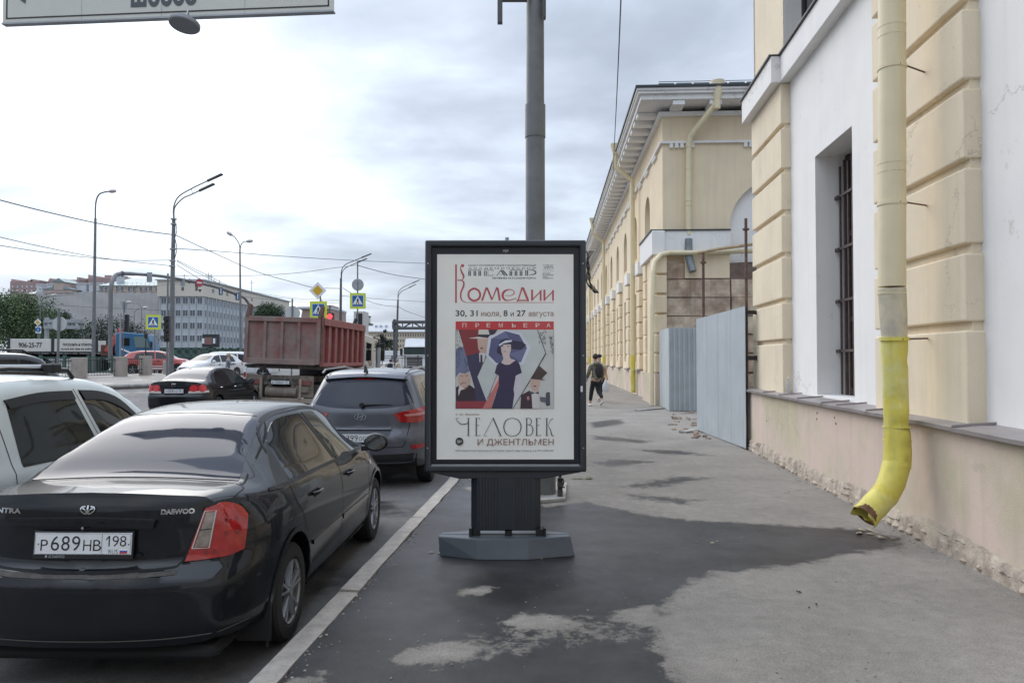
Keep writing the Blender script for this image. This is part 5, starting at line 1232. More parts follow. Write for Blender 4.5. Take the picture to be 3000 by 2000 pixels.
    car.patch('side_repeater', 'side', [(3.24, .775), (3.30, .775)], [(3.24, .81), (3.30, .81)], M_CLEAR, root, off=.008, nu=4, nv=2, curve=False)
    mirror(root, .86, 3.02, 1.005, 1, mat('black_mirror', (.012, .014, .017), .4)); mirror(root, -.86, 3.02, 1.005, -1, mat('black_mirror', (.012, .014, .017), .4))
    car.patch('fuel_flap', 'side', [(.60, .70), (.76, .70)], [(.60, .87), (.76, .87)], PB, root, off=.002, nu=6, nv=3, curve=False)
    # tail lamps wrap round the corner
    for v in ('rr', 'rl'):
        car.patch('tail_lamp', v, [(.50, .690), (.66, .70), (.80, .725)], [(.60, .965), (.69, .985), (.79, .955), (.835, .90)], M_RED, root, off=.010, nu=20, nv=12)
        car.patch('reversing_lamp', v, [(.545, .765), (.61, .765)], [(.605, .945), (.648, .945)], mat('reversing_lens', (.23, .195, .17), .15, coat=.8, var=.35, vs=30), root, off=.016, nu=7, nv=7, curve=False)
        car.line(v, [(.538, .76), (.60, .952), (.654, .952), (.617, .758), (.538, .76)], mat('lamp_trim_silver', (.6, .58, .55), .3, metal=.6), root, w=.006, name='lamp_trim', off=.018, curve=False)
        car.line(v, [(.574, .855), (.632, .858)], M_BLACK, root, w=.004, name='lamp_divider', off=.018)
        for (a, z) in ((.705, .90), (.76, .895), (.70, .83), (.76, .825), (.64, .735), (.60, .735)):
            car.patch('bulb_housing', v, [(a - .014, z - .002), (a, z - .018), (a + .014, z - .002)], [(a - .014, z + .002), (a, z + .018), (a + .014, z + .002)], mat('dark_red_lens', (.20, .006, .006), .2, coat=.8), root, off=.0115, nu=4, nv=3, curve=False, thick=0)
        car.line(v, [(.488, .682), (.598, .972), (.69, .994), (.80, .962), (.85, .90), (.815, .716), (.66, .690), (.488, .682)], M_SEAM, root, w=.010, name='lamp_gap', off=.0015, curve=False)
    # boot lid gap, ledge, garnish, recess
    car.line('rear', [(-.62, .975), (-.545, .78), (-.50, .69), (-.42, .665), (0, .655), (.42, .665), (.50, .69), (.545, .78), (.62, .975)], M_SEAM, root, w=.010)
    car.line('top', [(-.68, .20), (-.70, .40), (-.665, .53), (-.40, .535), (0, .53), (.40, .535), (.665, .53), (.70, .40), (.68, .20)], M_SEAM, root, w=.008)
    car.patch('boot_garnish', 'rear', [(-.42, .885), (0, .890), (.36, .875)], [(-.43, .920), (0, .930), (.37, .918)], PB, root, off=.030, nu=24, nv=4)
    car.line('rear', [(-.30, .735), (0, .728), (.30, .735)], PB, root, w=.018, name='lid_crease', off=.012)
    car.patch('bumper_ledge', 'rear', [(-.50, .640), (0, .632), (.50, .640)], [(-.50, .655), (0, .647), (.50, .655)], mat('dusty_ledge', (.06, .055, .05), .8, var=.4, vs=20), root, off=.004, nu=20, nv=2)
    car.line('rear', [(-.80, .335), (-.5, .318), (0, .312), (.5, .318), (.80, .335)], mat('scuffed_edge', (.14, .13, .12), .5), root, w=.006, name='bumper_crease', off=.003)
    bx = M(); bx.box(-.70, .70, .12, .5, .17, .25); bx.build('under_tray', M_WELL, root, bevel=.03)
    # plate
    hpt, n = car.hit((0, -3, .80), (0, 1, 0)); y0 = hpt.y - .014
    plate_text(root, 'P689HB', '198', lambda x, z, l: (x + .0, y0 - l + .03 * 0 + z * .10, .80 + z))
    m = M(); text(m, '● UZ DAEWOO', -.20, -.095, .727, .742, lambda u, v: (u, y0 - .0112 + (v - .80) * .10, v)); m.build('dealer_print', mat('dealer_silver', (.35, .38, .42), .4), root, recalc=False)
    # badges
    def onr(u, v, l=.004):
        h_, _ = car.hit((u, -3, v), (0, 1, 0)); return (u, h_.y - l, v)
    m = M(); text(m, 'DAEWOO', .385, .552, .942, .970, onr, bold=.05); m.build('badge', M_CHROME, root, recalc=False)
    m = M(); text(m, 'GENTRA', -.60, -.375, .945, .972, onr, bold=.04); m.build('badge', M_CHROME, root, recalc=False)
    m = M()
    def loop(pts, w_):
        P = bez([(a, b, 0) for a, b in pts], 6); rows = []
        for i, q in enumerate(P):
            d = (P[min(i + 1, len(P) - 1)] - P[max(i - 1, 0)]).normalized(); nr = Vector((-d.y, d.x, 0)) * w_ / 2; rows.append([onr((q + nr).x, (q + nr).y, .008), onr((q - nr).x, (q - nr).y, .008)])
        m.grid(rows)
    zc = .972
    for sg in (1, -1): loop([(sg * .003, zc - .022), (sg * .020, zc - .018), (sg * .036, zc - .004), (sg * .034, zc + .012), (sg * .014, zc + .017)], .006); loop([(sg * .002, zc - .02), (sg * .012, zc - .002), (sg * .028, zc + .008)], .006)
    loop([(0, zc - .02), (0, zc + .0), (0, zc + .022)], .009); m.build('emblem', M_CHROME, root, recalc=False)
    m = M(); m.cyl((-.0, y0 - .0, .883), (.0, y0 - .02, .883), .008, n=8); m.build('boot_lock', M_CHROME, root)
    return root
black_saloon()

# ---- the pale estate on its left
def light_estate():
    root = T('silver_estate', 'pale silver green estate with roof rails, parked left of the near black saloon', 'car', loc=(-4.46, 4.5, -.13), rz=R(-.3))
    p = dict(L=4.4, rw=.31, tw=.84, axles=(.85, 3.35), zm=.62, cr=.10,
        W=[(0, .80), (.1, .84), (.4, .865), (2.3, .875), (3.6, .86), (4.1, .80), (4.4, .66)], wb=[(0, .78), (.4, .83), (2.2, .84), (3.2, .82), (3.9, .74), (4.4, .6)],
        zs=[(0, .3), (.4, .24), (4.4, .26)], zb=[(0, .98), (1, .97), (2.4, .96), (3.2, .95), (3.6, .9), (4.1, .80), (4.4, .66)],
        wt=[(0, .58), (.2, .63), (1.5, .66), (2.4, .64), (2.8, .64), (3.3, .70), (3.7, .69), (4.4, .5)],
        zt=[(0, 1.48), (.15, 1.55), (.6, 1.60), (1.4, 1.63), (2.1, 1.61), (2.55, 1.54), (2.9, 1.40), (3.3, 1.15), (3.5, 1.05), (3.9, .97), (4.4, .76)],
        rear=[(.2, .1), (.4, 0), (.6, 0), (.7, .05), (1.0, .07), (1.6, .22)], front=[(.2, .06), (.4, 0), (.7, .05), (.9, .2)])
    car = Car(p); P_ = paint('pale_estate_paint', (.62, .655, .635), rough=.35); car.body(root, P_); wheels(car, root, double=False)
    for v in ('side', 'left'):
        car.patch('rear_quarter_window', v, [(.30, 1.02), (.72, 1.01)], [(.42, 1.42), (.64, 1.45)], M_GLASS, root, nu=8)
        car.patch('rear_door_window', v, [(1.01, .975), (1.60, .972), (2.06, .97)], [(1.00, 1.45), (1.40, 1.49), (1.83, 1.49)], mat('estate_side_glass', (.022, .026, .024), .03, spec=.35), root, nu=16)
        car.patch('front_door_window', v, [(2.19, .968), (2.7, .965), (3.16, .965)], [(1.95, 1.49), (2.30, 1.46), (2.62, 1.36)], M_GLASS, root, nu=16)
        car.patch('rain_deflector', v, [(1.02, 1.405), (1.4, 1.435), (1.86, 1.43)], [(.985, 1.47), (1.40, 1.508), (1.835, 1.505)], M_TRIM, root, off=.014, nu=12, nv=3)
        car.patch('rain_deflector', v, [(2.00, 1.42), (2.35, 1.39), (2.7, 1.26), (3.05, 1.04)], [(1.95, 1.505), (2.32, 1.475), (2.66, 1.365), (3.10, 1.05)], M_TRIM, root, off=.014, nu=14, nv=3)
        car.line(v, [(.88, .30), (.90, .8), (.90, 1.05), (.84, 1.50)], M_SEAM, root, w=.009); car.line(v, [(2.13, .3), (2.14, .9), (2.05, 1.15), (1.88, 1.52)], M_SEAM, root, w=.009); car.line(v, [(3.2, .9), (3.22, .3)], M_SEAM, root, w=.009)
        handle(car, root, v, 1.15, .88, P_); handle(car, root, v, 2.28, .87, P_)
        sg = 1 if v == 'side' else -1
        m = M(); m.tube([(sg * .56, .35, 1.60), (sg * .56, .40, 1.665), (sg * .57, 1.2, 1.70), (sg * .57, 1.95, 1.68), (sg * .56, 2.05, 1.61)], .02, 8); m.build('roof_rail', M_BLACK, root, smooth=True)
    for y in (.62, 1.62):
        m = M(); m.box(-.62, .62, y, y + .05, 1.705, 1.73); m.build('roof_bar', M_GALV, root, bevel=.01)
        m = M(); m.box(.57, .68, y - .03, y + .09, 1.66, 1.74); m.build('bar_foot', M_BLACK, root, bevel=.012); m = M(); m.box(-.68, -.57, y - .03, y + .09, 1.66, 1.74); m.build('bar_foot', M_BLACK, root, bevel=.012)
    car.patch('windscreen', 'top', [(-.62, 3.28), (0, 3.34), (.62, 3.28)], [(-.56, 2.55), (0, 2.52), (.56, 2.55)], M_GLASS, root); car.patch('rear_window', 'rear', [(-.60, 1.05), (0, 1.03), (.60, 1.05)], [(-.52, 1.45), (0, 1.48), (.52, 1.45)], M_GLASS, root)
    mirror(root, .86, 3.0, 1.02, 1, M_BLACK); mirror(root, -.86, 3.0, 1.02, -1, M_BLACK)
    for v in ('rr', 'rl'): car.patch('tail_lamp', v, [(.60, .80), (.72, .80)], [(.56, 1.35), (.66, 1.38)], M_RED, root, off=.01, nu=6)
    hpt, n = car.hit((0, -3, .72), (0, 1, 0)); y0 = hpt.y - .01; plate_text(root, '', '', lambda x, z, l: (x, y0 - l, .72 + z), flag=False)
    return root
light_estate()

# ---- the grey crossover behind
def grey_crossover():
    root = T('grey_crossover', 'dark blue grey crossover with slanted red tail lamps, parked ahead of the black saloon', 'car', loc=(-2.06, 10.0, -.13), rz=R(-1.5))
    p = dict(L=4.27, rw=.335, tw=.88, axles=(.85, 3.44), zm=.72, cr=.20, rl=.8, crown=.02,
        W=[(0, .76), (.08, .80), (.3, .865), (.7, .895), (2.3, .89), (3.4, .89), (3.9, .83), (4.27, .68)], wb=[(0, .72), (.1, .76), (.4, .83), (2.2, .84), (3.3, .81), (3.9, .74), (4.27, .6)],
        zs=[(0, .36), (.3, .27), (1, .24), (4.27, .28)], zb=[(0, 1.10), (.5, 1.11), (1.5, 1.06), (2.5, 1.02), (3.3, 1.0), (3.7, .95), (4.27, .78)],
        wt=[(0, .54), (.15, .59), (.6, .63), (1.5, .645), (2.4, .63), (2.9, .66), (3.3, .72), (4.27, .5)],
        zt=[(0, 1.45), (.12, 1.52), (.3, 1.57), (.8, 1.605), (1.5, 1.62), (2.0, 1.61), (2.5, 1.53), (3.0, 1.28), (3.35, 1.08), (3.8, 1.02), (4.27, .82)],
        rear=[(.2, .14), (.34, .05), (.45, 0), (.70, -.01), (.78, .03), (.84, .06), (1.05, .06), (1.15, .10), (1.5, .30), (1.6, .34)], front=[(.2, .06), (.4, 0), (.7, .05), (.9, .2)])
    car = Car(p); P_ = paint('blue_grey_paint', (.12, .125, .145), metal=.35, rough=.33); car.body(root, P_); wheels(car, root)
    gl = mat('tinted_rear_glass', (.030, .033, .048), .05, spec=.30)
    car.patch('rear_window', 'rear', [(-.70, 1.16), (-.4, 1.115), (0, 1.10), (.4, 1.115), (.70, 1.16)], [(-.555, 1.475), (-.3, 1.50), (0, 1.505), (.3, 1.50), (.555, 1.475)], gl, root, off=.005, nu=26, nv=10)
    car.patch('spoiler', 'rear', [(-.57, 1.475), (0, 1.508), (.57, 1.475)], [(-.55, 1.52), (0, 1.545), (.55, 1.52)], P_, root, off=.05, nu=22, nv=4, thick=.05)
    car.patch('brake_lamp', 'rear', [(-.14, 1.485), (.14, 1.485)], [(-.14, 1.502), (.14, 1.502)], mat('dark_red_lens', (.20, .006, .006), .2, coat=.8), root, off=.012, nu=8, nv=2, curve=False)
    m = M(); m.tube([(.02, .08, 1.15), (.25, .10, 1.155), (.42, .12, 1.15)], [.022, .014, .006], 8); m.cyl((0.02, .02, 1.15), (.02, .14, 1.15), .03, n=10); m.build('wiper', M_BLACK, root, smooth=True)
    for v in ('rr', 'rl'):
        car.patch('tail_lamp', v, [(.44, .985), (.50, .92), (.72, .91), (.98, .94)], [(.41, 1.03), (.60, 1.07), (.80, 1.10), (1.04, 1.135)], M_RED, root, off=.012, nu=22, nv=8)
        car.patch('lamp_insert', v, [(.56, .995), (.86, 1.005)], [(.54, 1.02), (.88, 1.045)], mat('pale_red_lens', (.55, .22, .20), .15, coat=.8), root, off=.016, nu=12, nv=2, curve=False)
        car.patch('fog_reflector', v, [(.62, .555), (.84, .56)], [(.60, .61), (.86, .62)], M_RED, root, off=.014, nu=10, nv=3, curve=False)
    car.line('rear', [(-.68, 1.10), (-.66, .9), (-.60, .62), (-.5, .585), (0, .58), (.5, .585), (.60, .62), (.66, .9), (.68, 1.10)], M_SEAM, root, w=.010)
    car.patch('plate_garnish', 'rear', [(-.42, .815), (0, .815), (.42, .815)], [(-.43, .86), (0, .865), (.43, .86)], P_, root, off=.035, nu=20, nv=3)
    car.patch('bumper_cladding', 'rear', [(-.74, .30), (0, .29), (.74, .30)], [(-.76, .50), (0, .48), (.76, .50)], M_TRIM, root, off=.01, nu=26, nv=4)
    car.patch('plate_recess', 'rear', [(-.36, .62), (.36, .62)], [(-.42, .80), (.42, .80)], paint('recess_grey', (.06, .065, .08)), root, off=.003, nu=12, nv=3, curve=False)
    for v in ('side', 'left'):
        car.patch('rear_quarter_window', v, [(.55, 1.16), (.85, 1.125)], [(.72, 1.36), (.90, 1.42)], M_GLASS, root, nu=8); car.patch('rear_door_window', v, [(.95, 1.115), (1.9, 1.06)], [(1.0, 1.43), (1.82, 1.47)], M_GLASS, root, nu=14, curve=False); car.patch('front_door_window', v, [(1.98, 1.055), (3.05, 1.03)], [(1.9, 1.47), (2.45, 1.41)], M_GLASS, root, nu=14, curve=False)
        car.line(v, [(1.94, .3), (1.94, 1.04)], M_SEAM, root, w=.01); handle(car, root, v, 1.15, 1.0, P_); handle(car, root, v, 2.15, .98, P_)
        sg = 1 if v == 'side' else -1; m = M(); m.tube([(sg * .585, .30, 1.575), (sg * .60, .5, 1.625), (sg * .60, 1.6, 1.65), (sg * .59, 2.2, 1.60)], .014, 8); m.build('roof_rail', P_, root, smooth=True)
        car.patch('sill_cladding', v, [(1.22, .27), (3.08, .27)], [(1.22, .36), (3.08, .36)], M_TRIM, root, off=.012, nu=14, nv=2, curve=False)
    car.patch('windscreen', 'top', [(-.62, 3.22), (0, 3.28), (.62, 3.22)], [(-.55, 2.52), (0, 2.48), (.55, 2.52)], M_GLASS, root)
    mirror(root, .88, 2.95, 1.08, 1, P_); mirror(root, -.88, 2.95, 1.08, -1, P_)
    m = M(); m.prism([(.30, 1.58), (.50, 1.59), (.36, 1.68), (.33, 1.685)], 'x', -.014, .014); m.build('shark_fin_aerial', M_BLACK, root, bevel=.006); m = M(); m.box(-.05, .05, .28, .5, 1.575, 1.598)
    hpt, n = car.hit((0, -3, .72), (0, 1, 0)); y0 = hpt.y - .014; plate_text(root, 'K399OC', '98', lambda x, z, l: (x, y0 - l, .71 + z))
    def onr(u, v, l=.01):
        h_, _ = car.hit((u, -3, v), (0, 1, 0)); return (u, h_.y - l, v)
    m = M(); zc = .99; n = 32
    m.grid([[onr(.085 * k * math.cos(t), zc + .048 * k * math.sin(t), .012) for k in (.84, 1.0)] for t in [2 * math.pi * i / n for i in range(n + 1)]])
    for (a, b, c, d, w) in ((-.042, -.030, -.018, .034, .016), (.018, -.034, .042, .030, .016), (-.030, -.012, .030, .012, .011)):
        dx, dz = c - a, d - b; l = math.hypot(dx, dz); nx, nz = -dz / l * w / 2, dx / l * w / 2; m.add([onr(a + nx, zc + b + nz, .012), onr(a - nx, zc + b - nz, .012), onr(c - nx, zc + d - nz, .012), onr(c + nx, zc + d + nz, .012)], [(0, 1, 2, 3)])
    m.build('emblem', M_CHROME, root, recalc=False)
grey_crossover()

# ---- the dark saloon crossing in front of the tipper
def dark_saloon():
    root = T('dark_saloon', 'black saloon turning across the junction with round red tail lamps and plate 058', 'car', loc=Vector((-9.15, 20.0, -.035)), rz=R(-1.5))
    p = dict(L=4.54, rw=.31, tw=.855, axles=(.95, 3.65), zm=.6, cr=.16, rl=.8,
        W=[(0, .74), (.1, .80), (.4, .86), (2.3, .875), (3.6, .87), (4.2, .80), (4.54, .66)], wb=[(0, .70), (.3, .77), (.8, .80), (2.2, .81), (3.6, .78), (4.54, .58)],
        zs=[(0, .27), (.4, .22), (4.54, .24)], zb=[(0, 1.0), (.8, .98), (2.2, .93), (3.3, .90), (4.1, .76), (4.54, .6)],
        wt=[(0, .60), (.4, .65), (.8, .62), (1.25, .54), (1.9, .55), (2.5, .56), (3.1, .64), (3.6, .68), (4.54, .48)],
        zt=[(0, 1.05), (.35, 1.07), (.55, 1.10), (.9, 1.25), (1.3, 1.37), (1.8, 1.43), (2.2, 1.44), (2.6, 1.38), (3.1, 1.17), (3.6, .97), (4.1, .86), (4.54, .68)],
        rear=[(.2, .10), (.4, 0), (.66, 0), (.72, .06), (.95, .07), (1.05, .08)], front=[(.2, .06), (.4, 0), (.6, .02), (.8, .15)])
    car = Car(p); P_ = paint('black_paint_two', (.010, .011, .013), rough=.35); car.body(root, P_); wheels(car, root, double=False)
    car.patch('rear_window', 'top', [(-.62, .62), (0, .58), (.62, .62)], [(-.50, 1.30), (0, 1.34), (.50, 1.30)], mat('tinted_rear_glass', (.030, .033, .048), .05), root, nu=20, nv=10)
    for v in ('side', 'left'):
        car.patch('rear_door_window', v, [(.88, .99), (1.9, .965)], [(1.25, 1.29), (1.80, 1.355)], M_GLASS, root, nu=14); car.patch('front_door_window', v, [(1.98, .962), (3.1, .93)], [(1.90, 1.355), (2.55, 1.30)], mat('clear_side_glass', (.035, .042, .042), .03), root, nu=14)
        car.line(v, [(.84, .985), (1.2, 1.31), (1.85, 1.385), (2.5, 1.335), (3.15, .93)], M_TRIM, root, w=.03, name='window_surround'); handle(car, root, v, 1.15, .87, M_CHROME); handle(car, root, v, 2.15, .86, M_CHROME); car.line(v, [(1.94, .3), (1.94, .95)], M_SEAM, root, w=.012)
    for v, sg in (('rr', 1), ('rl', -1)):
        car.patch('lamp_base', v, [(.34, .74), (.88, .76)], [(.36, .80), (.86, .82)], mat('white_lamp_strip', (.62, .56, .52), .15, coat=.8), root, off=.010, nu=14, nv=3, curve=False)
        for a, r_ in ((.47, .088), (.68, .098)):
            car.patch('tail_lamp', v, [(a + r_ * math.cos(t), .875 + r_ * math.sin(t)) for t in [math.pi + k * math.pi / 8 for k in range(9)]], [(a + r_ * math.cos(t), .875 + r_ * math.sin(t)) for t in [math.pi - k * math.pi / 8 for k in range(9)]], mat('bright_red_lens', (.60, .03, .04), .15, coat=.8), root, off=.014, nu=14, nv=8)
        car.patch('lamp_surround', v, [(.34, .80), (.84, .82)], [(.42, .965), (.76, .965)], M_RED, root, off=.006, nu=14, nv=5)
    hpt, n = car.hit((0, -3, .80), (0, 1, 0)); y0 = hpt.y - .012; plate_text(root, 'У058ХУ', '98', lambda x, z, l: (x, y0 - l, .80 + z))
    m = M(); n = 4; m.box(-.045, -.030, y0 - .04, y0 + .05, .93, .995); m.box(.030, .045, y0 - .04, y0 + .05, .93, .995); m.box(-.030, .030, y0 - .04, y0 + .05, .955, .967); m.tube([(-.055, y0 - .03, .93), (-.055, y0 - .03, 1.0), (.055, y0 - .03, 1.0), (.055, y0 - .03, .93), (-.055, y0 - .03, .92)], .005, 6)
    m.build('emblem', M_CHROME, root)
    mirror(root, .86, 3.0, .99, 1, P_); mirror(root, -.86, 3.0, .99, -1, P_)
    car.patch('lower_bumper', 'rear', [(-.78, .26), (0, .24), (.78, .26)], [(-.78, .40), (0, .38), (.78, .40)], M_TRIM, root, off=.006, nu=20, nv=3)
    car.patch('windscreen', 'top', [(-.62, 3.25), (0, 3.3), (.62, 3.25)], [(-.52, 2.6), (0, 2.55), (.52, 2.6)], M_GLASS, root)
dark_saloon()

def simple_car(name, label, loc, rz, p, paint_mt, win, lamps=(), front=False, hat=True, z=-.13, extra=None):
    root = T(name, label, 'car', loc=loc, rz=rz); car = Car(p); car.body(root, paint_mt); wheels(car, root, double=False)
    for v in ('side', 'left'):
        for nm, lo, up in win: car.patch(nm, v, lo, up, M_GLASS, root, nu=14, nv=6)
        for y in p.get('gaps', ()): car.line(v, [(y, .35), (y, p['belt'])], M_SEAM, root, w=.012)
        for y in p.get('handles', ()): handle(car, root, v, y, p['belt'] - .1, M_BLACK)
    w0 = p['ws']; car.patch('windscreen', 'top', [(-.60, w0[1]), (0, w0[1] + .06), (.60, w0[1])], [(-.52, w0[0]), (0, w0[0] - .04), (.52, w0[0])], M_GLASS, root)
    car.patch('rear_window', 'rear', [(-.56, p['belt'] + .08), (0, p['belt'] + .06), (.56, p['belt'] + .08)], [(-.48, p['rt']), (0, p['rt'] + .03), (.48, p['rt'])], M_GLASS, root)
    for v in ('rr', 'rl'): car.patch('tail_lamp', v, [(.55, .72), (.8, .74)], [(.52, .95), (.78, .97)], M_RED, root, off=.01, nu=8)
    for v in ('fr', 'fl'): car.patch('headlight', v, [(.62, .60), (.95, .64)], [(.60, .72), (.98, .78)], M_CLEAR, root, off=.012, nu=10)
    car.patch('grille', 'front', [(-.35, .52), (.35, .52)], [(-.38, .66), (.38, .66)], M_BLACK, root, off=.012, nu=10, curve=False)
    mirror(root, p['W'][2][1] + .02, p['mir'], p['belt'] + .06, 1, M_BLACK if extra else paint_mt); mirror(root, -p['W'][2][1] - .02, p['mir'], p['belt'] + .06, -1, M_BLACK if extra else paint_mt)
    return root, car
HATCH = dict(L=4.1, rw=.30, tw=.83, axles=(.70, 3.25), zm=.6, cr=.12, belt=.93, ws=(2.35, 3.0), rt=1.32, mir=2.75, gaps=(.95, 1.95, 2.9), handles=(1.2, 2.15),
    W=[(0, .76), (.2, .82), (.6, .85), (3.4, .85), (3.8, .78), (4.1, .62)], wb=[(0, .74), (.5, .80), (2.8, .80), (3.6, .72), (4.1, .56)], zs=[(0, .3), (.4, .22), (4.1, .24)], zb=[(0, .98), (1, .95), (3, .92), (3.6, .82), (4.1, .62)],
    wt=[(0, .50), (.2, .54), (1.0, .57), (2.2, .56), (2.7, .60), (3.1, .68), (4.1, .45)], zt=[(0, 1.15), (.2, 1.28), (.5, 1.38), (1.2, 1.45), (1.9, 1.44), (2.35, 1.37), (2.8, 1.15), (3.1, 1.0), (3.6, .92), (4.1, .70)],
    rear=[(.2, .1), (.4, 0), (.65, 0), (.75, .04), (1.0, .06), (1.4, .2)], front=[(.2, .06), (.4, 0), (.6, .02), (.8, .15)])
HWIN = [('rear_door_window', [(.75, .98), (1.28, .97)], [(.85, 1.28), (1.25, 1.36)]), ('door_window', [(1.34, .97), (1.92, .96)], [(1.32, 1.36), (1.86, 1.375)]), ('front_door_window', [(2.0, .96), (2.82, .95)], [(1.94, 1.375), (2.32, 1.31)])]
SUVP = dict(HATCH, L=4.7, rw=.36, tw=.88, axles=(.9, 3.7), belt=1.12, zm=.75, ws=(2.65, 3.3), rt=1.62, mir=3.05, gaps=(1.0, 2.1, 3.2), handles=(1.3, 2.35),
    W=[(0, .82), (.2, .88), (.6, .91), (4.0, .91), (4.4, .86), (4.7, .74)], wb=[(0, .80), (.5, .86), (3.2, .86), (4.2, .80), (4.7, .68)], zs=[(0, .42), (.4, .32), (4.7, .34)], zb=[(0, 1.15), (1, 1.13), (3.2, 1.10), (3.9, 1.06), (4.5, .98), (4.7, .85)],
    wt=[(0, .66), (.2, .68), (1.5, .68), (2.7, .66), (3.1, .69), (3.5, .76), (4.7, .62)], zt=[(0, 1.68), (.2, 1.76), (1, 1.82), (2.2, 1.81), (2.65, 1.74), (3.0, 1.52), (3.4, 1.22), (3.6, 1.16), (4.3, 1.10), (4.7, .92)],
    rear=[(.2, .1), (.5, 0), (.8, 0), (.9, .05), (1.2, .07), (1.7, .15)], front=[(.3, .06), (.5, 0), (.8, .02), (1.0, .1)])
SWIN = [('rear_quarter_window', [(.25, 1.18), (.95, 1.17)], [(.32, 1.62), (.95, 1.66)]), ('rear_door_window', [(1.05, 1.17), (2.05, 1.15)], [(1.05, 1.66), (1.98, 1.68)]), ('front_door_window', [(2.14, 1.15), (3.2, 1.13)], [(2.07, 1.68), (2.62, 1.62)])]
def traffic_cars():
    # black off-roader on the left, roof level with the eye
    r, car = simple_car('black_offroader', 'black off-road car with roof rails standing beyond the pale estate at the left edge', (-11.37, 13.64, -.05), R(-9), SUVP, paint('black_paint_three', (.012, .012, .016), rough=.3), SWIN)
    for sg in (1, -1):
        m = M(); m.tube([(sg * .62, .5, 1.82), (sg * .62, .6, 1.88), (sg * .62, 2.2, 1.88), (sg * .62, 2.35, 1.82)], .022, 8); m.build('roof_rail', M_BLACK, r, smooth=True)
    a = Q(345, 850, 60)
    simple_car('red_hatchback', 'faded red hatchback with pale side stripes driving behind the stone pillars', (-23.9, 45.6, zr(-22, 46)), R(-78), dict(HATCH, L=4.1), paint('faded_red_paint', (.36, .075, .07), rough=.4), HWIN)
    o = bpy.data.objects['red_hatchback']
    for z in (.50, .40, .32):
        m = M(); m.box(.855, .865, 1.0, 2.9, z, z + .035); m.build('side_stripe', M_WHITE, o)
    # white van-like car nose on, and white crossover beyond
    simple_car('white_hatchback', 'white car facing the camera with wide windscreen, left of the tipper truck', (-17.1, 45.5, zr(-17, 44)), R(160), dict(HATCH), paint('white_paint_a', (.62, .63, .64), rough=.35), HWIN)
    simple_car('white_crossover', 'white crossover seen from its side behind the walking woman, left of the tipper truck', (-20.6, 50.0, zr(-19, 50)-.32), R(-78), dict(SUVP), paint('white_paint_b', (.64, .65, .67), rough=.35), SWIN)
    simple_car('silver_car', 'silver grey oncoming saloon with headlights, between the tipper cab and the white lorry', (-10.9, 66, -.13), R(182), dict(HATCH, L=4.1), paint('silver_paint', (.30, .32, .34), metal=.4), HWIN)
traffic_cars()

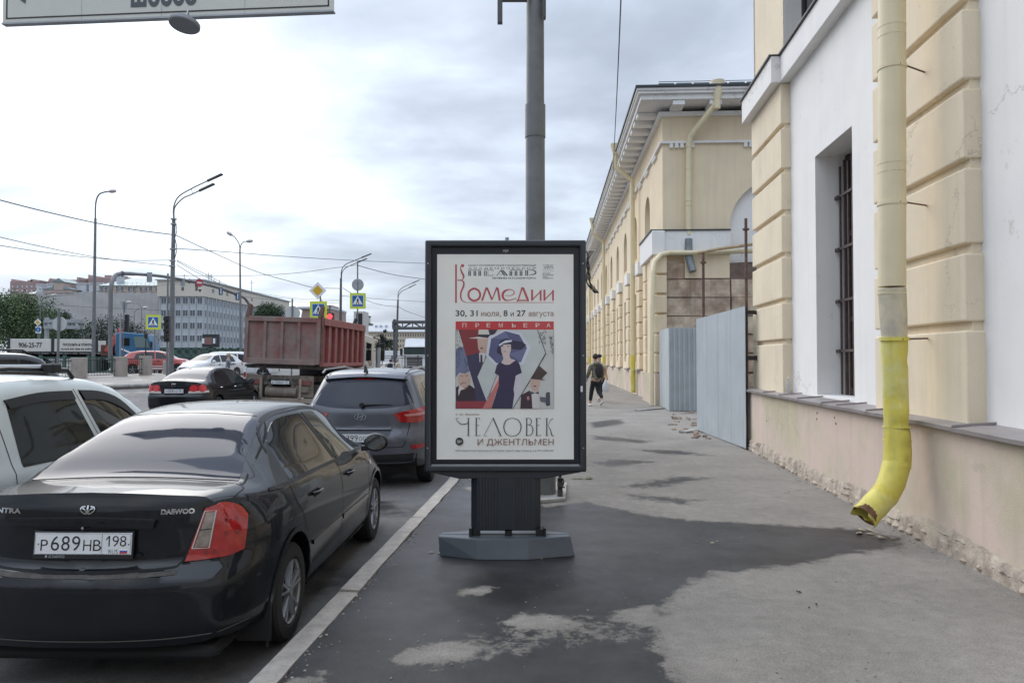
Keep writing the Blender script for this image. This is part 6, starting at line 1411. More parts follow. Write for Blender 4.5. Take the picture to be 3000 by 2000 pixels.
# ---- the tipper truck
def tipper():
    D = 24.0; X0 = Q(557, 735, D).x; root = T('tipper_truck', 'muddy red tipper truck turning right with its ribbed tailgate towards the camera', 'truck', loc=(X0, D, -.10), rz=0); root.rotation_euler = (0, R(1.8), 0)
    DR = mat('muddy_red_steel', (.235, .105, .095), .8, var=.16, vs=3, col2=(.235, .175, .155), cs=1.6, clo=.36, chi=.56, bump=.3, bs=30)
    DR2 = mat('red_steel_side', (.28, .085, .08), .6, var=.15, vs=3, col2=(.25, .15, .13), cs=2.5, clo=.5, chi=.7, bump=.3, bs=30)
    MUD = mat('dried_mud', (.20, .165, .14), .9, var=.3, vs=6, bump=.6); DG = mat('dark_chassis', (.06, .052, .048), .8, var=.3, vs=6, col2=(.15, .125, .105), cs=3)
    CABW = mat('cab_white', (.58, .57, .54), .4, var=.06, vs=3, col2=(.42, .38, .33), cs=1.5, clo=.5, chi=.75)
    # tailgate plane: from (x0) to (x1), slightly turned; truck axis runs back-right
    yw = R(-3.0)                               # truck heading, to the right of straight ahead
    hd = Vector((-math.sin(yw), math.cos(yw), 0)); rt = Vector((math.cos(yw), math.sin(yw), 0))
    Wd = 2.5; Lb = 4.9
    def L(u, v, z): # u across from the left edge, v forward along the truck, z above the road
        p = rt * u + hd * v; return Vector((p.x, p.y, z))
    def slab(mb, u0, u1, v0, v1, z0, z1, mi=0): mb.add([L(u, v, z) for z in (z0, z1) for v in (v0, v1) for u in (u0, u1)], [(0, 2, 3, 1), (4, 5, 7, 6), (0, 1, 5, 4), (2, 6, 7, 3), (0, 4, 6, 2), (1, 3, 7, 5)], mi)
    zb, zt = 1.62, 3.12
    m = M(); slab(m, .06, Wd - .06, .03, .07, zb, zt); tg = m.build('tailgate', DR, root)
    for u0, u1 in ((0, .12), (.62, .72), (1.18, 1.28), (1.74, 1.84), (Wd - .14, Wd)):
        m = M(); slab(m, u0, u1, -.04, .03, zb, zt); m.build('tailgate_rib', DR, tg, bevel=.01)
    for z0, z1 in ((zb - .02, zb + .16), (zt - .14, zt + .02)):
        m = M(); slab(m, .12, Wd - .14, -.055, .028, z0, z1); m.build('tailgate_rail', DR, tg, bevel=.01)
    # body sides: the near (right) side visible with sloping ribs
    for u, nm in ((Wd, 'side_wall'), (0, 'side_wall')):
        m = M(); s = 1 if u else -1; a, b = (u - .04, u) if u else (0, .04)
        V = [L(a, .07, zb + .0), L(a, Lb, zb - .12), L(a, Lb + .35, zt - .06 + .02), L(a, .07, zt), L(b, .07, zb), L(b, Lb, zb - .12), L(b, Lb + .35, zt - .04), L(b, .07, zt)]
        m.add(V, [(0, 1, 2, 3), (7, 6, 5, 4), (0, 4, 5, 1), (1, 5, 6, 2), (2, 6, 7, 3), (3, 7, 4, 0)]); sw = m.build(nm, DR2, root)
        if u:
            for k in range(7):
                v = .55 + k * .72; m = M(); slab(m, u, u + .11, v, v + .20, zb - .02, zt - .22); m.build('side_rib', DR2, sw, bevel=.015)
            for z0, z1, dv in ((zt - .22, zt + .02, .3), (zb - .06, zb + .06, 0)):
                m = M(); slab(m, u, u + .14, .0, Lb + dv, z0, z1); m.build('side_rail', DR2, sw, bevel=.012)
            m = M(); slab(m, u, u + .13, Lb + .05, Lb + .25, zb - .1, zt); m.build('side_rib', DR2, sw)
    m = M(); slab(m, 0, Wd, Lb + .15, Lb + .2, zb, zt + .02); m.build('headboard', DR2, root)
    m = M(); slab(m, 0, Wd, .1, Lb, zb - .16, zb - .04); m.build('tipper_floor', DG, root)
    for u in (.06, Wd - .05):
        m = M(); m.add([L(u - .05, -.05, zt), L(u + .05, -.05, zt), L(u + .05, .25, zt), L(u - .05, .25, zt), L(u + .01, .05, zt + .42), L(u + .09, .05, zt + .42), L(u + .09, .22, zt + .38), L(u + .01, .22, zt + .38)], [(0, 1, 5, 4), (1, 2, 6, 5), (2, 3, 7, 6), (3, 0, 4, 7), (4, 5, 6, 7)])
        m.build('tailgate_hinge', mat('dark_brown_steel', (.12, .065, .05), .7), root)
    m = M(); m.tube([L(Wd + .07, -.04, zb + .1), L(Wd + .07, -.02, zt + .1)], .035, 8); m.build('locking_bar', M_RUST, root)
    # gravel heap just visible
    P = [[L(.1 + (Wd - .2) * i / 10, .2 + Lb * j / 12, zt - .25 + .28 * math.sin(math.pi * i / 10) * math.sin(math.pi * j / 12) + random.uniform(-.03, .04)) for i in range(11)] for j in range(13)]
    m = M(); m.grid(P); m.build('load', MUD, root, recalc=False)
    # chassis, mudguards, wheels
    for u in (.8, 1.55):
        m = M(); slab(m, u, u + .12, .1, 7.2, .85, 1.18); m.build('chassis_rail', DG, root)
    m = M(); slab(m, .15, 2.35, .0, .05, .38, .52); m.build('underrun_bar', mat('dusty_bar', (.30, .25, .20), .8, var=.2), root)
    for u in (.55, 1.85):
        m = M(); slab(m, u, u + .07, .0, .08, .45, 1.15); m.build('bar_bracket', mat('dusty_bar', (.30, .25, .20), .8), root)
    m = M(); slab(m, .62, 1.85, .08, .14, .95, 1.25); [m.cyl(L(.85 + k * .2, .075, 1.08), L(.85 + k * .2, .0785, 1.08), .05, n=10, mi=1) for k in range(4)]; m.build('rear_cross_member', [DG, M_BLACK], root)
    m = M(); m.tube([L(.72, .22, .70), L(1.75, .22, .70)], .19, 18); m.build('air_tank', MUD, root, smooth=True)
    for u in (.30, 1.98):
        m = M(); slab(m, u - .28, u + .30, .1, .16, .55, 1.25); m.build('mudguard', MUD, root)
        m = M(); slab(m, u - .2, u + .24, .06, .09, .95, 1.1); m.build('tail_lamp_bar', mat('dirty_red_lamp', (.2, .07, .06), .6, var=.3), root)
        m = M(); m.box(0, .01, 0, .01, 0, .01)
        m = M(); slab(m, u - .12, u + .18, .02, .05, .72, .90); m.build('marker_plate', MUD, root)
    m = M(); slab(m, .02, .10, -.02, .02, 1.12, 1.5); m.build('striped_board', M_WHITE, root); m = M(); slab(m, .025, .095, -.026, -.021, 1.15, 1.32); m.build('stripe', M_RED, root)
    for v in (1.3, 2.7, 6.1):
        for u in (.32, 2.18):
            w = bpy.data.objects.new('wheel', None); C.objects.link(w); w.parent = root; w.location = L(u, v, .52); w.rotation_euler = (0, 0, yw)
            t = M(); t.lathe([(.28, -.26), (.46, -.27), (.52, -.2), (.52, .2), (.46, .27), (.28, .26)], (0, 0, 0), 'x', 26); t.build('tyre', M_RUBBER, w, smooth=True)
            t = M(); t.cyl((-.2, 0, 0), (.2, 0, 0), .28, n=20); t.build('rim', MUD, w)
    for u in (.32, 2.18):
        m = M(); slab(m, u - .30, u + .30, .5, .53, .22, .95); m.build('mud_flap', mat('mud_flap_grey', (.13, .115, .10), .9, var=.2), root)
    m = M(); text(m, 'MAN', 2.0, 2.45, .27, .38, lambda x, z: L(x, .485, z), bold=.04); m.build('lettering', mat('pale_print', (.45, .4, .34), .7), root, recalc=False)
    plate_text(root, 'B108EP', '78', lambda x, z, l: L(1.22 + x, .03 - l, 1.02 + z), w=.6)
    # cab
    c0, c1 = Lb + .5, Lb + 2.6
    m = M(); pr = [(c0, .75), (c1, .75), (c1 + .03, 1.5), (c1 - .12, 2.55), (c1 - .35, 2.75), (c0, 2.85)]
    m.add([L(.02, v, z) for v, z in pr] + [L(2.48, v, z) for v, z in pr], [tuple(range(6)), tuple(range(6, 12))[::-1]] + [(i, i + 6, (i + 1) % 6 + 6, (i + 1) % 6) for i in range(6)]); cab = m.build('cab', CABW, root, bevel=.06, bseg=3, smooth=True)
    def sidep(nm, pts, mt, par, o=.01, u=2.48):
        m = M(); n = len(pts); m.add([L(u + o, v, z) for v, z in pts] + [L(u - .01, v, z) for v, z in pts], [tuple(range(n))] + [(i, (i + 1) % n, (i + 1) % n + n, i + n) for i in range(n)]); return m.build(nm, mt, par)
    sidep('quarter_window', [(c0 + .12, 1.75), (c0 + .34, 1.75), (c0 + .34, 2.5), (c0 + .12, 2.5)], M_GLASS, cab)
    sidep('door_window', [(c0 + .62, 1.75), (c0 + 1.05, 1.72), (c0 + 1.2, 1.55), (c0 + 1.62, 1.55), (c0 + 1.5, 2.45), (c0 + .62, 2.5)], M_GLASS, cab)
    sidep('door_handle', [(c0 + .62, 1.38), (c0 + .70, 1.38), (c0 + .70, 1.6), (c0 + .62, 1.6)], M_BLACK, cab, .015)
    sidep('door_seam', [(c0 + .50, .95), (c0 + .515, .95), (c0 + .515, 2.62), (c0 + .50, 2.62)], M_SEAM, cab, .004)
    sidep('wheel_arch', [(c0 + .45 + .62 * math.cos(t), .55 + .60 * math.sin(t)) for t in [math.pi * k / 10 for k in range(11)]], M_WELL, cab, .006)
    for k, (z0, z1) in enumerate(((1.75, 2.2), (2.26, 2.5))):
        m = M(); slab(m, 2.66, 2.90, c1 - .02, c1 + .07, z0, z1); m.build('mirror', M_BLACK, cab, bevel=.02)
    m = M(); m.tube([L(2.48, c1 - .15, 1.35), L(2.8, c1 + .05, 1.6), L(2.8, c1 + .05, 2.6), L(2.48, c1 - .3, 2.72)], .022, 8); m.tube([L(2.5, c1 - .35, 2.75), L(2.78, c1 + .05, 2.9), L(2.9, c1 + .1, 2.55)], .02, 6); m.build('mirror_arm', M_BLACK, cab)
    m = M(); slab(m, .1, 2.40, c0 - .35, c0 - .02, .9, 2.65); m.build('air_intake', M_BLACK, root, bevel=.03)
    m = M(); m.tube([L(2.2, c0 - .35, 2.6), L(2.2, c0 - .32, 3.15), L(2.26, c0 - .26, 3.38)], .075, 12); m.build('exhaust_stack', M_BLACK, root, smooth=True)
tipper()

# ---- white articulated lorry, oncoming
def white_lorry():
    p = W(1214, 1050, 75); r = T('white_lorry', 'white articulated lorry facing the camera beside the lightbox frame', 'lorry', loc=(p.x, 75, -.13))
    m = M(); m.box(-1.2, 1.2, .1, 2.2, .95, 3.0); m.build('cab', M_WHITE, r, bevel=.12, bseg=3, smooth=True)
    m = M(); m.prism([(.3, 3.0), (2.2, 3.0), (2.2, 3.85), (1.0, 3.8)], 'x', -1.05, 1.05); m.build('roof_deflector', M_WHITE, r, bevel=.08, bseg=2, smooth=True)
    m = M(); m.box(-1.27, 1.27, 2.8, 14, 1.1, 3.95); m.build('trailer', mat('trailer_white', (.66, .67, .68), .5), r)
    m = M(); m.box(-1.08, 1.08, .03, .12, 2.2, 2.85); m.build('windscreen', mat('green_tint_glass', (.04, .06, .06), .06), r, bevel=.03)
    m = M(); m.box(-1.15, 1.15, .0, .1, 2.86, 2.95); m.build('sun_visor', M_BLACK, r)
    for k in range(6):
        m = M(); m.box(-.80, .80, .04, .1, 1.10 + k * .15, 1.19 + k * .15); m.build('grille_slot', M_BLACK, r)
    for s in (1, -1):
        m = M(); m.box(s * .98 - .2, s * .98 + .2, .02, .1, .88, 1.08); m.build('headlight', M_CLEAR, r, bevel=.02)
        m = M(); m.box(s * 1.36 - .12, s * 1.36 + .12, .1, .25, 2.1, 2.8); m.build('mirror', M_BLACK, r, bevel=.03)
        for y in (1.2, 5, 11):
            w = M(); w.cyl((s * .9, y, .5), (s * 1.22, y, .5), .5, n=22); w.build('wheel', M_RUBBER, r)
    m = M(); m.box(-1.22, 1.22, .0, .4, .35, .88); m.build('bumper', mat('dark_bumper', (.05, .05, .055), .5), r, bevel=.04); m = M(); m.box(-.26, .26, -.02, 0, .55, .66); m.build('number_plate', M_PLATE, r)
white_lorry()

# ---- blue crane lorry with a white drop-side bed, behind the parapet
def crane_lorry():
    D = 54.0; X = lambda px: W(px, 1000, D).x; Z = lambda py: W(1500, py, D).z
    bx = X(235); z0 = zr(-30, 60); r = T('crane_lorry', 'blue crane lorry with a long white lettered bed and folded red crane', 'lorry', loc=(bx, D, z0))
    BL = mat('lorry_blue', (.035, .13, .25), .45, var=.08, vs=2); CR = mat('crane_red', (.50, .09, .07), .55, var=.15, vs=3); BED = mat('bed_panel_white', (.62, .60, .56), .6, var=.06, vs=2)
    TH = R(13); r.rotation_euler = (0, 0, TH)
    def x(px): t = (px - 1500) / F; return (t * D - bx) / (math.cos(TH) - t * math.sin(TH))
    z = lambda py: HCAM + (1050 - py) / F * (D + .6) - z0
    mid = (x(156))
    for a, b, nm in ((27, 150, 0), (158, 281, 1)):
        m = M(); m.box(x(a), x(b), .0, .08, z(1030), z(994)); pn = m.build('bed_side', BED, r, bevel=.02)
        m = M()
        if nm == 0: text(m, '906-25-77', x(54), x(123), z(1019), z(1004), lambda u, v: (u, -.01, v), bold=.02)
        else:
            text(m, 'погрузить и отвезти', x(184), x(270), z(1016), z(1006), lambda u, v: (u, -.01, v), bold=.02); text(m, 'лучше нас вам не найти', x(178), x(270), z(1027), z(1018), lambda u, v: (u, -.01, v), bold=.02)
        m.build('lettering', M_BLACKPRINT, pn, recalc=False)
    for a in (25, 154, 282):
        m = M(); m.box(x(a) - .08, x(a) + .10, -.04, .1, z(1034), z(990)); m.build('bed_post', M_DARKMETAL, r)
    m = M(); m.box(x(27), x(281), .08, 2.4, z(1034), z(1030)); m.build('bed_floor', M_DARKMETAL, r); m = M(); m.box(x(27), x(281), 2.3, 2.38, z(1030), z(996)); m.build('bed_side', BED, r)
    m = M(); m.box(x(27), x(430), .7, 1.7, z(1050), z(1036)); m.build('chassis', M_WELL, r)
    for px in (70, 95, 275, 408):
        for yy in (.0, 2.0):
            w = M(); w.cyl((x(px), yy, .5), (x(px), yy + .35, .5), .5, n=20); w.build('wheel', M_RUBBER, r)
    m = M(); pr = [(x(338), z(1045)), (x(338), z(978)), (x(352), z(972)), (x(432), z(978)), (x(447), z(1020)), (x(448), z(1045))]; m.prism(pr, 'y', -.05, 2.35); cab = m.build('cab', BL, r, bevel=.07, bseg=2, smooth=True)
    m = M(); m.prism([(x(360), z(1012)), (x(360), z(990)), (x(379), z(990)), (x(380), z(1012))], 'y', -.09, -.04); m.build('side_window', M_GLASS, cab)
    m = M(); m.prism([(x(398), z(1018)), (x(392), z(986)), (x(428), z(986)), (x(440), z(1018))], 'y', -.10, -.04); m.build('windscreen', mat('pale_screen_glass', (.16, .22, .22), .1), cab)
    m = M(); m.box(x(443), x(449), -.35, -.2, z(1018), z(1000)); m.build('mirror', M_BLACK, cab); m = M(); m.prism([(x(356), z(1024)), (x(384), z(1036)), (x(384), z(1031)), (x(356), z(1019))], 'y', -.09, -.05); m.build('white_stripe', M_WHITE, cab)
    m = M(); m.tube([(x(352), .4, z(972) + .15), (x(410), .4, z(975) + .15)], .05, 6); m.build('roof_bar', M_BLACK, cab)
    m = M(); m.prism([(x(300), z(1028)), (x(345), z(958)), (x(349), z(962)), (x(349), z(985)), (x(316), z(1036))], 'y', .3, .9); cr = m.build('crane', CR, r, bevel=.05)
    m = M(); m.prism([(x(312), z(1040)), (x(345), z(996)), (x(351), z(1002)), (x(325), z(1045))], 'y', 1.0, 1.5); m.build('crane_arm', CR, cr); m = M(); m.box(x(290), x(318), .4, 1.6, z(1042), z(1010)); m.build('crane_base', M_RUST, cr)
    m = M(); m.tube([(x(337), .25, z(962)), (x(337), .25, z(1030))], .06, 8); m.build('crane_ram', M_GALV, cr)
crane_lorry()
# ------------------------------------------------------------------ far buildings
M_BLUEP = mat('blue_grey_panels', (.44, .465, .485), .6, var=.06, vs=.3)
M_ATTIC = mat('cream_tile_cladding', (.60, .55, .47), .7, var=.05, vs=.3)
M_FARGL = mat('far_window_glass', (.09, .10, .115), .15)
M_WFR = mat('white_window_frame', (.62, .64, .66), .5)
M_MULL = mat('grey_mullion', (.45, .49, .53), .5)
def Z(py, D): return W(1500, py, D).z
def X(px, D): return W(px, 1000, D).x
def far_blocks():
    r = T('office_block', 'blue grey panelled office block with grid of white windows and blind cream attic', 'building', loc=(-70, 165, .6))
    D = 160.; x0, x1 = X(465, D) + 70, X(593, D) + 70; zt, za, zb = Z(822, D) - .6, Z(868, D) - .6, Z(1018, D) - .6
    m = M(); m.box(x0, x1, -5, 56, zb, za); m.build('wall', M_BLUEP, r); m = M(); m.box(x0 - .3, x1 + .35, -5.4, 56, za, zt); m.build('attic', M_ATTIC, r); m = M(); m.box(x0 + .5, x1 - 1.5, -4, 55, -1, zb); m.build('ground_floor', mat('dark_shopfront', (.04, .05, .06), .3), r)
    m = M(); m.box(x0 - .6, x1 + .7, -5.8, 56.4, zt, zt + .25); m.build('roof_edge', M_MULL, r)
    W_ = M(); W_.box(0, 1.15, -.10, .05, 0, 1.42, 0); W_.box(.07, .54, -.12, -.09, .08, 1.34, 1); W_.box(.61, 1.08, -.12, -.09, .08, 1.34, 1)
    w = W_.build('window', [M_WFR, M_FARGL], r); w2 = None; first = True
    rowz = [Z(y, D) - .6 for y in (890, 926, 963, 1000)]
    for i in range(6):
        for z in rowz:
            o = w if first else inst(w); first = False; o.location = (x0 + .45 + i * 1.565, -5, z)
    s = M(); s.box(-.05, .12, 0, 1.0, 0, 1.4, 0); s.box(.11, .13, .08, .92, .08, 1.32, 1); sw = s.build('window', [M_MULL, M_FARGL], r); first = True
    for k in range(28):
        for z in rowz + [rowz[0] - 3 * 0]:
            if z == rowz[0] and not first and k > 99: continue
        for z in rowz:
            o = sw if first else inst(sw); first = False; o.location = (x1, -4.2 + k * 2.12, z)
    a = M()
    for i in range(7): a.box(x0 + .18 + i * 1.565 - .06, x0 + .18 + i * 1.565 + .06, -5.22, -5, zb, za)
    for k in range(29): a.box(x1, x1 + .25, -4.75 + k * 2.12, -4.6 + k * 2.12, zb, za)
    o = a.build('mullions', M_MULL, r); o['kind'] = 'stuff'
    a = M(); [a.box(x1 + .34, x1 + .38, -1 + k * 8.2, .2 + k * 8.2, za + 1.2, za + 2.0) for k in range(7)]; [a.box(x0 + 5 + k * 3, x0 + 5.5 + k * 3, -5.45, -5.39, za + 1.2, za + 2.0) for k in range(2)]
    o = a.build('attic_vents', M_FARGL, r); o['kind'] = 'stuff'
    a = M()
    for k in range(12):
        x, y = random.uniform(x0, x1), random.uniform(-3, 50); h = random.uniform(1.5, 3.6); a.cyl((x, y, zt), (x, y, zt + h), .06, n=5); a.cyl((x - .7, y, zt + h * .8), (x + .7, y, zt + h * .8), .04, n=5)
    o = a.build('aerials', M_POLED, r); o['kind'] = 'stuff'
    # building under scaffold netting
    D = 167.; r = T('netted_building', 'long building wrapped in grey scaffold netting with green metal roofs and chimneys above', 'building', loc=(X(285, D), D, .6)); X0 = X(285, D)
    x = lambda p: X(p, D) - X0; z = lambda p: Z(p, D) - .6
    n = 120; rows = []
    for j in range(26):
        rows.append([(x(104) + (x(463) - x(104)) * i / n + .15 * math.sin(i * .3 + j * .2), -.10 * abs(math.sin(i * math.pi / 6)) - .03 * math.sin(j * 1.3 + i * .15) + random.uniform(-.015, .015), -1 + (z(857) + 1 + .10 * math.sin(i * .7)) * j / 25) for i in range(n + 1)])
    m = M(); m.grid(rows); m.build('netting', mat('scaffold_netting', (.43, .415, .405), .85, var=.07, vs=.12, streak=.10), r, recalc=False)
    m = M(); m.box(x(62), x(464), .6, 18, -1, z(858)); m.box(x(285), x(464), .3, 18, z(858), z(836)); m.build('wall', mat('beige_upper_wall', (.46, .36, .28), .8, var=.1, vs=.5), r)
    w = M(); w.box(0, .72, .14, .3, 0, 1.35, 0); w.box(.06, .33, .12, .15, .1, 1.25, 1); w.box(.39, .66, .12, .15, .1, 1.25, 1); wo = w.build('window', [M_WFR, M_FARGL], r)
    for i, px in enumerate((290, 303, 336, 350, 371, 386, 406, 420, 434, 452)): o = wo if i == 0 else inst(wo); o.location = (x(px), 0, z(854))
    m = M(); m.add([(x(283), 0, z(836)), (x(470), 0, z(836)), (x(470), 9, z(803)), (x(320), 9, z(803)), (x(470), 18, z(836)), (x(283), 18, z(836))], [(0, 1, 2, 3), (3, 2, 4, 5), (0, 3, 5), (1, 4, 2)]); GR = mat('green_grey_roof', (.20, .265, .27), .5, var=.1, vs=.5); m.build('roof', GR, r)
    m = M(); [m.box(x(300) + k * 1.0, x(300) + k * 1.0 + .06, 1 + j * 2, 1.08 + j * 2, z(836) + j * .55, z(836) + j * .55 + .5) for k in range(12) for j in range(2)]; o = m.build('snow_guards', M_MULL, r); o['kind'] = 'stuff'
    m = M(); m.add([(x(58), 0, z(862)), (x(284), 0, z(858)), (x(284), 8, z(836)), (x(70), 8, z(838)), (x(284), 16, z(858)), (x(58), 16, z(862))], [(0, 1, 2, 3), (3, 2, 4, 5), (0, 3, 5), (1, 4, 2)]); m.build('roof', GR, r)
    PK = mat('pinkish_plaster', (.45, .36, .32), .8, var=.1, vs=.6)
    m = M(); m.box(x(128), x(212), -.2, 6, z(858), z(848)); m.box(x(157), x(186), -.3, 6, z(850), z(826)); m.build('dormer', PK, r); m = M(); m.prism([(x(122), z(848)), (x(157), z(840)), (x(157), z(848))], 'y', -.4, 6); m.prism([(x(186), z(840)), (x(216), z(848)), (x(186), z(848))], 'y', -.4, 6); m.prism([(x(153), z(826)), (x(172), z(815)), (x(190), z(826))], 'y', -.5, 6); m.build('dormer_roof', GR, r)
    for a, b, t, q in ((80, 97, 831, 850), (111, 128, 829, 845), (133, 150, 831, 846), (199, 228, 828, 842), (236, 255, 828, 842), (258, 274, 828, 842), (318, 329, 804, 820)):
        m = M(); m.box(x(a), x(b), 3, 5, z(q) - 2, z(t)); m.box(x(a) - .15, x(b) + .15, 2.85, 5.15, z(t), z(t) + .25); m.build('chimney', mat('pale_chimney', (.52, .52, .54), .8, var=.1, vs=1), r)
    # stepped brown blocks behind
    D = 420.; BR = mat('brown_red_brick', (.34, .245, .235), .85, var=.1, vs=.1); BR2 = mat('tan_brick', (.42, .315, .28), .85, var=.1, vs=.1)
    for k, (a, b, t, lab, parts) in enumerate(((27, 112, 824, 'farthest brown stepped apartment block, low at the left over the green trees', ((27, 32, 817), (75, 112, 820), (84, 90, 817))),
        (113, 203, 815, 'middle brown stepped apartment block above the green metal roofs', ((113, 118, 810), (120, 160, 812), (178, 200, 818), (196, 203, 807))),
        (206, 316, 806, 'tallest brown stepped apartment block with boxes on its roof, left of the green roof', ((206, 210, 795), (212, 240, 800), (256, 274, 796), (274, 310, 799), (292, 298, 794))))):
        r = T('apartment_block', lab, 'building', loc=(X((a + b) / 2, D), D + k * 8, .6), group='brown stepped apartment blocks'); X1 = X((a + b) / 2, D)
        m = M(); m.box(X(a, D) - X1, X(b, D) - X1, 0, 30, 0, Z(t, D) - .6); m.build('wall', BR, r)
        for (c, d, e) in parts:
            m = M(); m.box(X(c, D) - X1, X(d, D) - X1, .8, 12, Z(t, D) - .8, Z(e, D) - .6); m.build('roof_block', BR2, r)
        m = M()
        for i in range(int((b - a) / 13)): m.box(X(a + 6 + i * 14, D) - X1, X(a + 9.5 + i * 14, D) - X1, -.15, .1, Z(t + 18, D) - .6, Z(t + 13, D) - .6); m.box(X(a + 6 + i * 14, D) - X1, X(a + 9.5 + i * 14, D) - X1, -.15, .1, Z(t + 30, D) - .6, Z(t + 25, D) - .6)
        o = m.build('windows', M_WFR, r); o['kind'] = 'stuff'
    # yellow administrative building far ahead
    D = 300.; r = T('yellow_far_building', 'far pale yellow four storey building with rows of dark windows beyond the white lorry', 'building', loc=(X(1140, D), D, 0)); X1 = X(1140, D); x = lambda p: X(p, D) - X1; z = lambda p: Z(p, D)
    m = M(); m.box(x(1060), x(1330), 0, 20, -1, z(973)); YW = mat('pale_yellow_wall', (.56, .48, .36), .8, var=.06, vs=.2); m.build('wall', YW, r); m = M(); m.box(x(1058), x(1332), -.7, 20, z(973), z(970)); m.build('cornice', M_WFR, r)
    m = M(); m.prism([(-.7, z(970)), (9, z(952)), (20, z(970))], 'x', x(1060), x(1330)); m.build('roof', mat('pale_grey_roof', (.36, .38, .40), .6), r)
    m = M(); [m.box(x(p), x(p + 2.6), -.1, .1, z(b), z(a)) for p in [1107 + i * 7.3 for i in range(28)] for a, b in ((978, 986), (994, 1001), (1009, 1016), (1024, 1031))]; o = m.build('windows', M_FARGL, r); o['kind'] = 'stuff'
    for p in (1090, 1104, 1120, 1143): m = M(); m.box(x(p), x(p + 5), 6, 9, z(968), z(950)); m.build('chimney', M_MULL, r)
    D = 330.; r = T('church_tower', 'slender banded far tower rising beside the tipper truck cab', 'tower', loc=(X(1072, D), D, 0))
    for i, (w_, a, b) in enumerate(((6.5, 1040, 962), (5.2, 962, 948), (3.4, 948, 926))):
        m = M(); m.box(-w_ / 2, w_ / 2, -w_ / 2, w_ / 2, Z(a, D), Z(b, D)); m.build('tower_stage', mat('tower_plaster', (.52, .50, .47), .8), r)
        m = M(); m.box(-w_ / 2 - .25, w_ / 2 + .25, -w_ / 2 - .25, w_ / 2 + .25, Z(b, D) - .5, Z(b, D)); m.build('tower_band', M_ROOFDK, r)
    m = M(); [m.box(-1.1 + k * 1.4, -.5 + k * 1.4, -3, -1.6, Z(945, D), Z(938, D)) for k in range(2)]; m.build('belfry_openings', M_FARGL, r)
    D = 150.; r = T('brown_house', 'brown plastered house with pale cornice seen between two crossing signs above the tipper', 'building', loc=(X(905, D), D, 0)); X1 = X(905, D); x = lambda p: X(p, D) - X1
    BH = mat('brown_pink_plaster', (.36, .25, .21), .8, var=.1, vs=.5)
    m = M(); m.prism([(x(880), -1), (x(882), Z(925, D)), (x(885), Z(910, D)), (x(877), Z(903, D)), (x(968), Z(903, D)), (x(968), -1)], 'y', 0, 14); m.build('wall', BH, r); m = M(); m.box(x(873), x(970), -.6, 14, Z(905, D), Z(899, D)); m.build('cornice', M_MULL, r)
    m = M(); m.box(x(935), x(965), 2, 8, Z(900, D), Z(892, D)); m.build('chimney', BH, r)
    D = 95.; r = T('low_white_block', 'low white box building behind the silver oncoming car', 'building', loc=(X(1140, D), D, -.1)); X1 = X(1140, D)
    m = M(); m.box(X(1112, D) - X1, X(1127, D) - X1, 0, 5, 0, Z(1031, D)); m.box(X(1127, D) - X1, X(1156, D) - X1, -.3, 6, 0, Z(1024, D)); m.build('wall', M_WHITE, r)
    D = 110; r = T('grey_chimney_block', 'pale concrete block with dark opening standing just right of the second crossing sign', 'building', loc=(X(1052, D), D, 0)); X1 = X(1052, D)
    m = M(); m.box(X(1036, D) - X1, X(1068, D) - X1, 0, 3, 0, Z(912, D)); m.build('wall', mat('pale_concrete', (.50, .49, .47), .8), r); m = M(); m.box(X(1044, D) - X1, X(1061, D) - X1, -.1, .1, Z(975, D), Z(918, D)); m.build('dark_board', M_BLACK, r)
far_blocks()

# ------------------------------------------------------------------ trees
def leaf_mat(n, c1, c2):
    m = mat(n, c1, .6, var=.35, vs=.6, col2=c2, cs=.5, clo=.4, chi=.62, fine=.3, fs=6); return m
def tree(name, label, base, blobs, leafm, trunk_h, n=2600, ls=.34, seed=1, group=None, trunk=True, conifer=False):
    rr = random.Random(seed); r = T(name, label, 'tree' if 'hedge' not in name else 'hedge', loc=base, group=group); m = M()
    bl = [(Vector((b[0], b[1], b[2])), Vector(b[3:6])) for b in blobs]; vol = [b[1].x * b[1].z for b in bl]; tot = sum(vol)
    for (c, s), v in zip(bl, vol):
        k = int(n * v / tot); clumps = []
        for _ in range(max(7, k // 32)):
            a = rr.uniform(0, 2 * math.pi); u = rr.uniform(-.75, 1); q = math.sqrt(max(0, 1 - u * u)) ; f = rr.uniform(.62, 1.05)
            clumps.append(c + Vector((math.cos(a) * q * s.x, math.sin(a) * q * s.y, u * s.z)) * f)
        for _ in range(k):
            cc = rr.choice(clumps); rad = min(s.x, s.z) * .26
            p = cc + Vector((rr.gauss(0, rad), rr.gauss(0, rad), rr.gauss(0, rad * .8)))
            n_ = Vector((rr.gauss(0, 1), rr.gauss(0, 1), rr.gauss(0.6, .8))).normalized(); t = n_.orthogonal().normalized(); t.rotate(Matrix.Rotation(rr.uniform(0, 6.28), 3, n_)); b = n_.cross(t); l = ls * rr.uniform(.6, 1.3)
            m.add([p - t * l, p - b * l * .5, p + t * l, p + b * l * .5], [(0, 1, 2, 3)])
    m.build('crown', leafm, r, recalc=False)
    if trunk:
        t = M(); t.tube([(0, 0, -.3), (.05, 0, trunk_h * .5), (-.05, .05, trunk_h), (0, 0, trunk_h * 1.5)], [.22, .18, .15, .06], 8)
        for a in range(4): t.tube([(0, 0, trunk_h * .8), (math.cos(a * 1.6) * .9, math.sin(a * 1.6) * .9, trunk_h * 1.35)], [.09, .03], 6)
        t.build('trunk', mat('bark', (.07, .055, .045), .9, var=.3, vs=4), r)
    return r
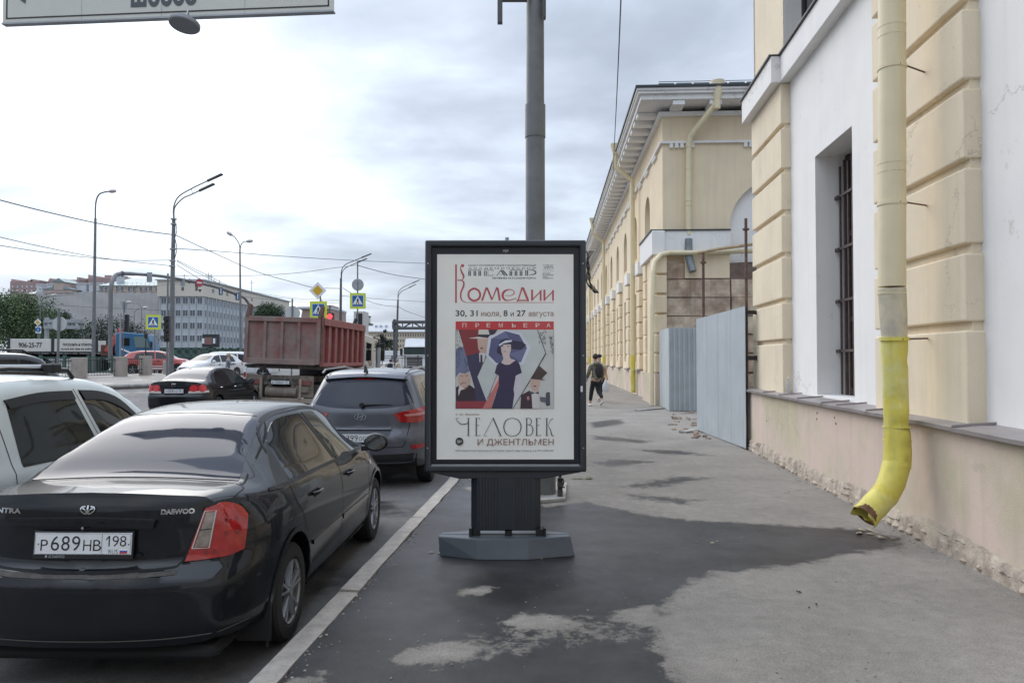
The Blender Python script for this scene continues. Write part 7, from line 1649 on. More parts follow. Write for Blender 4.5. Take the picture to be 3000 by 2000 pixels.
def trees():
    G1 = leaf_mat('leaves_mid_green', (.055, .10, .04), (.10, .15, .055)); G2 = leaf_mat('leaves_dark_green', (.03, .055, .03), (.055, .09, .04)); G3 = leaf_mat('leaves_deep', (.018, .036, .026), (.03, .05, .03))
    D = 85.; b = (X(50, D), D, .65); zz = lambda y: Z(y, D) - .65; xx = lambda p: X(p, D) - b[0]
    tree('broadleaf_tree', 'big green tree at the left edge of the photo above the lorry bed', b, [(xx(40), 0, zz(905), 2.6, 2.2, 1.7), (xx(5), 0, zz(930), 2.2, 2, 2.6), (xx(85), 0, zz(930), 2.6, 2, 2.3), (xx(30), 0, zz(985), 3.4, 2.4, 2.2), (xx(110), 0, zz(985), 2.2, 2, 2.0), (xx(-30), 1, zz(950), 2.5, 2, 3)], G1, 3, n=24000, ls=.125, seed=2)
    D = 90.; b = (X(165, D), D, .65); xx = lambda p: X(p, D) - b[0]; zz = lambda y: Z(y, D) - .65
    tree('broadleaf_tree', 'dark ragged tree behind the round sign back', b, [(xx(140), 0, zz(960), 2.0, 1.6, 2.2), (xx(168), 0, zz(935), 1.2, 1, 1.1), (xx(188), 0, zz(945), .7, .8, 1.3), (xx(170), 0, zz(985), 2.6, 1.6, 1.8), (xx(210), 0, zz(962), .5, .6, .9)], G2, 2.5, n=9000, ls=.12, seed=5)
    D = 96.; b = (X(330, D), D, .65); xx = lambda p: X(p, D) - b[0]; zz = lambda y: Z(y, D) - .65
    tree('hedge', 'long low dark green hedge of bushes behind the lorry bed', b, [(xx(p), 0, zz(y), 2.3, 1.6, h) for p, y, h in ((190, 1000, 1.9), (230, 995, 2.0), (270, 990, 2.2), (310, 985, 2.4), (350, 985, 2.2), (385, 995, 2.0), (410, 1005, 1.5), (150, 1005, 1.9), (110, 1010, 1.8))], G3, 1, n=14000, ls=.125, seed=8, trunk=False)
    D = 120.; b = (X(785, D), D, 0); xx = lambda p: X(p, D) - b[0]; zz = lambda y: Z(y, D)
    tree('broadleaf_tree', 'green tree rising above the tipper body in front of the office block', b, [(xx(770), 0, zz(915), 1.6, 1.4, 1.1), (xx(795), 0, zz(910), 1.8, 1.4, 1.2), (xx(785), 0, zz(905), 1.3, 1.3, 1.0), (xx(785), 0, zz(935), 2.4, 1.6, 1.4)], G2, 4, n=6000, ls=.14, seed=9)
    D = 150.; b = (X(1125, D), D, 0); xx = lambda p: X(p, D) - b[0]; zz = lambda y: Z(y, D)
    tree('conifer', 'dark tree with pointed top in front of the far yellow building', b, [(xx(1125), 0, zz(985), .7, .7, 1.4), (xx(1133), 0, zz(1000), 1.1, 1, 1.0), (xx(1120), 0, zz(1005), 1.0, 1, 1.2), (xx(1128), 0, zz(1020), 2.4, 1.6, 1.3)], G3, 2, n=2200, ls=.2, seed=10)
trees()

# ------------------------------------------------------------------ embankment parapet, railings
def parapet():
    GRN = mat('pillar_granite', (.33, .29, .26), .85, var=.15, vs=3, bump=.4, streak=.2); IR = mat('wrought_iron', (.02, .022, .024), .6)
    r = T('parapet', 'embankment parapet of square granite pillars with black iron railings between them', 'fence', loc=(-22, 39, .7))
    C_ = [(-31.5, 36.0), (-27.2, 36.5), (-21.9, 37.4), (-20.85 + .0, 39.4), (-19.6, 40.6), (-20.2, 42.6)]
    pil = [(W(231, 1109, 37), .56), (W(353, 1103, 38.8), .50), (W(426, 1098, 40.6), .50), (W(489, 1092, 42.5), .34), (W(100, 1112, 35.5), .5), (W(-30, 1115, 34.5), .5)]
    for p, w in pil:
        g = zr(p.x, p.y) + .14; h = (1.02 if w > .4 else .75)
        m = M(); m.box(p.x - w / 2, p.x + w / 2, p.y - w / 2, p.y + w / 2, g - .1, g + h); m.build('pillar', GRN, r, off=r.location, bevel=.02)
    order = [5, 4, 0, 1, 2]
    bar = M(); bar.cyl((0, 0, 0), (0, 0, .80), .013, n=6); b0 = bar.build('iron_bar', IR, r); first = True
    for a, b in zip(order, order[1:]):
        P, Q_ = pil[a][0], pil[b][0]; d = (Q_ - P); d.z = 0; n = max(6, int(d.length / .15)); 
        ga, gb = zr(P.x, P.y) + .14, zr(Q_.x, Q_.y) + .14
        for h in (.10, .30, .88):
            m = M(); m.tube([(P.x, P.y, ga + h), (Q_.x, Q_.y, gb + h)], .02 if h < .8 else .028, 6); m.build('iron_rail', IR, r, off=r.location)
        for k in range(1, n):
            q = P.lerp(Q_, k / n); g = zr(q.x, q.y) + .14
            o = b0 if first else inst(b0); first = False; o.location = Vector((q.x, q.y, g + .08)) - r.location; o.parent = r
    # lantern on the third pillar
    p = pil[2][0]; g = zr(p.x, p.y) + 1.16; l = T('lantern_post', 'small black ornate lantern post on a granite pillar beside the red hatchback', 'lantern', loc=(p.x, p.y, g))
    m = M(); m.tube([(0, 0, 0), (0, 0, .1), (0, 0, .25), (0, 0, .95)], [.10, .04, .035, .025], 8); [m.tube([(s * .13, 0, .0), (s * .11, 0, .12), (s * .03, 0, .2)], .02, 6) for s in (-1, 1)]; m.build('stem', IR, l)
    m = M(); m.lathe([(.03, .95), (.09, 1.0), (.10, 1.2), (.05, 1.27), (.0, 1.36)], (0, 0, 0), n=8); m.build('lantern_head', IR, l)
    # green bridge railing
    GN = mat('bridge_green_paint', (.05, .11, .085), .6, var=.1); y = 47.; g = .67
    r = T('bridge_railing', 'long dark green bridge railing running behind the granite parapet', 'railing', loc=(X(290, y), y, g)); x0, x1 = X(120, y), X(470, y)
    for z_ in (.12, 1.05):
        m = M(); m.box(x0, x1, y - .03, y + .03, g + z_ - .03, g + z_ + .03); m.build('rail', GN, r, off=r.location)
    m = M(); n = int((x1 - x0) / .16); [m.box(x0 + i * .16 - .012, x0 + i * .16 + .012, y - .012, y + .012, g + .12, g + 1.05) for i in range(n)]; o = m.build('bars', GN, r, off=r.location); o['kind'] = 'stuff'
    for i in range(6): m = M(); q = x0 + (x1 - x0) * i / 5; m.box(q - .08, q + .08, y - .08, y + .08, g, g + 1.2); m.build('railing_post', GN, r, off=r.location)
    # green iron bridge beyond
    D = 75.; r = T('green_bridge', 'low green iron bridge with arched lattice railing before the office block', 'bridge', loc=(X(570, D), D, .5)); xx = lambda p: X(p, D) - X(570, D); zz = lambda p: Z(p, D) - .5
    m = M(); m.box(xx(440), xx(720), 0, 1, zz(1046), zz(1040)); m.box(xx(440), xx(720), 0, .1, zz(1023), zz(1020)); m.build('bridge_beam', GN, r)
    for i in range(12):
        a = 445 + i * 23; m = M(); m.tube([(xx(a + 11 + 9 * math.cos(t)), .05, zz(1031.5 + 8 * math.sin(t))) for t in [k * math.pi / 6 for k in range(13)]], .05, 5); m.box(xx(a) - .12, xx(a) + .12, 0, .1, zz(1042), zz(1018)); m.build('lattice_panel', GN, r)
parapet()

# ------------------------------------------------------------------ lamps, gantries, signs, lights
def pole_at(px, y0, y1, D, r, root, name='pole', mt=M_POLE, px2=None):
    a, b = W(px, y0, D), W(px if px2 is None else px2, y1, D); m = M(); m.tube([a, a.lerp(b, .5), b], [r, r * .9, r * .72], 12); return m.build(name, mt, root, smooth=True, off=root.location)
def street_lamp(label, D, base, top, arms, r=.1, mt=M_POLE, heads='led', gz=None, cat='street lamp', ar=.035):
    """base/top: (px, py). arms: lists of pixel points from the pole top to the head"""
    a, b = W(*base, D), W(*top, D); g = zr(a.x, D) if gz is None else gz; a.z = g
    root = T('street_lamp', label, cat, loc=a); m = M(); m.tube([a, a.lerp(b, .5), b], [r, r * .86, r * .62], 12); m.build('pole', mt, root, smooth=True, off=a)
    for A_ in arms:
        P = bez([W(x, y, D) for x, y in A_], 6); m = M(); m.tube(P, ar, 8); m.build('arm', mt, root, smooth=True, off=a)
        e = P[-1]; d = (P[-1] - P[-3]).normalized(); up = Vector((0, 0, 1)); s = d.cross(up).normalized(); L_ = .85 if heads == 'led' else .55
        m = M()
        if heads == 'led':
            f = e + d * L_; k = up * .05; w_ = s * .15
            m.add([e - w_ * .5 - k, e + w_ * .5 - k, f + w_ - k * .6, f - w_ - k * .6, e - w_ * .5 + k, e + w_ * .5 + k, f + w_ + k * .3, f - w_ + k * .3], [(0, 1, 2, 3), (7, 6, 5, 4), (0, 4, 5, 1), (1, 5, 6, 2), (2, 6, 7, 3), (3, 7, 4, 0)])
            m.build('lamp_head', M_POLED, root, off=a)
        else:
            Rm = d.to_track_quat('X', 'Z').to_matrix(); m.ico((0, 0, 0), (L_ / 2, .16, .13), 0, 2); m.v = [tuple(e + d * L_ * .45 + Rm @ Vector(v)) for v in m.v]; m.build('lamp_head', mat('pale_lamp_glass', (.45, .43, .42), .4), root, smooth=True, off=a)
    return root
P_ = lambda L: [(x / 3.136, 500 + y / 3.136) for x, y in L]
P6 = lambda L: [(850 + x / 5.227, 700 + y / 5.227) for x, y in L]
def lamps():
    r = street_lamp('tall street lamp with two parallel arms on a thick cable-carrying pole', 38, (500, 1085), (509, 645), [P_([(1597, 455), (1595, 340), (1640, 240), (1760, 165), (1905, 95)]), P_([(1600, 455), (1605, 340), (1680, 255), (1745, 225), (1830, 185)])], r=.14)
    m = M(); m.tube([W(*p, 38) for p in P_([(1757, 168), (1770, 208)])], .015, 5); m.build('arm_tie', M_POLE, r, off=r.location)
    for y in (640, 655, 728, 762, 778): m = M(); c = W(509 - (y - 640) * .03, y, 38); m.tube([c, c - Vector((0, 0, .06))], .15, 12); m.build('strap', M_GALV, r, off=r.location)
    for k, (y0, y1) in enumerate(((650, 700), (700, 760))): m = M(); m.tube(bez([W(513, y0, 38), W(518, (y0 + y1) / 2, 37.9), W(511, y1, 38)], 5), .018, 5); m.build('cable', M_BLACK, r, off=r.location)
    street_lamp('single curved street lamp with a pale teardrop head, leftmost tall lamp', 50, (273, 1085), (279.5, 640), [P_([(876, 440), (880, 300), (905, 225), (950, 200), (1000, 192)])], r=.12, heads='drop', ar=.05)
    street_lamp('slim lamp with two teardrop heads before the office block', 55, (706, 1060), (703, 730), [P_([(2206, 730), (2195, 670), (2160, 615), (2135, 595)]), P_([(2206, 730), (2215, 680), (2240, 655), (2262, 650)])], r=.09, heads='drop', ar=.035)
    street_lamp('dark street lamp with two parallel arms standing just left of the second crossing sign', 60, (996, 1060), (999, 815), [P6([(778, 620), (790, 470), (850, 390), (950, 345), (1095, 285)]), P6([(785, 620), (800, 500), (870, 430), (960, 390), (1030, 360)])], r=.14, mt=M_POLED, gz=-.13)
    street_lamp('farther slim street lamp with two parallel arms, nearest the left side of the lightbox', 80, (1159, 1085), (1166, 878), [P6([(1652, 935), (1655, 830), (1700, 760), (1780, 715), (1870, 675)]), P6([(1654, 935), (1662, 860), (1710, 800), (1760, 775), (1820, 745)])], r=.15, mt=M_POLED, gz=-.13)
    # small lamps on the far bank
    for lab, pts, bx in (('small far lamp arching right above the small yellow diamond sign', [(118, 895), (122, 882), (135, 870), (150, 866)], 116), ('small far lamp arching over the netted building, left of the paired far lamps', [(415, 905), (410, 893), (398, 888), (385, 886)], 416), ('small far lamp with round head behind the blue lorry cab', [(393, 925), (396, 912), (408, 904), (418, 902)], 394)):
        street_lamp(lab, 75, (bx, 1030), pts[0], [pts], r=.06, heads='drop', ar=.03)
def gantry():
    r = T('traffic_gantry', 'curved grey gantry arm reaching over the junction and carrying small signs', 'gantry', loc=W(322, 1062, 47)); o_ = r.location
    pts = [(323, 1062, 47), (324, 900, 47), (326, 840, 47), (334, 812, 47.4), (350, 802, 48), (400, 803, 49.5), (480, 810, 52), (574, 827, 55), (640, 843, 57.5), (705, 867, 60), (722, 880, 60.8), (731, 905, 61), (733, 1000, 61)]
    m = M(); m.tube(bez([W(*p) for p in pts], 5), [.13 if i < 25 else .11 for i in range(61)], 10); m.build('arm', M_POLE, r, smooth=True, off=o_)
    for p in ((358, 801, 48.2), (555, 823, 54.5), (692, 862, 59.6)): m = M(); c = W(*p); m.ico(c, .19, 0, 1); m.build('joint_collar', M_POLED, r, off=o_)
    def panel(nm, px, py, w, h, D, mt):
        m = M(); a, b = W(px - w / 2, py + h / 2, D), W(px + w / 2, py - h / 2, D); m.box(a.x, b.x, D - .06, D + .04, a.z, b.z); return m.build(nm, mt, r, off=o_, bevel=.01)
    panel('sign_back', 438, 812, 15, 29, 50.3, M_GALV); panel('sign_back', 535, 829, 12, 17, 53.6, M_GALV)
    panel('sign_back', 577, 832, 10, 16, 54.6, M_POLED)
    panel('arrow_sign', 647, 853, 11, 22, 57.6, mat('sign_blue_far', (.04, .10, .20), .5)); panel('arrow_sign', 696, 868, 11, 22, 59.4, mat('sign_blue_far', (.04, .10, .20), .5))
    for px, py, D in ((647, 853, 57.4), (696, 868, 59.2)): m = M(); a = W(px, py + 8, D); b = W(px, py - 8, D); m.box(a.x - .04, a.x + .04, D - .0, D + .02, a.z, b.z); m.build('arrow', M_WHITE, r, off=o_)
    # no entry disc
    D = 54.6; c = W(587, 829, D); m = M(); u_ = Vector((.5, .866, 0)); n_ = Vector((.866, -.5, 0)); c = Vector((c.x, D - .2, c.z)); m.cyl(c, c + n_ * .03, .31, n=24); m.build('no_entry_disc', mat('sign_red', (.42, .07, .09), .4), r, off=o_); m = M(); m.add([c + n_ * .034 + u_ * a_ + Vector((0, 0, b_)) for a_, b_ in ((-.2, -.05), (.2, -.05), (.2, .05), (-.2, .05))], [(0, 1, 2, 3)]); m.build('disc_bar', M_WHITE, r, off=o_)
    m = M(); c = W(587, 848, D); m.prism([(c.x - .12, c.z), (c.x + .12, c.z), (c.x, c.z - .22)], 'y', D - .08, D - .04); m.build('down_arrow', M_BLACK, r, off=o_)
def crossing_plate(root, c, s, yaw=0.):
    """yellow-bordered pedestrian crossing sign, centre c, side s; parts placed in world space"""
    YG = mat('fluorescent_yellow', (.55, .66, .03), .5); BL = mat('sign_blue', (.012, .11, .34), .4); o_ = root.location
    def q(u, v, w): return (c.x + u * math.cos(yaw) + w * math.sin(yaw), c.y + u * math.sin(yaw) - w * math.cos(yaw), c.z + v)
    def plate(nm, P, w0, w1, mt, par): 
        n = len(P); m = M(); m.add([q(u, v, w1) for u, v in P] + [q(u, v, w0) for u, v in P], [tuple(range(n)), tuple(range(n, 2 * n))[::-1]] + [(i, (i + 1) % n, (i + 1) % n + n, i + n) for i in range(n)]); return m.build(nm, mt, par, off=o_)
    h = s / 2; pl = plate('sign_plate', [(-h, -h), (h, -h), (h, h), (-h, h)], 0, .03, YG, root); k = h * .74
    plate('white_edge', [(-k, -k), (k, -k), (k, k), (-k, k)], .03, .036, M_WHITE, pl); k *= .93; plate('blue_field', [(-k, -k), (k, -k), (k, k), (-k, k)], .036, .042, BL, pl)
    plate('white_triangle', [(-k * .93, -k * .66), (k * .93, -k * .66), (0, k * .93)], .042, .048, M_WHITE, pl)
    m = M(); e = k
    def st(P, w_): 
        for a, b in zip(P, P[1:]):
            d = Vector((b[0] - a[0], b[1] - a[1])).normalized(); n_ = (-d.y * w_ * e / 2, d.x * w_ * e / 2); m.add([q(a[0]*e + n_[0], a[1]*e + n_[1], .050), q(a[0]*e - n_[0], a[1]*e - n_[1], .050), q(b[0]*e - n_[0], b[1]*e - n_[1], .050), q(b[0]*e + n_[0], b[1]*e + n_[1], .050)], [(0, 1, 2, 3)])
    m.add([q(.03 * e + .085 * e * math.cos(t), .47 * e + .085 * e * math.sin(t), .050) for t in [i * math.pi / 5 for i in range(10)]], [tuple(range(10))])
    st([(.02, .36), (.0, .0)], .22); st([(.0, .02), (-.12, -.25), (-.28, -.56)], .14); st([(.02, .02), (.14, -.22), (.20, -.56)], .14); st([(.0, .30), (-.18, .12), (-.16, -.02)], .10); st([(.04, .30), (.16, .14), (.26, .10)], .10)
    for i in range(4): st([(-.66 + i * .36, -.62), (-.58 + i * .36, -.50)], .12)
    m.build('walking_figure', M_BLACKPRINT, pl, recalc=False, off=o_)
    return pl
def signs():
    for lab, cx, cy, w, D, pole in (('yellow bordered pedestrian crossing sign beside the thick lamp pole on the left', 449.5, 943.5, 43, 46, (452, 920, 1060)),
        ('yellow bordered pedestrian crossing sign under the yellow diamond, above the tipper tailgate', 933, 908, 50, 41, (938, 850, 1050)),
        ('yellow bordered pedestrian crossing sign below a round sign back, right of the diamond sign', 1048.5, 881.5, 46, 41, (1047, 765, 1050))):
        c = W(cx, cy, D); s = w * D / F; b = W(pole[0], pole[2], D); g = zr(b.x, D) if D > 45 else -.13
        root = T('crossing_sign', lab, 'road sign', loc=(b.x, D + .06, g), group='pedestrian crossing signs'); a = W(pole[0], pole[1], D)
        m = M(); m.tube([(b.x, D + .06, g), (a.x, D + .06, a.z)], .04, 8); m.build('post', M_POLE, root, off=root.location); crossing_plate(root, c, s)
    D = 41.; c = W(931, 851, D); root = bpy.data.objects['crossing_sign.001']; r_ = .47
    def dia(nm, k, w0, w1, mt, par, t=T): m = M(); m.prism([(c.x - k, c.z), (c.x, c.z - k), (c.x + k, c.z), (c.x, c.z + k)], 'y', D - w1, D - w0); return m.build(nm, mt, par, off=root.location, bevel=.012)
    d = T('priority_sign', 'white diamond priority road sign with yellow centre on the post above the tipper', 'road sign', loc=(c.x, D, c.z)); root = d
    p_ = dia('sign_plate', .49, 0, .03, M_WHITE, d); dia('yellow_field', .30, .03, .04, mat('priority_yellow', (.62, .36, .02), .45), p_)
    m = M(); m.tube([(W(938, 880, D).x, D + .06, W(938, 880, D).z), (c.x, D + .06, c.z + .35)], .035, 8); m.build('post', M_POLE, d, off=d.location); m = M(); m.tube([W(937, 872, 41.08), W(946, 886, 41.08)], .02, 6); m.build('brace', M_POLE, d, off=d.location)
    # round sign backs
    for lab, cx, cy, rr, D, post, gz in (('grey round back of a sign on the post above the right crossing sign', 1048, 834, 17.5, 40.9, None, 0), ('pale round back of a road sign on a post in front of the lorry bed', 174, 949, 21, 30, (173, 905, 1090), 0), ('large pale round sign back behind the tipper, half hidden by its body', 857, 918, 22, 44, (856, 875, 1040), 0)):
        c = W(cx, cy, D); k = rr * D / F; s = T('round_sign', lab, 'road sign', loc=(c.x, D, c.z if post is None else zr(c.x, D)))
        m = M(); m.cyl((c.x, D, c.z), (c.x, D + .025, c.z), k, n=28); m.cyl((c.x, D + .026, c.z), (c.x, D + .03, c.z), k * .98, n=28); m.build('disc', M_GALV if cx > 1000 else mat('pale_sign_back', (.50, .52, .52), .5, metal=.2), s, off=s.location)
        if post: m = M(); a, b = W(post[0], post[1], D), W(post[0], post[2], D); m.tube([(a.x, D - .04, s.location.z), (a.x + .02, D - .04, a.z)], .05, 8); m.build('post', M_POLE, s, off=s.location)
        else: m = M(); m.box(c.x - .01, c.x + .02, D - .03, D, c.z - .3, c.z + .22); m.build('clamp_rail', M_POLE, s, off=s.location)
    D = 60.; c = W(111, 944, D); s = T('road_sign_post', 'small yellow diamond sign over a blue arrow disc, in front of the big tree', 'road sign', loc=(c.x, D, .67)); m = M(); m.tube([(c.x, D + .05, .67), (c.x, D + .05, W(111, 930, D).z)], .05, 8); m.build('post', M_POLE, s, off=s.location)
    m = M(); k = 10.5 * D / F; m.prism([(c.x - k, c.z), (c.x, c.z - k), (c.x + k, c.z), (c.x, c.z + k)], 'y', D - .03, D); dd = m.build('diamond', M_WHITE, s, off=s.location); m = M(); k *= .62; m.prism([(c.x - k, c.z), (c.x, c.z - k), (c.x + k, c.z), (c.x, c.z + k)], 'y', D - .04, D - .03); m.build('yellow_field', mat('priority_yellow', (.62, .36, .02), .45), dd, off=s.location)
    c = W(113, 965, D); m = M(); m.box(c.x - .22, c.x + .22, D - .03, D, c.z - .3, c.z + .26); m.build('white_plate', M_WHITE, s, off=s.location); m = M(); m.cyl((c.x, D - .05, c.z), (c.x, D - .031, c.z), .21, n=20); dd = m.build('blue_disc', mat('sign_blue', (.012, .11, .34), .4), s, off=s.location); m = M(); m.box(c.x - .02, c.x + .02, D - .06, D - .051, c.z - .12, c.z + .12); m.build('arrow', M_WHITE, dd, off=s.location)
    D = 48.; c = W(363.5, 900, D); s = T('give_way_sign', 'triangular give way sign seen from behind next to a tall dark board', 'road sign', loc=(c.x, D, .67)); a, b, t = W(352, 883, D), W(375, 886, D), W(364, 919, D); m = M(); m.add([a, b, t, a + Vector((0, .03, 0)), b + Vector((0, .03, 0)), t + Vector((0, .03, 0))], [(0, 1, 2), (5, 4, 3), (0, 3, 4, 1), (1, 4, 5, 2), (2, 5, 3, 0)]); m.build('sign_back', M_GALV, s, off=s.location)
    m = M(); m.tube([(c.x, D - .02, .67), (c.x, D - .02, a.z)], .03, 6); m.build('post', M_POLE, s, off=s.location); m = M(); p, q = W(364, 972, D), W(375, 921, D); m.box(p.x, q.x, D + .05, D + .2, p.z, q.z); m.build('dark_board', M_DARKMETAL, s, off=s.location)
    m = M(); p, q = W(352, 1065, D), W(357, 918, D); m.tube([(p.x, D, .67), (p.x, D, q.z)], .06, 8); m.build('white_post', M_GALV, s, off=s.location)
    # traffic lights
    D = 41.; c = W(966, 927, D); s = T('traffic_light', 'traffic light showing red, half hidden behind the tipper body', 'traffic light', loc=(c.x, D, -.13)); m = M(); p, q = W(955, 960, D), W(977, 916, D); m.box(p.x, q.x, D, D + .25, p.z, q.z); m.build('housing', M_BLACK, s, off=s.location, bevel=.015)
    m = M(); m.cyl((c.x, D - .03, c.z), (c.x, D - .001, c.z), .155, n=24); m.build('red_lens', mat('red_signal', (1.0, .05, .06), .3, emit=1.6), s, off=s.location); m = M(); m.tube([(c.x, D + .12, -.13), (c.x, D + .12, c.z)], .05, 8); m.build('post', M_POLE, s, off=s.location)
    m = M(); p, q = W(962, 918, D), W(967, 893, D); m.box(p.x, q.x, D + .1, D + .2, p.z, q.z); m.build('post_top', M_POLE, s, off=s.location)
    D = 37.; c = W(486, 980, D); s = T('traffic_light', 'unlit grey traffic light mounted beside the thick lamp pole', 'traffic light', loc=(c.x - .05, D, .45)); m = M(); p, q = W(479, 1001, D), W(495, 925, D); m.box(p.x, q.x, D, D + .2, p.z, q.z); m.build('housing', M_DARKMETAL, s, off=s.location, bevel=.015)
    for y in (934, 951, 968, 989): m = M(); k = W(487, y, D); m.cyl((k.x, D - .09, k.z), (k.x, D - .001, k.z), .115, n=16); m.build('lens_hood', M_BLACK, s, off=s.location)
    m = M(); p = W(488, 800, D); m.tube([(p.x, D + .15, .45), (p.x, D + .15, p.z)], .045, 8); m.build('post', M_POLE, s, off=s.location)
    # billboard before the office block, truss board over the trees, pole with truss gantry far ahead
    D = 100.; s = T('billboard', 'dark framed billboard with cars printed on it before the office block', 'billboard', loc=(X(616, D), D, .5)); o_ = s.location; m = M(); p, q = W(592, 1017, D), W(641, 979, D); m.box(p.x, q.x, D, D + .4, p.z, q.z); m.build('frame', M_DARKMETAL, s, off=o_)
    for nm, (a, b, c_, d), col in (('poster_panel', (599, 1009, 622, 988), (.22, .12, .11)), ('poster_panel', (624, 1009, 637, 988), (.06, .08, .08))): m = M(); p, q = W(a, b, D), W(c_, d, D); m.box(p.x, q.x, D - .06, D - .01, p.z, q.z); m.build(nm, mat('poster_%d' % int(col[0] * 100), col, .5), s, off=o_)
    m = M(); [m.box(W(x, 1000, D).x - .15, W(x, 1000, D).x + .15, D - .1, D - .06, W(0, 1006, D).z, W(0, 991, D).z) for x in (596, 628)]; m.build('printed_cars', M_WHITE, s, off=o_); m = M(); m.box(o_.x - .3, o_.x + .3, D + .1, D + .3, .5, p.z); m.build('leg', M_DARKMETAL, s, off=o_)
    def truss(nm, lab, pa, pb, yt, yb, D, n, posts, mt, z0):
        s = T(nm, lab, 'gantry', loc=(X(pa, D), D, z0)); o_ = s.location
        for y in (yt, yb):
            for dy in (0, .7): m = M(); a, b = W(pa, y, D), W(pb, y, D); m.box(a.x, b.x, D + dy - .12, D + dy + .12, a.z - .14, a.z + .14); m.build('chord', mt, s, off=o_)
        for i in range(n):
            a, b = pa + (pb - pa) * i / n, pa + (pb - pa) * (i + 1) / n; m = M(); p, q = W(a, yb if i % 2 else yt, D), W(b, yt if i % 2 else yb, D); m.tube([p, q], .08, 5); m.build('diagonal', mt, s, off=o_); m = M(); m.tube([W(a, yt, D), W(a, yb, D)], .06, 5); m.build('strut', mt, s, off=o_)
        for p in posts: m = M(); a = W(p, yt, D); m.box(a.x - .12, a.x + .12, D + .1, D + .4, z0, a.z + .3); m.build('post', mt, s, off=o_)
        return s
    truss('sign_gantry', 'grey lattice sign gantry over the road beyond the farther slim lamp', 1150, 1560, 943, 961, 76., 14, (1155, 1555), M_POLED, -.13)
    truss('lattice_beam', 'pale lattice beam above the lorry bed, crossed by the round sign back', 130, 232, 940, 958, 62., 5, (132,), M_GALV, .67)
    D = 70.; s = T('guard_rail', 'grey road guard rail behind the silver oncoming car', 'railing', loc=(X(1130, D), D, -.13)); m = M(); p, q = X(1110, D), X(1300, D)
    for y in (1042, 1048): m = M(); m.box(p, q, D, D + .1, Z(y + 2, D), Z(y, D)); m.build('rail', M_POLED, s, off=s.location)
    for i in range(6): m = M(); a = p + (q - p) * i / 5; m.box(a - .06, a + .06, D + .1, D + .2, -.13, Z(1041, D)); m.build('rail_post', M_POLED, s, off=s.location)
    D = 30.5; s = T('grey_box_post', 'plain pale grey post standing right of the tipper cab', 'post', loc=(X(1108, D), D, -.13)); m = M(); m.cyl((s.location.x, D, -.13), (s.location.x, D, Z(1020, D)), .10, n=16); m.build('post', M_GALV, s, off=s.location, smooth=True); m = M(); m.cyl((s.location.x, D, Z(1020, D)), (s.location.x, D, Z(1018, D)), .115, n=16); m.build('post_cap', M_GALV, s, off=s.location)
lamps(); gantry(); signs()

def wires():
    def wire(lab, pts, r=.018):
        P = [W(*p) for p in pts]; m = M(); m.tube(bez(P, 8), r, 5); o = P[0]; ob = m.build('overhead_cable', M_BLACK, off=o); ob.location = o; tag(ob, lab, 'cable', 'overhead cables')
    wire('thick overhead cable sloping from the left edge down to the thick lamp pole', [(-20, 581, 24), (120, 617, 28), (280, 653, 32), (400, 674, 35.5), (502, 687, 38)], .022)
    wire('thin overhead cable, upper of the two that cross before the thick lamp pole', [(-20, 690, 24), (130, 724, 28), (300, 756, 33), (503, 779, 38)], .014)
    wire('thin overhead cable, lower of two at left, ending level at the lamp pole', [(-20, 716, 26), (150, 742, 30), (300, 758, 34), (380, 763, 36), (502, 762, 38)], .014)
    wire('overhead cable falling steeply from the thick lamp pole to the dark double lamp', [(517, 690, 38), (620, 738, 44), (750, 795, 51), (860, 827, 55), (920, 842, 58), (996, 845, 60)], .022)
    wire('nearly level overhead cable from the thick lamp pole to the lightbox top', [(514, 728, 38), (650, 737, 42), (850, 752, 48), (1060, 764, 55), (1260, 772, 62)], .018)
    wire('cable rising right from over the office block to the crossing sign post', [(510, 808, 62), (700, 808, 55), (850, 801, 50), (970, 786, 45), (1047, 776, 41)], .018)
    wire('overhead cable falling right from the crossing sign post towards the lightbox', [(1047, 777, 41), (1100, 792, 46), (1160, 806, 52), (1260, 820, 60)], .022)
    for i, (y0, y1, d, w) in enumerate(((762, 880, 'uppermost', 0), (765, 884, 'middle', 0), (776, 890, 'lowest', 0))):
        wire('%s of three fine cables fanning down right from the thick lamp pole' % d, [(518, y0, 38), (600, y0 + 40 + i * 4, 48), (700, y0 + 84 + i * 3, 60), (850, y1 - 8, 75), (996, y1 - 2, 60)], .016)
    wire('cable from the dark double lamp past the crossing sign to the far lamp', [(1004, 843, 60), (1028, 858, 63), (1075, 880, 68), (1120, 894, 74), (1163, 898, 80)], .022)
    wire('overhead cable from the far slim lamp falling towards the lightbox', [(1168, 899, 80), (1200, 915, 84), (1260, 934, 90)], .025)
    wire('faint level cable passing behind the right crossing sign', [(1000, 866, 70), (1100, 875, 75), (1260, 885, 85)], .018)
    wire('cable crossing the netted building from the gantry post up to the lamp pole', [(95, 873, 56), (200, 864, 54), (330, 848, 48), (420, 840, 46), (500, 832, 40)], .02)
    wire('cable sagging across the lower part of the netted building', [(120, 890, 70), (220, 897, 70), (340, 903, 70), (480, 909, 70)], .015)
    wire('black cable hanging between the big grey pole and the long building', [(1820, -30, 12), (1814, 120, 15.5), (1806, 300, 21), (1799, 440, 27), (1796, 500, 31)], .014)
wires()

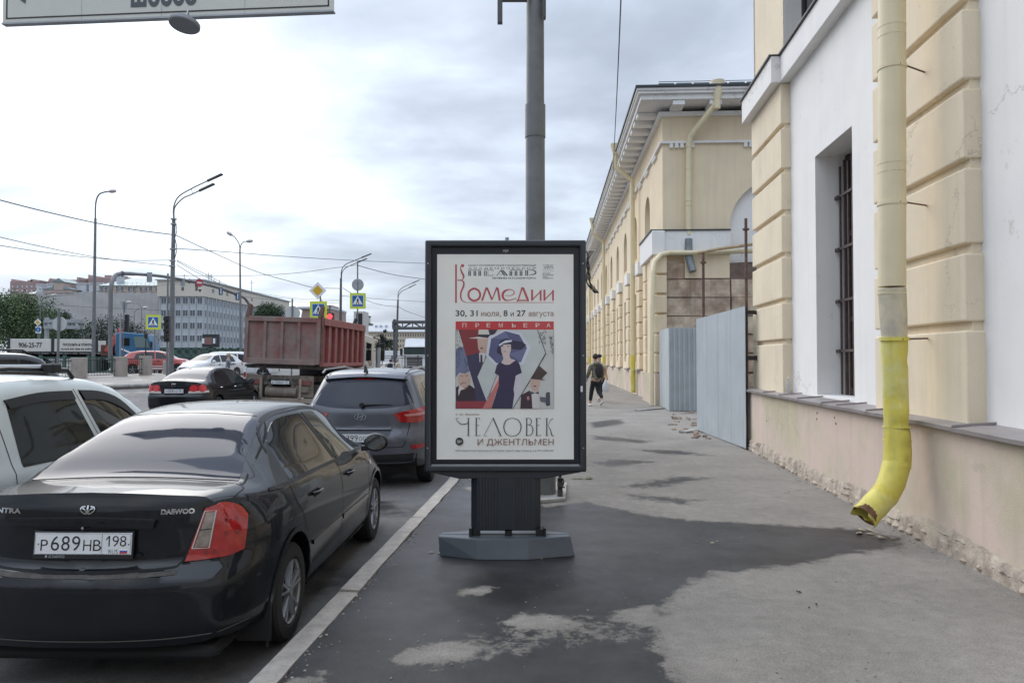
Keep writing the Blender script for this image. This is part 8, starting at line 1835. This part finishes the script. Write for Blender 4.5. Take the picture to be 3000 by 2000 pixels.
# ------------------------------------------------------------------ people
def skin(name, V, E, Rr, mt, parent, sub=2):
    me = bpy.data.meshes.new(name); me.from_pydata(V, E, []); me.materials.append(mt); o = bpy.data.objects.new(name, me); C.objects.link(o); o.parent = parent
    md = o.modifiers.new('skin', 'SKIN'); md.use_smooth_shade = True
    for i, r in enumerate(Rr):
        sv = me.skin_vertices[0].data[i]; sv.radius = (r, r) if not isinstance(r, tuple) else r; sv.use_root = (i == 0)
    s = o.modifiers.new('sub', 'SUBSURF'); s.levels = sub; s.render_levels = sub
    return o
M_SKIN = mat('skin_tone', (.42, .26, .19), .6, var=.05)
def person(label, loc, rz, pose='walk', trousers=None, top=None, hair=None, cap=None, sleeves='long', hood=None, skirt=None, shoes=None, h=1.0, phase=1, arms=None):
    root = T('person', label, 'person', loc=loc, rz=rz); root.scale = (h, h, h); ph = phase
    hip, sh, nk, hd = .94, 1.42, 1.50, 1.66
    A = .0
    if pose == 'walk': fl, fr = (.12 * ph, .30), (-.22 * ph, .0)
    foot = {1: (.10, -.30 * ph if pose == 'walk' else 0), -1: (-.10, .26 * ph if pose == 'walk' else 0)}
    lift = {1: .13 if ph > 0 and pose == 'walk' else 0, -1: .13 if ph < 0 and pose == 'walk' else 0}
    V = [(0, 0, hip)]; Rr = [(.14, .11)]; E = []
    V += [(0, .0, 1.12), (0, .01, 1.32), (0, .02, sh), (0, .03, nk + .02), (0, .05, 1.60), (0, .055, 1.72)]; Rr += [(.125, .095), (.15, .11), (.12, .09), .052, (.075, .092), (.07, .088)]; E += [(0, 1), (1, 2), (2, 3), (3, 4), (4, 5), (5, 6)]
    arm = arms or {1: ((.19, .02, 1.40), (.25, -.06 * ph, 1.14), (.27, .10 * ph, .92)), -1: ((-.19, .02, 1.40), (-.25, .06 * ph, 1.14), (-.27, .16, .93))}
    for s in (1, -1):
        a, b, c = arm[s]; i = len(V); V += [a, b, c, (c[0], c[1] + .03, c[2] - .09)]; Rr += [.062, .045, .030, .034]; E += [(3, i), (i, i + 1), (i + 1, i + 2), (i + 2, i + 3)]
        fx, fy = foot[s]; lf = lift[s]; kn = (fx * 1.0, fy * .45 + (.12 if lf else .04), .50 + lf * .2); i = len(V)
        V += [(s * .095, 0, .86), kn, (fx, fy, .10 + lf), (fx, fy + .13 - lf * .2, .04 + lf * .35)]; Rr += [.085, .060, .040, .035]; E += [(0, i), (i, i + 1), (i + 1, i + 2), (i + 2, i + 3)]
    skin('body', V, E, Rr, M_SKIN, root)
    legs = [(s, foot[s], lift[s]) for s in (1, -1)]
    tV = [(0, 0, hip + .03)]; tR = [(.16, .13)]; tE = []
    for s, (fx, fy), lf in legs:
        i = len(tV); kn = (fx, fy * .45 + (.12 if lf else .04), .50 + lf * .2); e = .18 if trousers is not None else .18
        tV += [(s * .095, 0, .84), kn, (fx, fy * .97, .17 + lf)]; tR += [.105, .082, .062]; tE += [(0, i), (i, i + 1), (i + 1, i + 2)]
    if skirt is None: skin('trousers', tV, tE, tR, trousers or M_BLACK, root)
    else:
        m = M(); m.lathe([(.13, 1.02), (.19, .85), (.24, .55), (.22, .55)], (0, 0, 0), n=18); m.build('skirt', skirt, root, smooth=True)
    V = [(0, 0, .86), (0, .0, 1.12), (0, .01, 1.32), (0, .02, 1.43), (0, .03, 1.49)]; Rr = [(.175, .14), (.165, .13), (.18, .14), (.145, .115), .075]; E = [(0, 1), (1, 2), (2, 3), (3, 4)]
    for s in (1, -1):
        a, b, c = arm[s]; i = len(V); A2_ = Vector(a).lerp(Vector(b), .6)
        if sleeves == 'long': V += [a, b, tuple(Vector(b).lerp(Vector(c), .85))]; Rr += [.085, .066, .052]; E += [(3, i), (i, i + 1), (i + 1, i + 2)]
        else: V += [a, tuple(A2_)]; Rr += [.085, .072]; E += [(3, i), (i, i + 1)]
    skin('top_garment', V, E, Rr, top or M_BLACK, root)
    if hood: m = M(); m.ico((0, -.06, 1.49), (.13, .10, .07), .05, 2); m.build('hood', hood, root, smooth=True)
    if hair: m = M(); m.ico((0, .035, 1.72), (.098, .118, .105), .03, 3); m.build('hair', hair, root, smooth=True)
    if cap: m = M(); m.ico((0, .05, 1.75), (.10, .12, .075), 0, 3); m.box(-.07, .07, .12, .25, 1.72, 1.735); m.build('cap', cap, root, smooth=True)
    m = M(); m.ico((0, .155, 1.655), (.016, .025, .03), 0, 1); m.build('nose', M_SKIN, root, smooth=True)
    for s in (1, -1): m = M(); m.ico((s * .032, .137, 1.685), (.012, .008, .008), 0, 1); m.build('eye', M_BLACK, root)
    for s, (fx, fy), lf in legs:
        m = M(); m.ico((0, .05, .045), (.052, .145, .055), 0, 2); m.v = [(v[0], v[1], max(.0, v[2])) for v in m.v]; o = m.build('shoe', shoes or M_WHITE, root, smooth=True); o.location = (fx, fy - .02, lf * .95); o.rotation_euler = (R(-38) if lf else 0, 0, 0)
    return root
def people():
    HB = mat('dark_brown_hair', (.025, .015, .012), .7); OL = mat('olive_jacket', (.085, .085, .06), .85, var=.3, vs=9, col2=(.20, .18, .14), cs=5); TR = mat('black_trousers', (.012, .012, .014), .8); WS = mat('white_trainers', (.62, .61, .58), .6); BT = mat('dark_tee', (.028, .02, .018), .85)
    p = G(1746, 1190)
    a = person('man in an olive grey hooded jacket and black trousers walking away', p, R(18), trousers=TR, top=OL, hair=HB, hood=mat('hood_khaki', (.20, .18, .13), .9), shoes=WS, h=1.0, phase=1)
    m = M(); m.ico((.07, -.12, 1.22), (.15, .09, .24), .03, 3); m.build('jacket_back_panel', BT, a, smooth=True)
    p = G(1757, 1177)
    person('man in cap and cream shirt walking just ahead of the olive jacket', p, R(10), trousers=TR, top=mat('cream_shirt', (.50, .44, .34), .85), cap=mat('black_cap', (.012, .012, .014), .7), sleeves='short', shoes=WS, h=1.0, phase=-1)
    c = G(1768, 1180); b = T('plastic_bag', 'white plastic carrier bag hanging from the capped walker beside the black trousers', 'bag', loc=(c.x + .02, c.y - .5, .42)); m = M(); m.lathe([(.0, 0), (.09, .01), (.13, .12), (.11, .28), (.05, .40), (.02, .46)], (0, 0, 0), n=12); m.v = [(v[0], v[1] * .6, v[2]) for v in m.v]; m.build('bag_body', mat('thin_white_plastic', (.58, .59, .60), .4), b, smooth=True); m = M(); m.tube([(0, 0, .44), (0, 0, .56)], .008, 5); m.build('handle', M_WHITE, b)
    D = 40.; x = X(668, D); sp = mat('speckled_blouse', (.05, .05, .07), .9, col2=(.42, .42, .44), cs=40, clo=.5, chi=.54)
    person('woman with fair hair in a black and white speckled blouse by the white crossover', (x, D, Z(1037, D) - 1.72), R(-60), trousers=TR, top=sp, hair=mat('fair_hair', (.42, .34, .24), .8), shoes=TR, h=.98, arms={1: ((.19, .02, 1.40), (.30, .12, 1.18), (.22, .34, 1.25)), -1: ((-.19, .02, 1.40), (-.26, .0, 1.14), (-.27, .12, .93))})
    D = 58.; person('person in a pale cream jacket bending beside the white lorry', (X(1166, D), D, -.13), R(70), trousers=TR, top=mat('pale_jacket', (.50, .46, .38), .85), hair=mat('grey_hair', (.3, .28, .26), .8), shoes=TR, h=.98)
    person('person in black clothes just left of the one in the pale jacket', (X(1149, D), D - 1, -.13), R(-30), trousers=TR, top=mat('black_coat', (.012, .012, .014), .8), hair=HB, shoes=TR, h=.95)
people()

# ------------------------------------------------------------------ litter on the pavement
def litter():
    rr = random.Random(4)
    LM = mat('dry_leaf', (.33, .28, .20), .8); DM = mat('dark_twig', (.03, .025, .02), .8)
    spots = [(2377, 1778, 'dark', 'dark curled twig with a leaf on the dry pavement, nearest the camera', .05), (1700, 1400, 'green', 'small cluster of fallen leaves on the pavement right of the lightbox neck', .16), (1285, 1620, 'pale', 'pale dry leaf lying at the left corner of the lightbox foot', .07), (1572, 1638, 'pale', 'small pale leaf in front of the lightbox foot', .04), (2545, 1560, 'pale', 'broken pale plaster flake on the pavement under the pipe outlet', .14), (2600, 1575, 'pale', 'second plaster flake right of the pipe outlet', .09), (2350, 1412, 'pale', 'pale wood chip by the foot of the near plinth', .05), (2085, 1589, 'pale', 'pale smudge of paper on the wet pavement', .05), (2340, 1738, 'dark', 'small dark tar mark behind the twig', .03)]
    for px, py, kd, lab, s in spots:
        c = G(px, py); m = M()
        for k in range(5 if s > .08 else 2):
            p = Vector((rr.uniform(-s, s), rr.uniform(-s, s) * .7, .004 + .012 * rr.random())); a = rr.uniform(0, 6.28); l = s * rr.uniform(.3, .6); d = Vector((math.cos(a), math.sin(a), rr.uniform(-.05, .15))) * l; q = Vector((-math.sin(a), math.cos(a), .1)) * l * .35
            m.add([p - d, p - q, p + d, p + q, p + Vector((0, 0, .012))], [(0, 1, 4), (1, 2, 4), (2, 3, 4), (3, 0, 4)])
        o = m.build('fallen_leaf' if kd != 'dark' else 'twig', DM if kd == 'dark' else (LM if kd == 'pale' else mat('green_leaf', (.10, .11, .04), .7)), recalc=False); o.location = c; tag(o, lab, 'leaf' if kd == 'green' or 'leaf' in lab else 'litter')
    m = M()
    for _ in range(420):
        px = rr.uniform(900, 3000); py = rr.uniform(1330, 2000); c = G(px, py)
        if c.x < kx(c.y) + .3 or c.x > 3.3: continue
        s = rr.uniform(.002, .007); m.ico((c.x, c.y, s * .3), (s, s, s * .5), .3, 1)
    for _ in range(520):
        y = rr.uniform(2.6, 16); x = kx(y) + .165 + abs(rr.gauss(0, .05)) if rr.random() < .6 else 3.02 + (y - 5) * .087 * .0 + rr.gauss(0, .05)
        if x > 2.5: q = Matrix.Rotation(-A1, 3, 'Z') @ Vector((3.06 - abs(rr.gauss(0, .07)), y, 0)); x, y = q.x, q.y
        s = rr.uniform(.003, .011); m.ico((x, y, s * .3), (s, s * rr.uniform(.6, 1.4), s * .5), .3, 1)
    o = m.build('grit', mat('grit', (.30, .28, .25), .8, var=.5, vs=8)); o['kind'] = 'stuff'; o['label'] = 'tiny grit and crumbs scattered over the pavement'
litter()
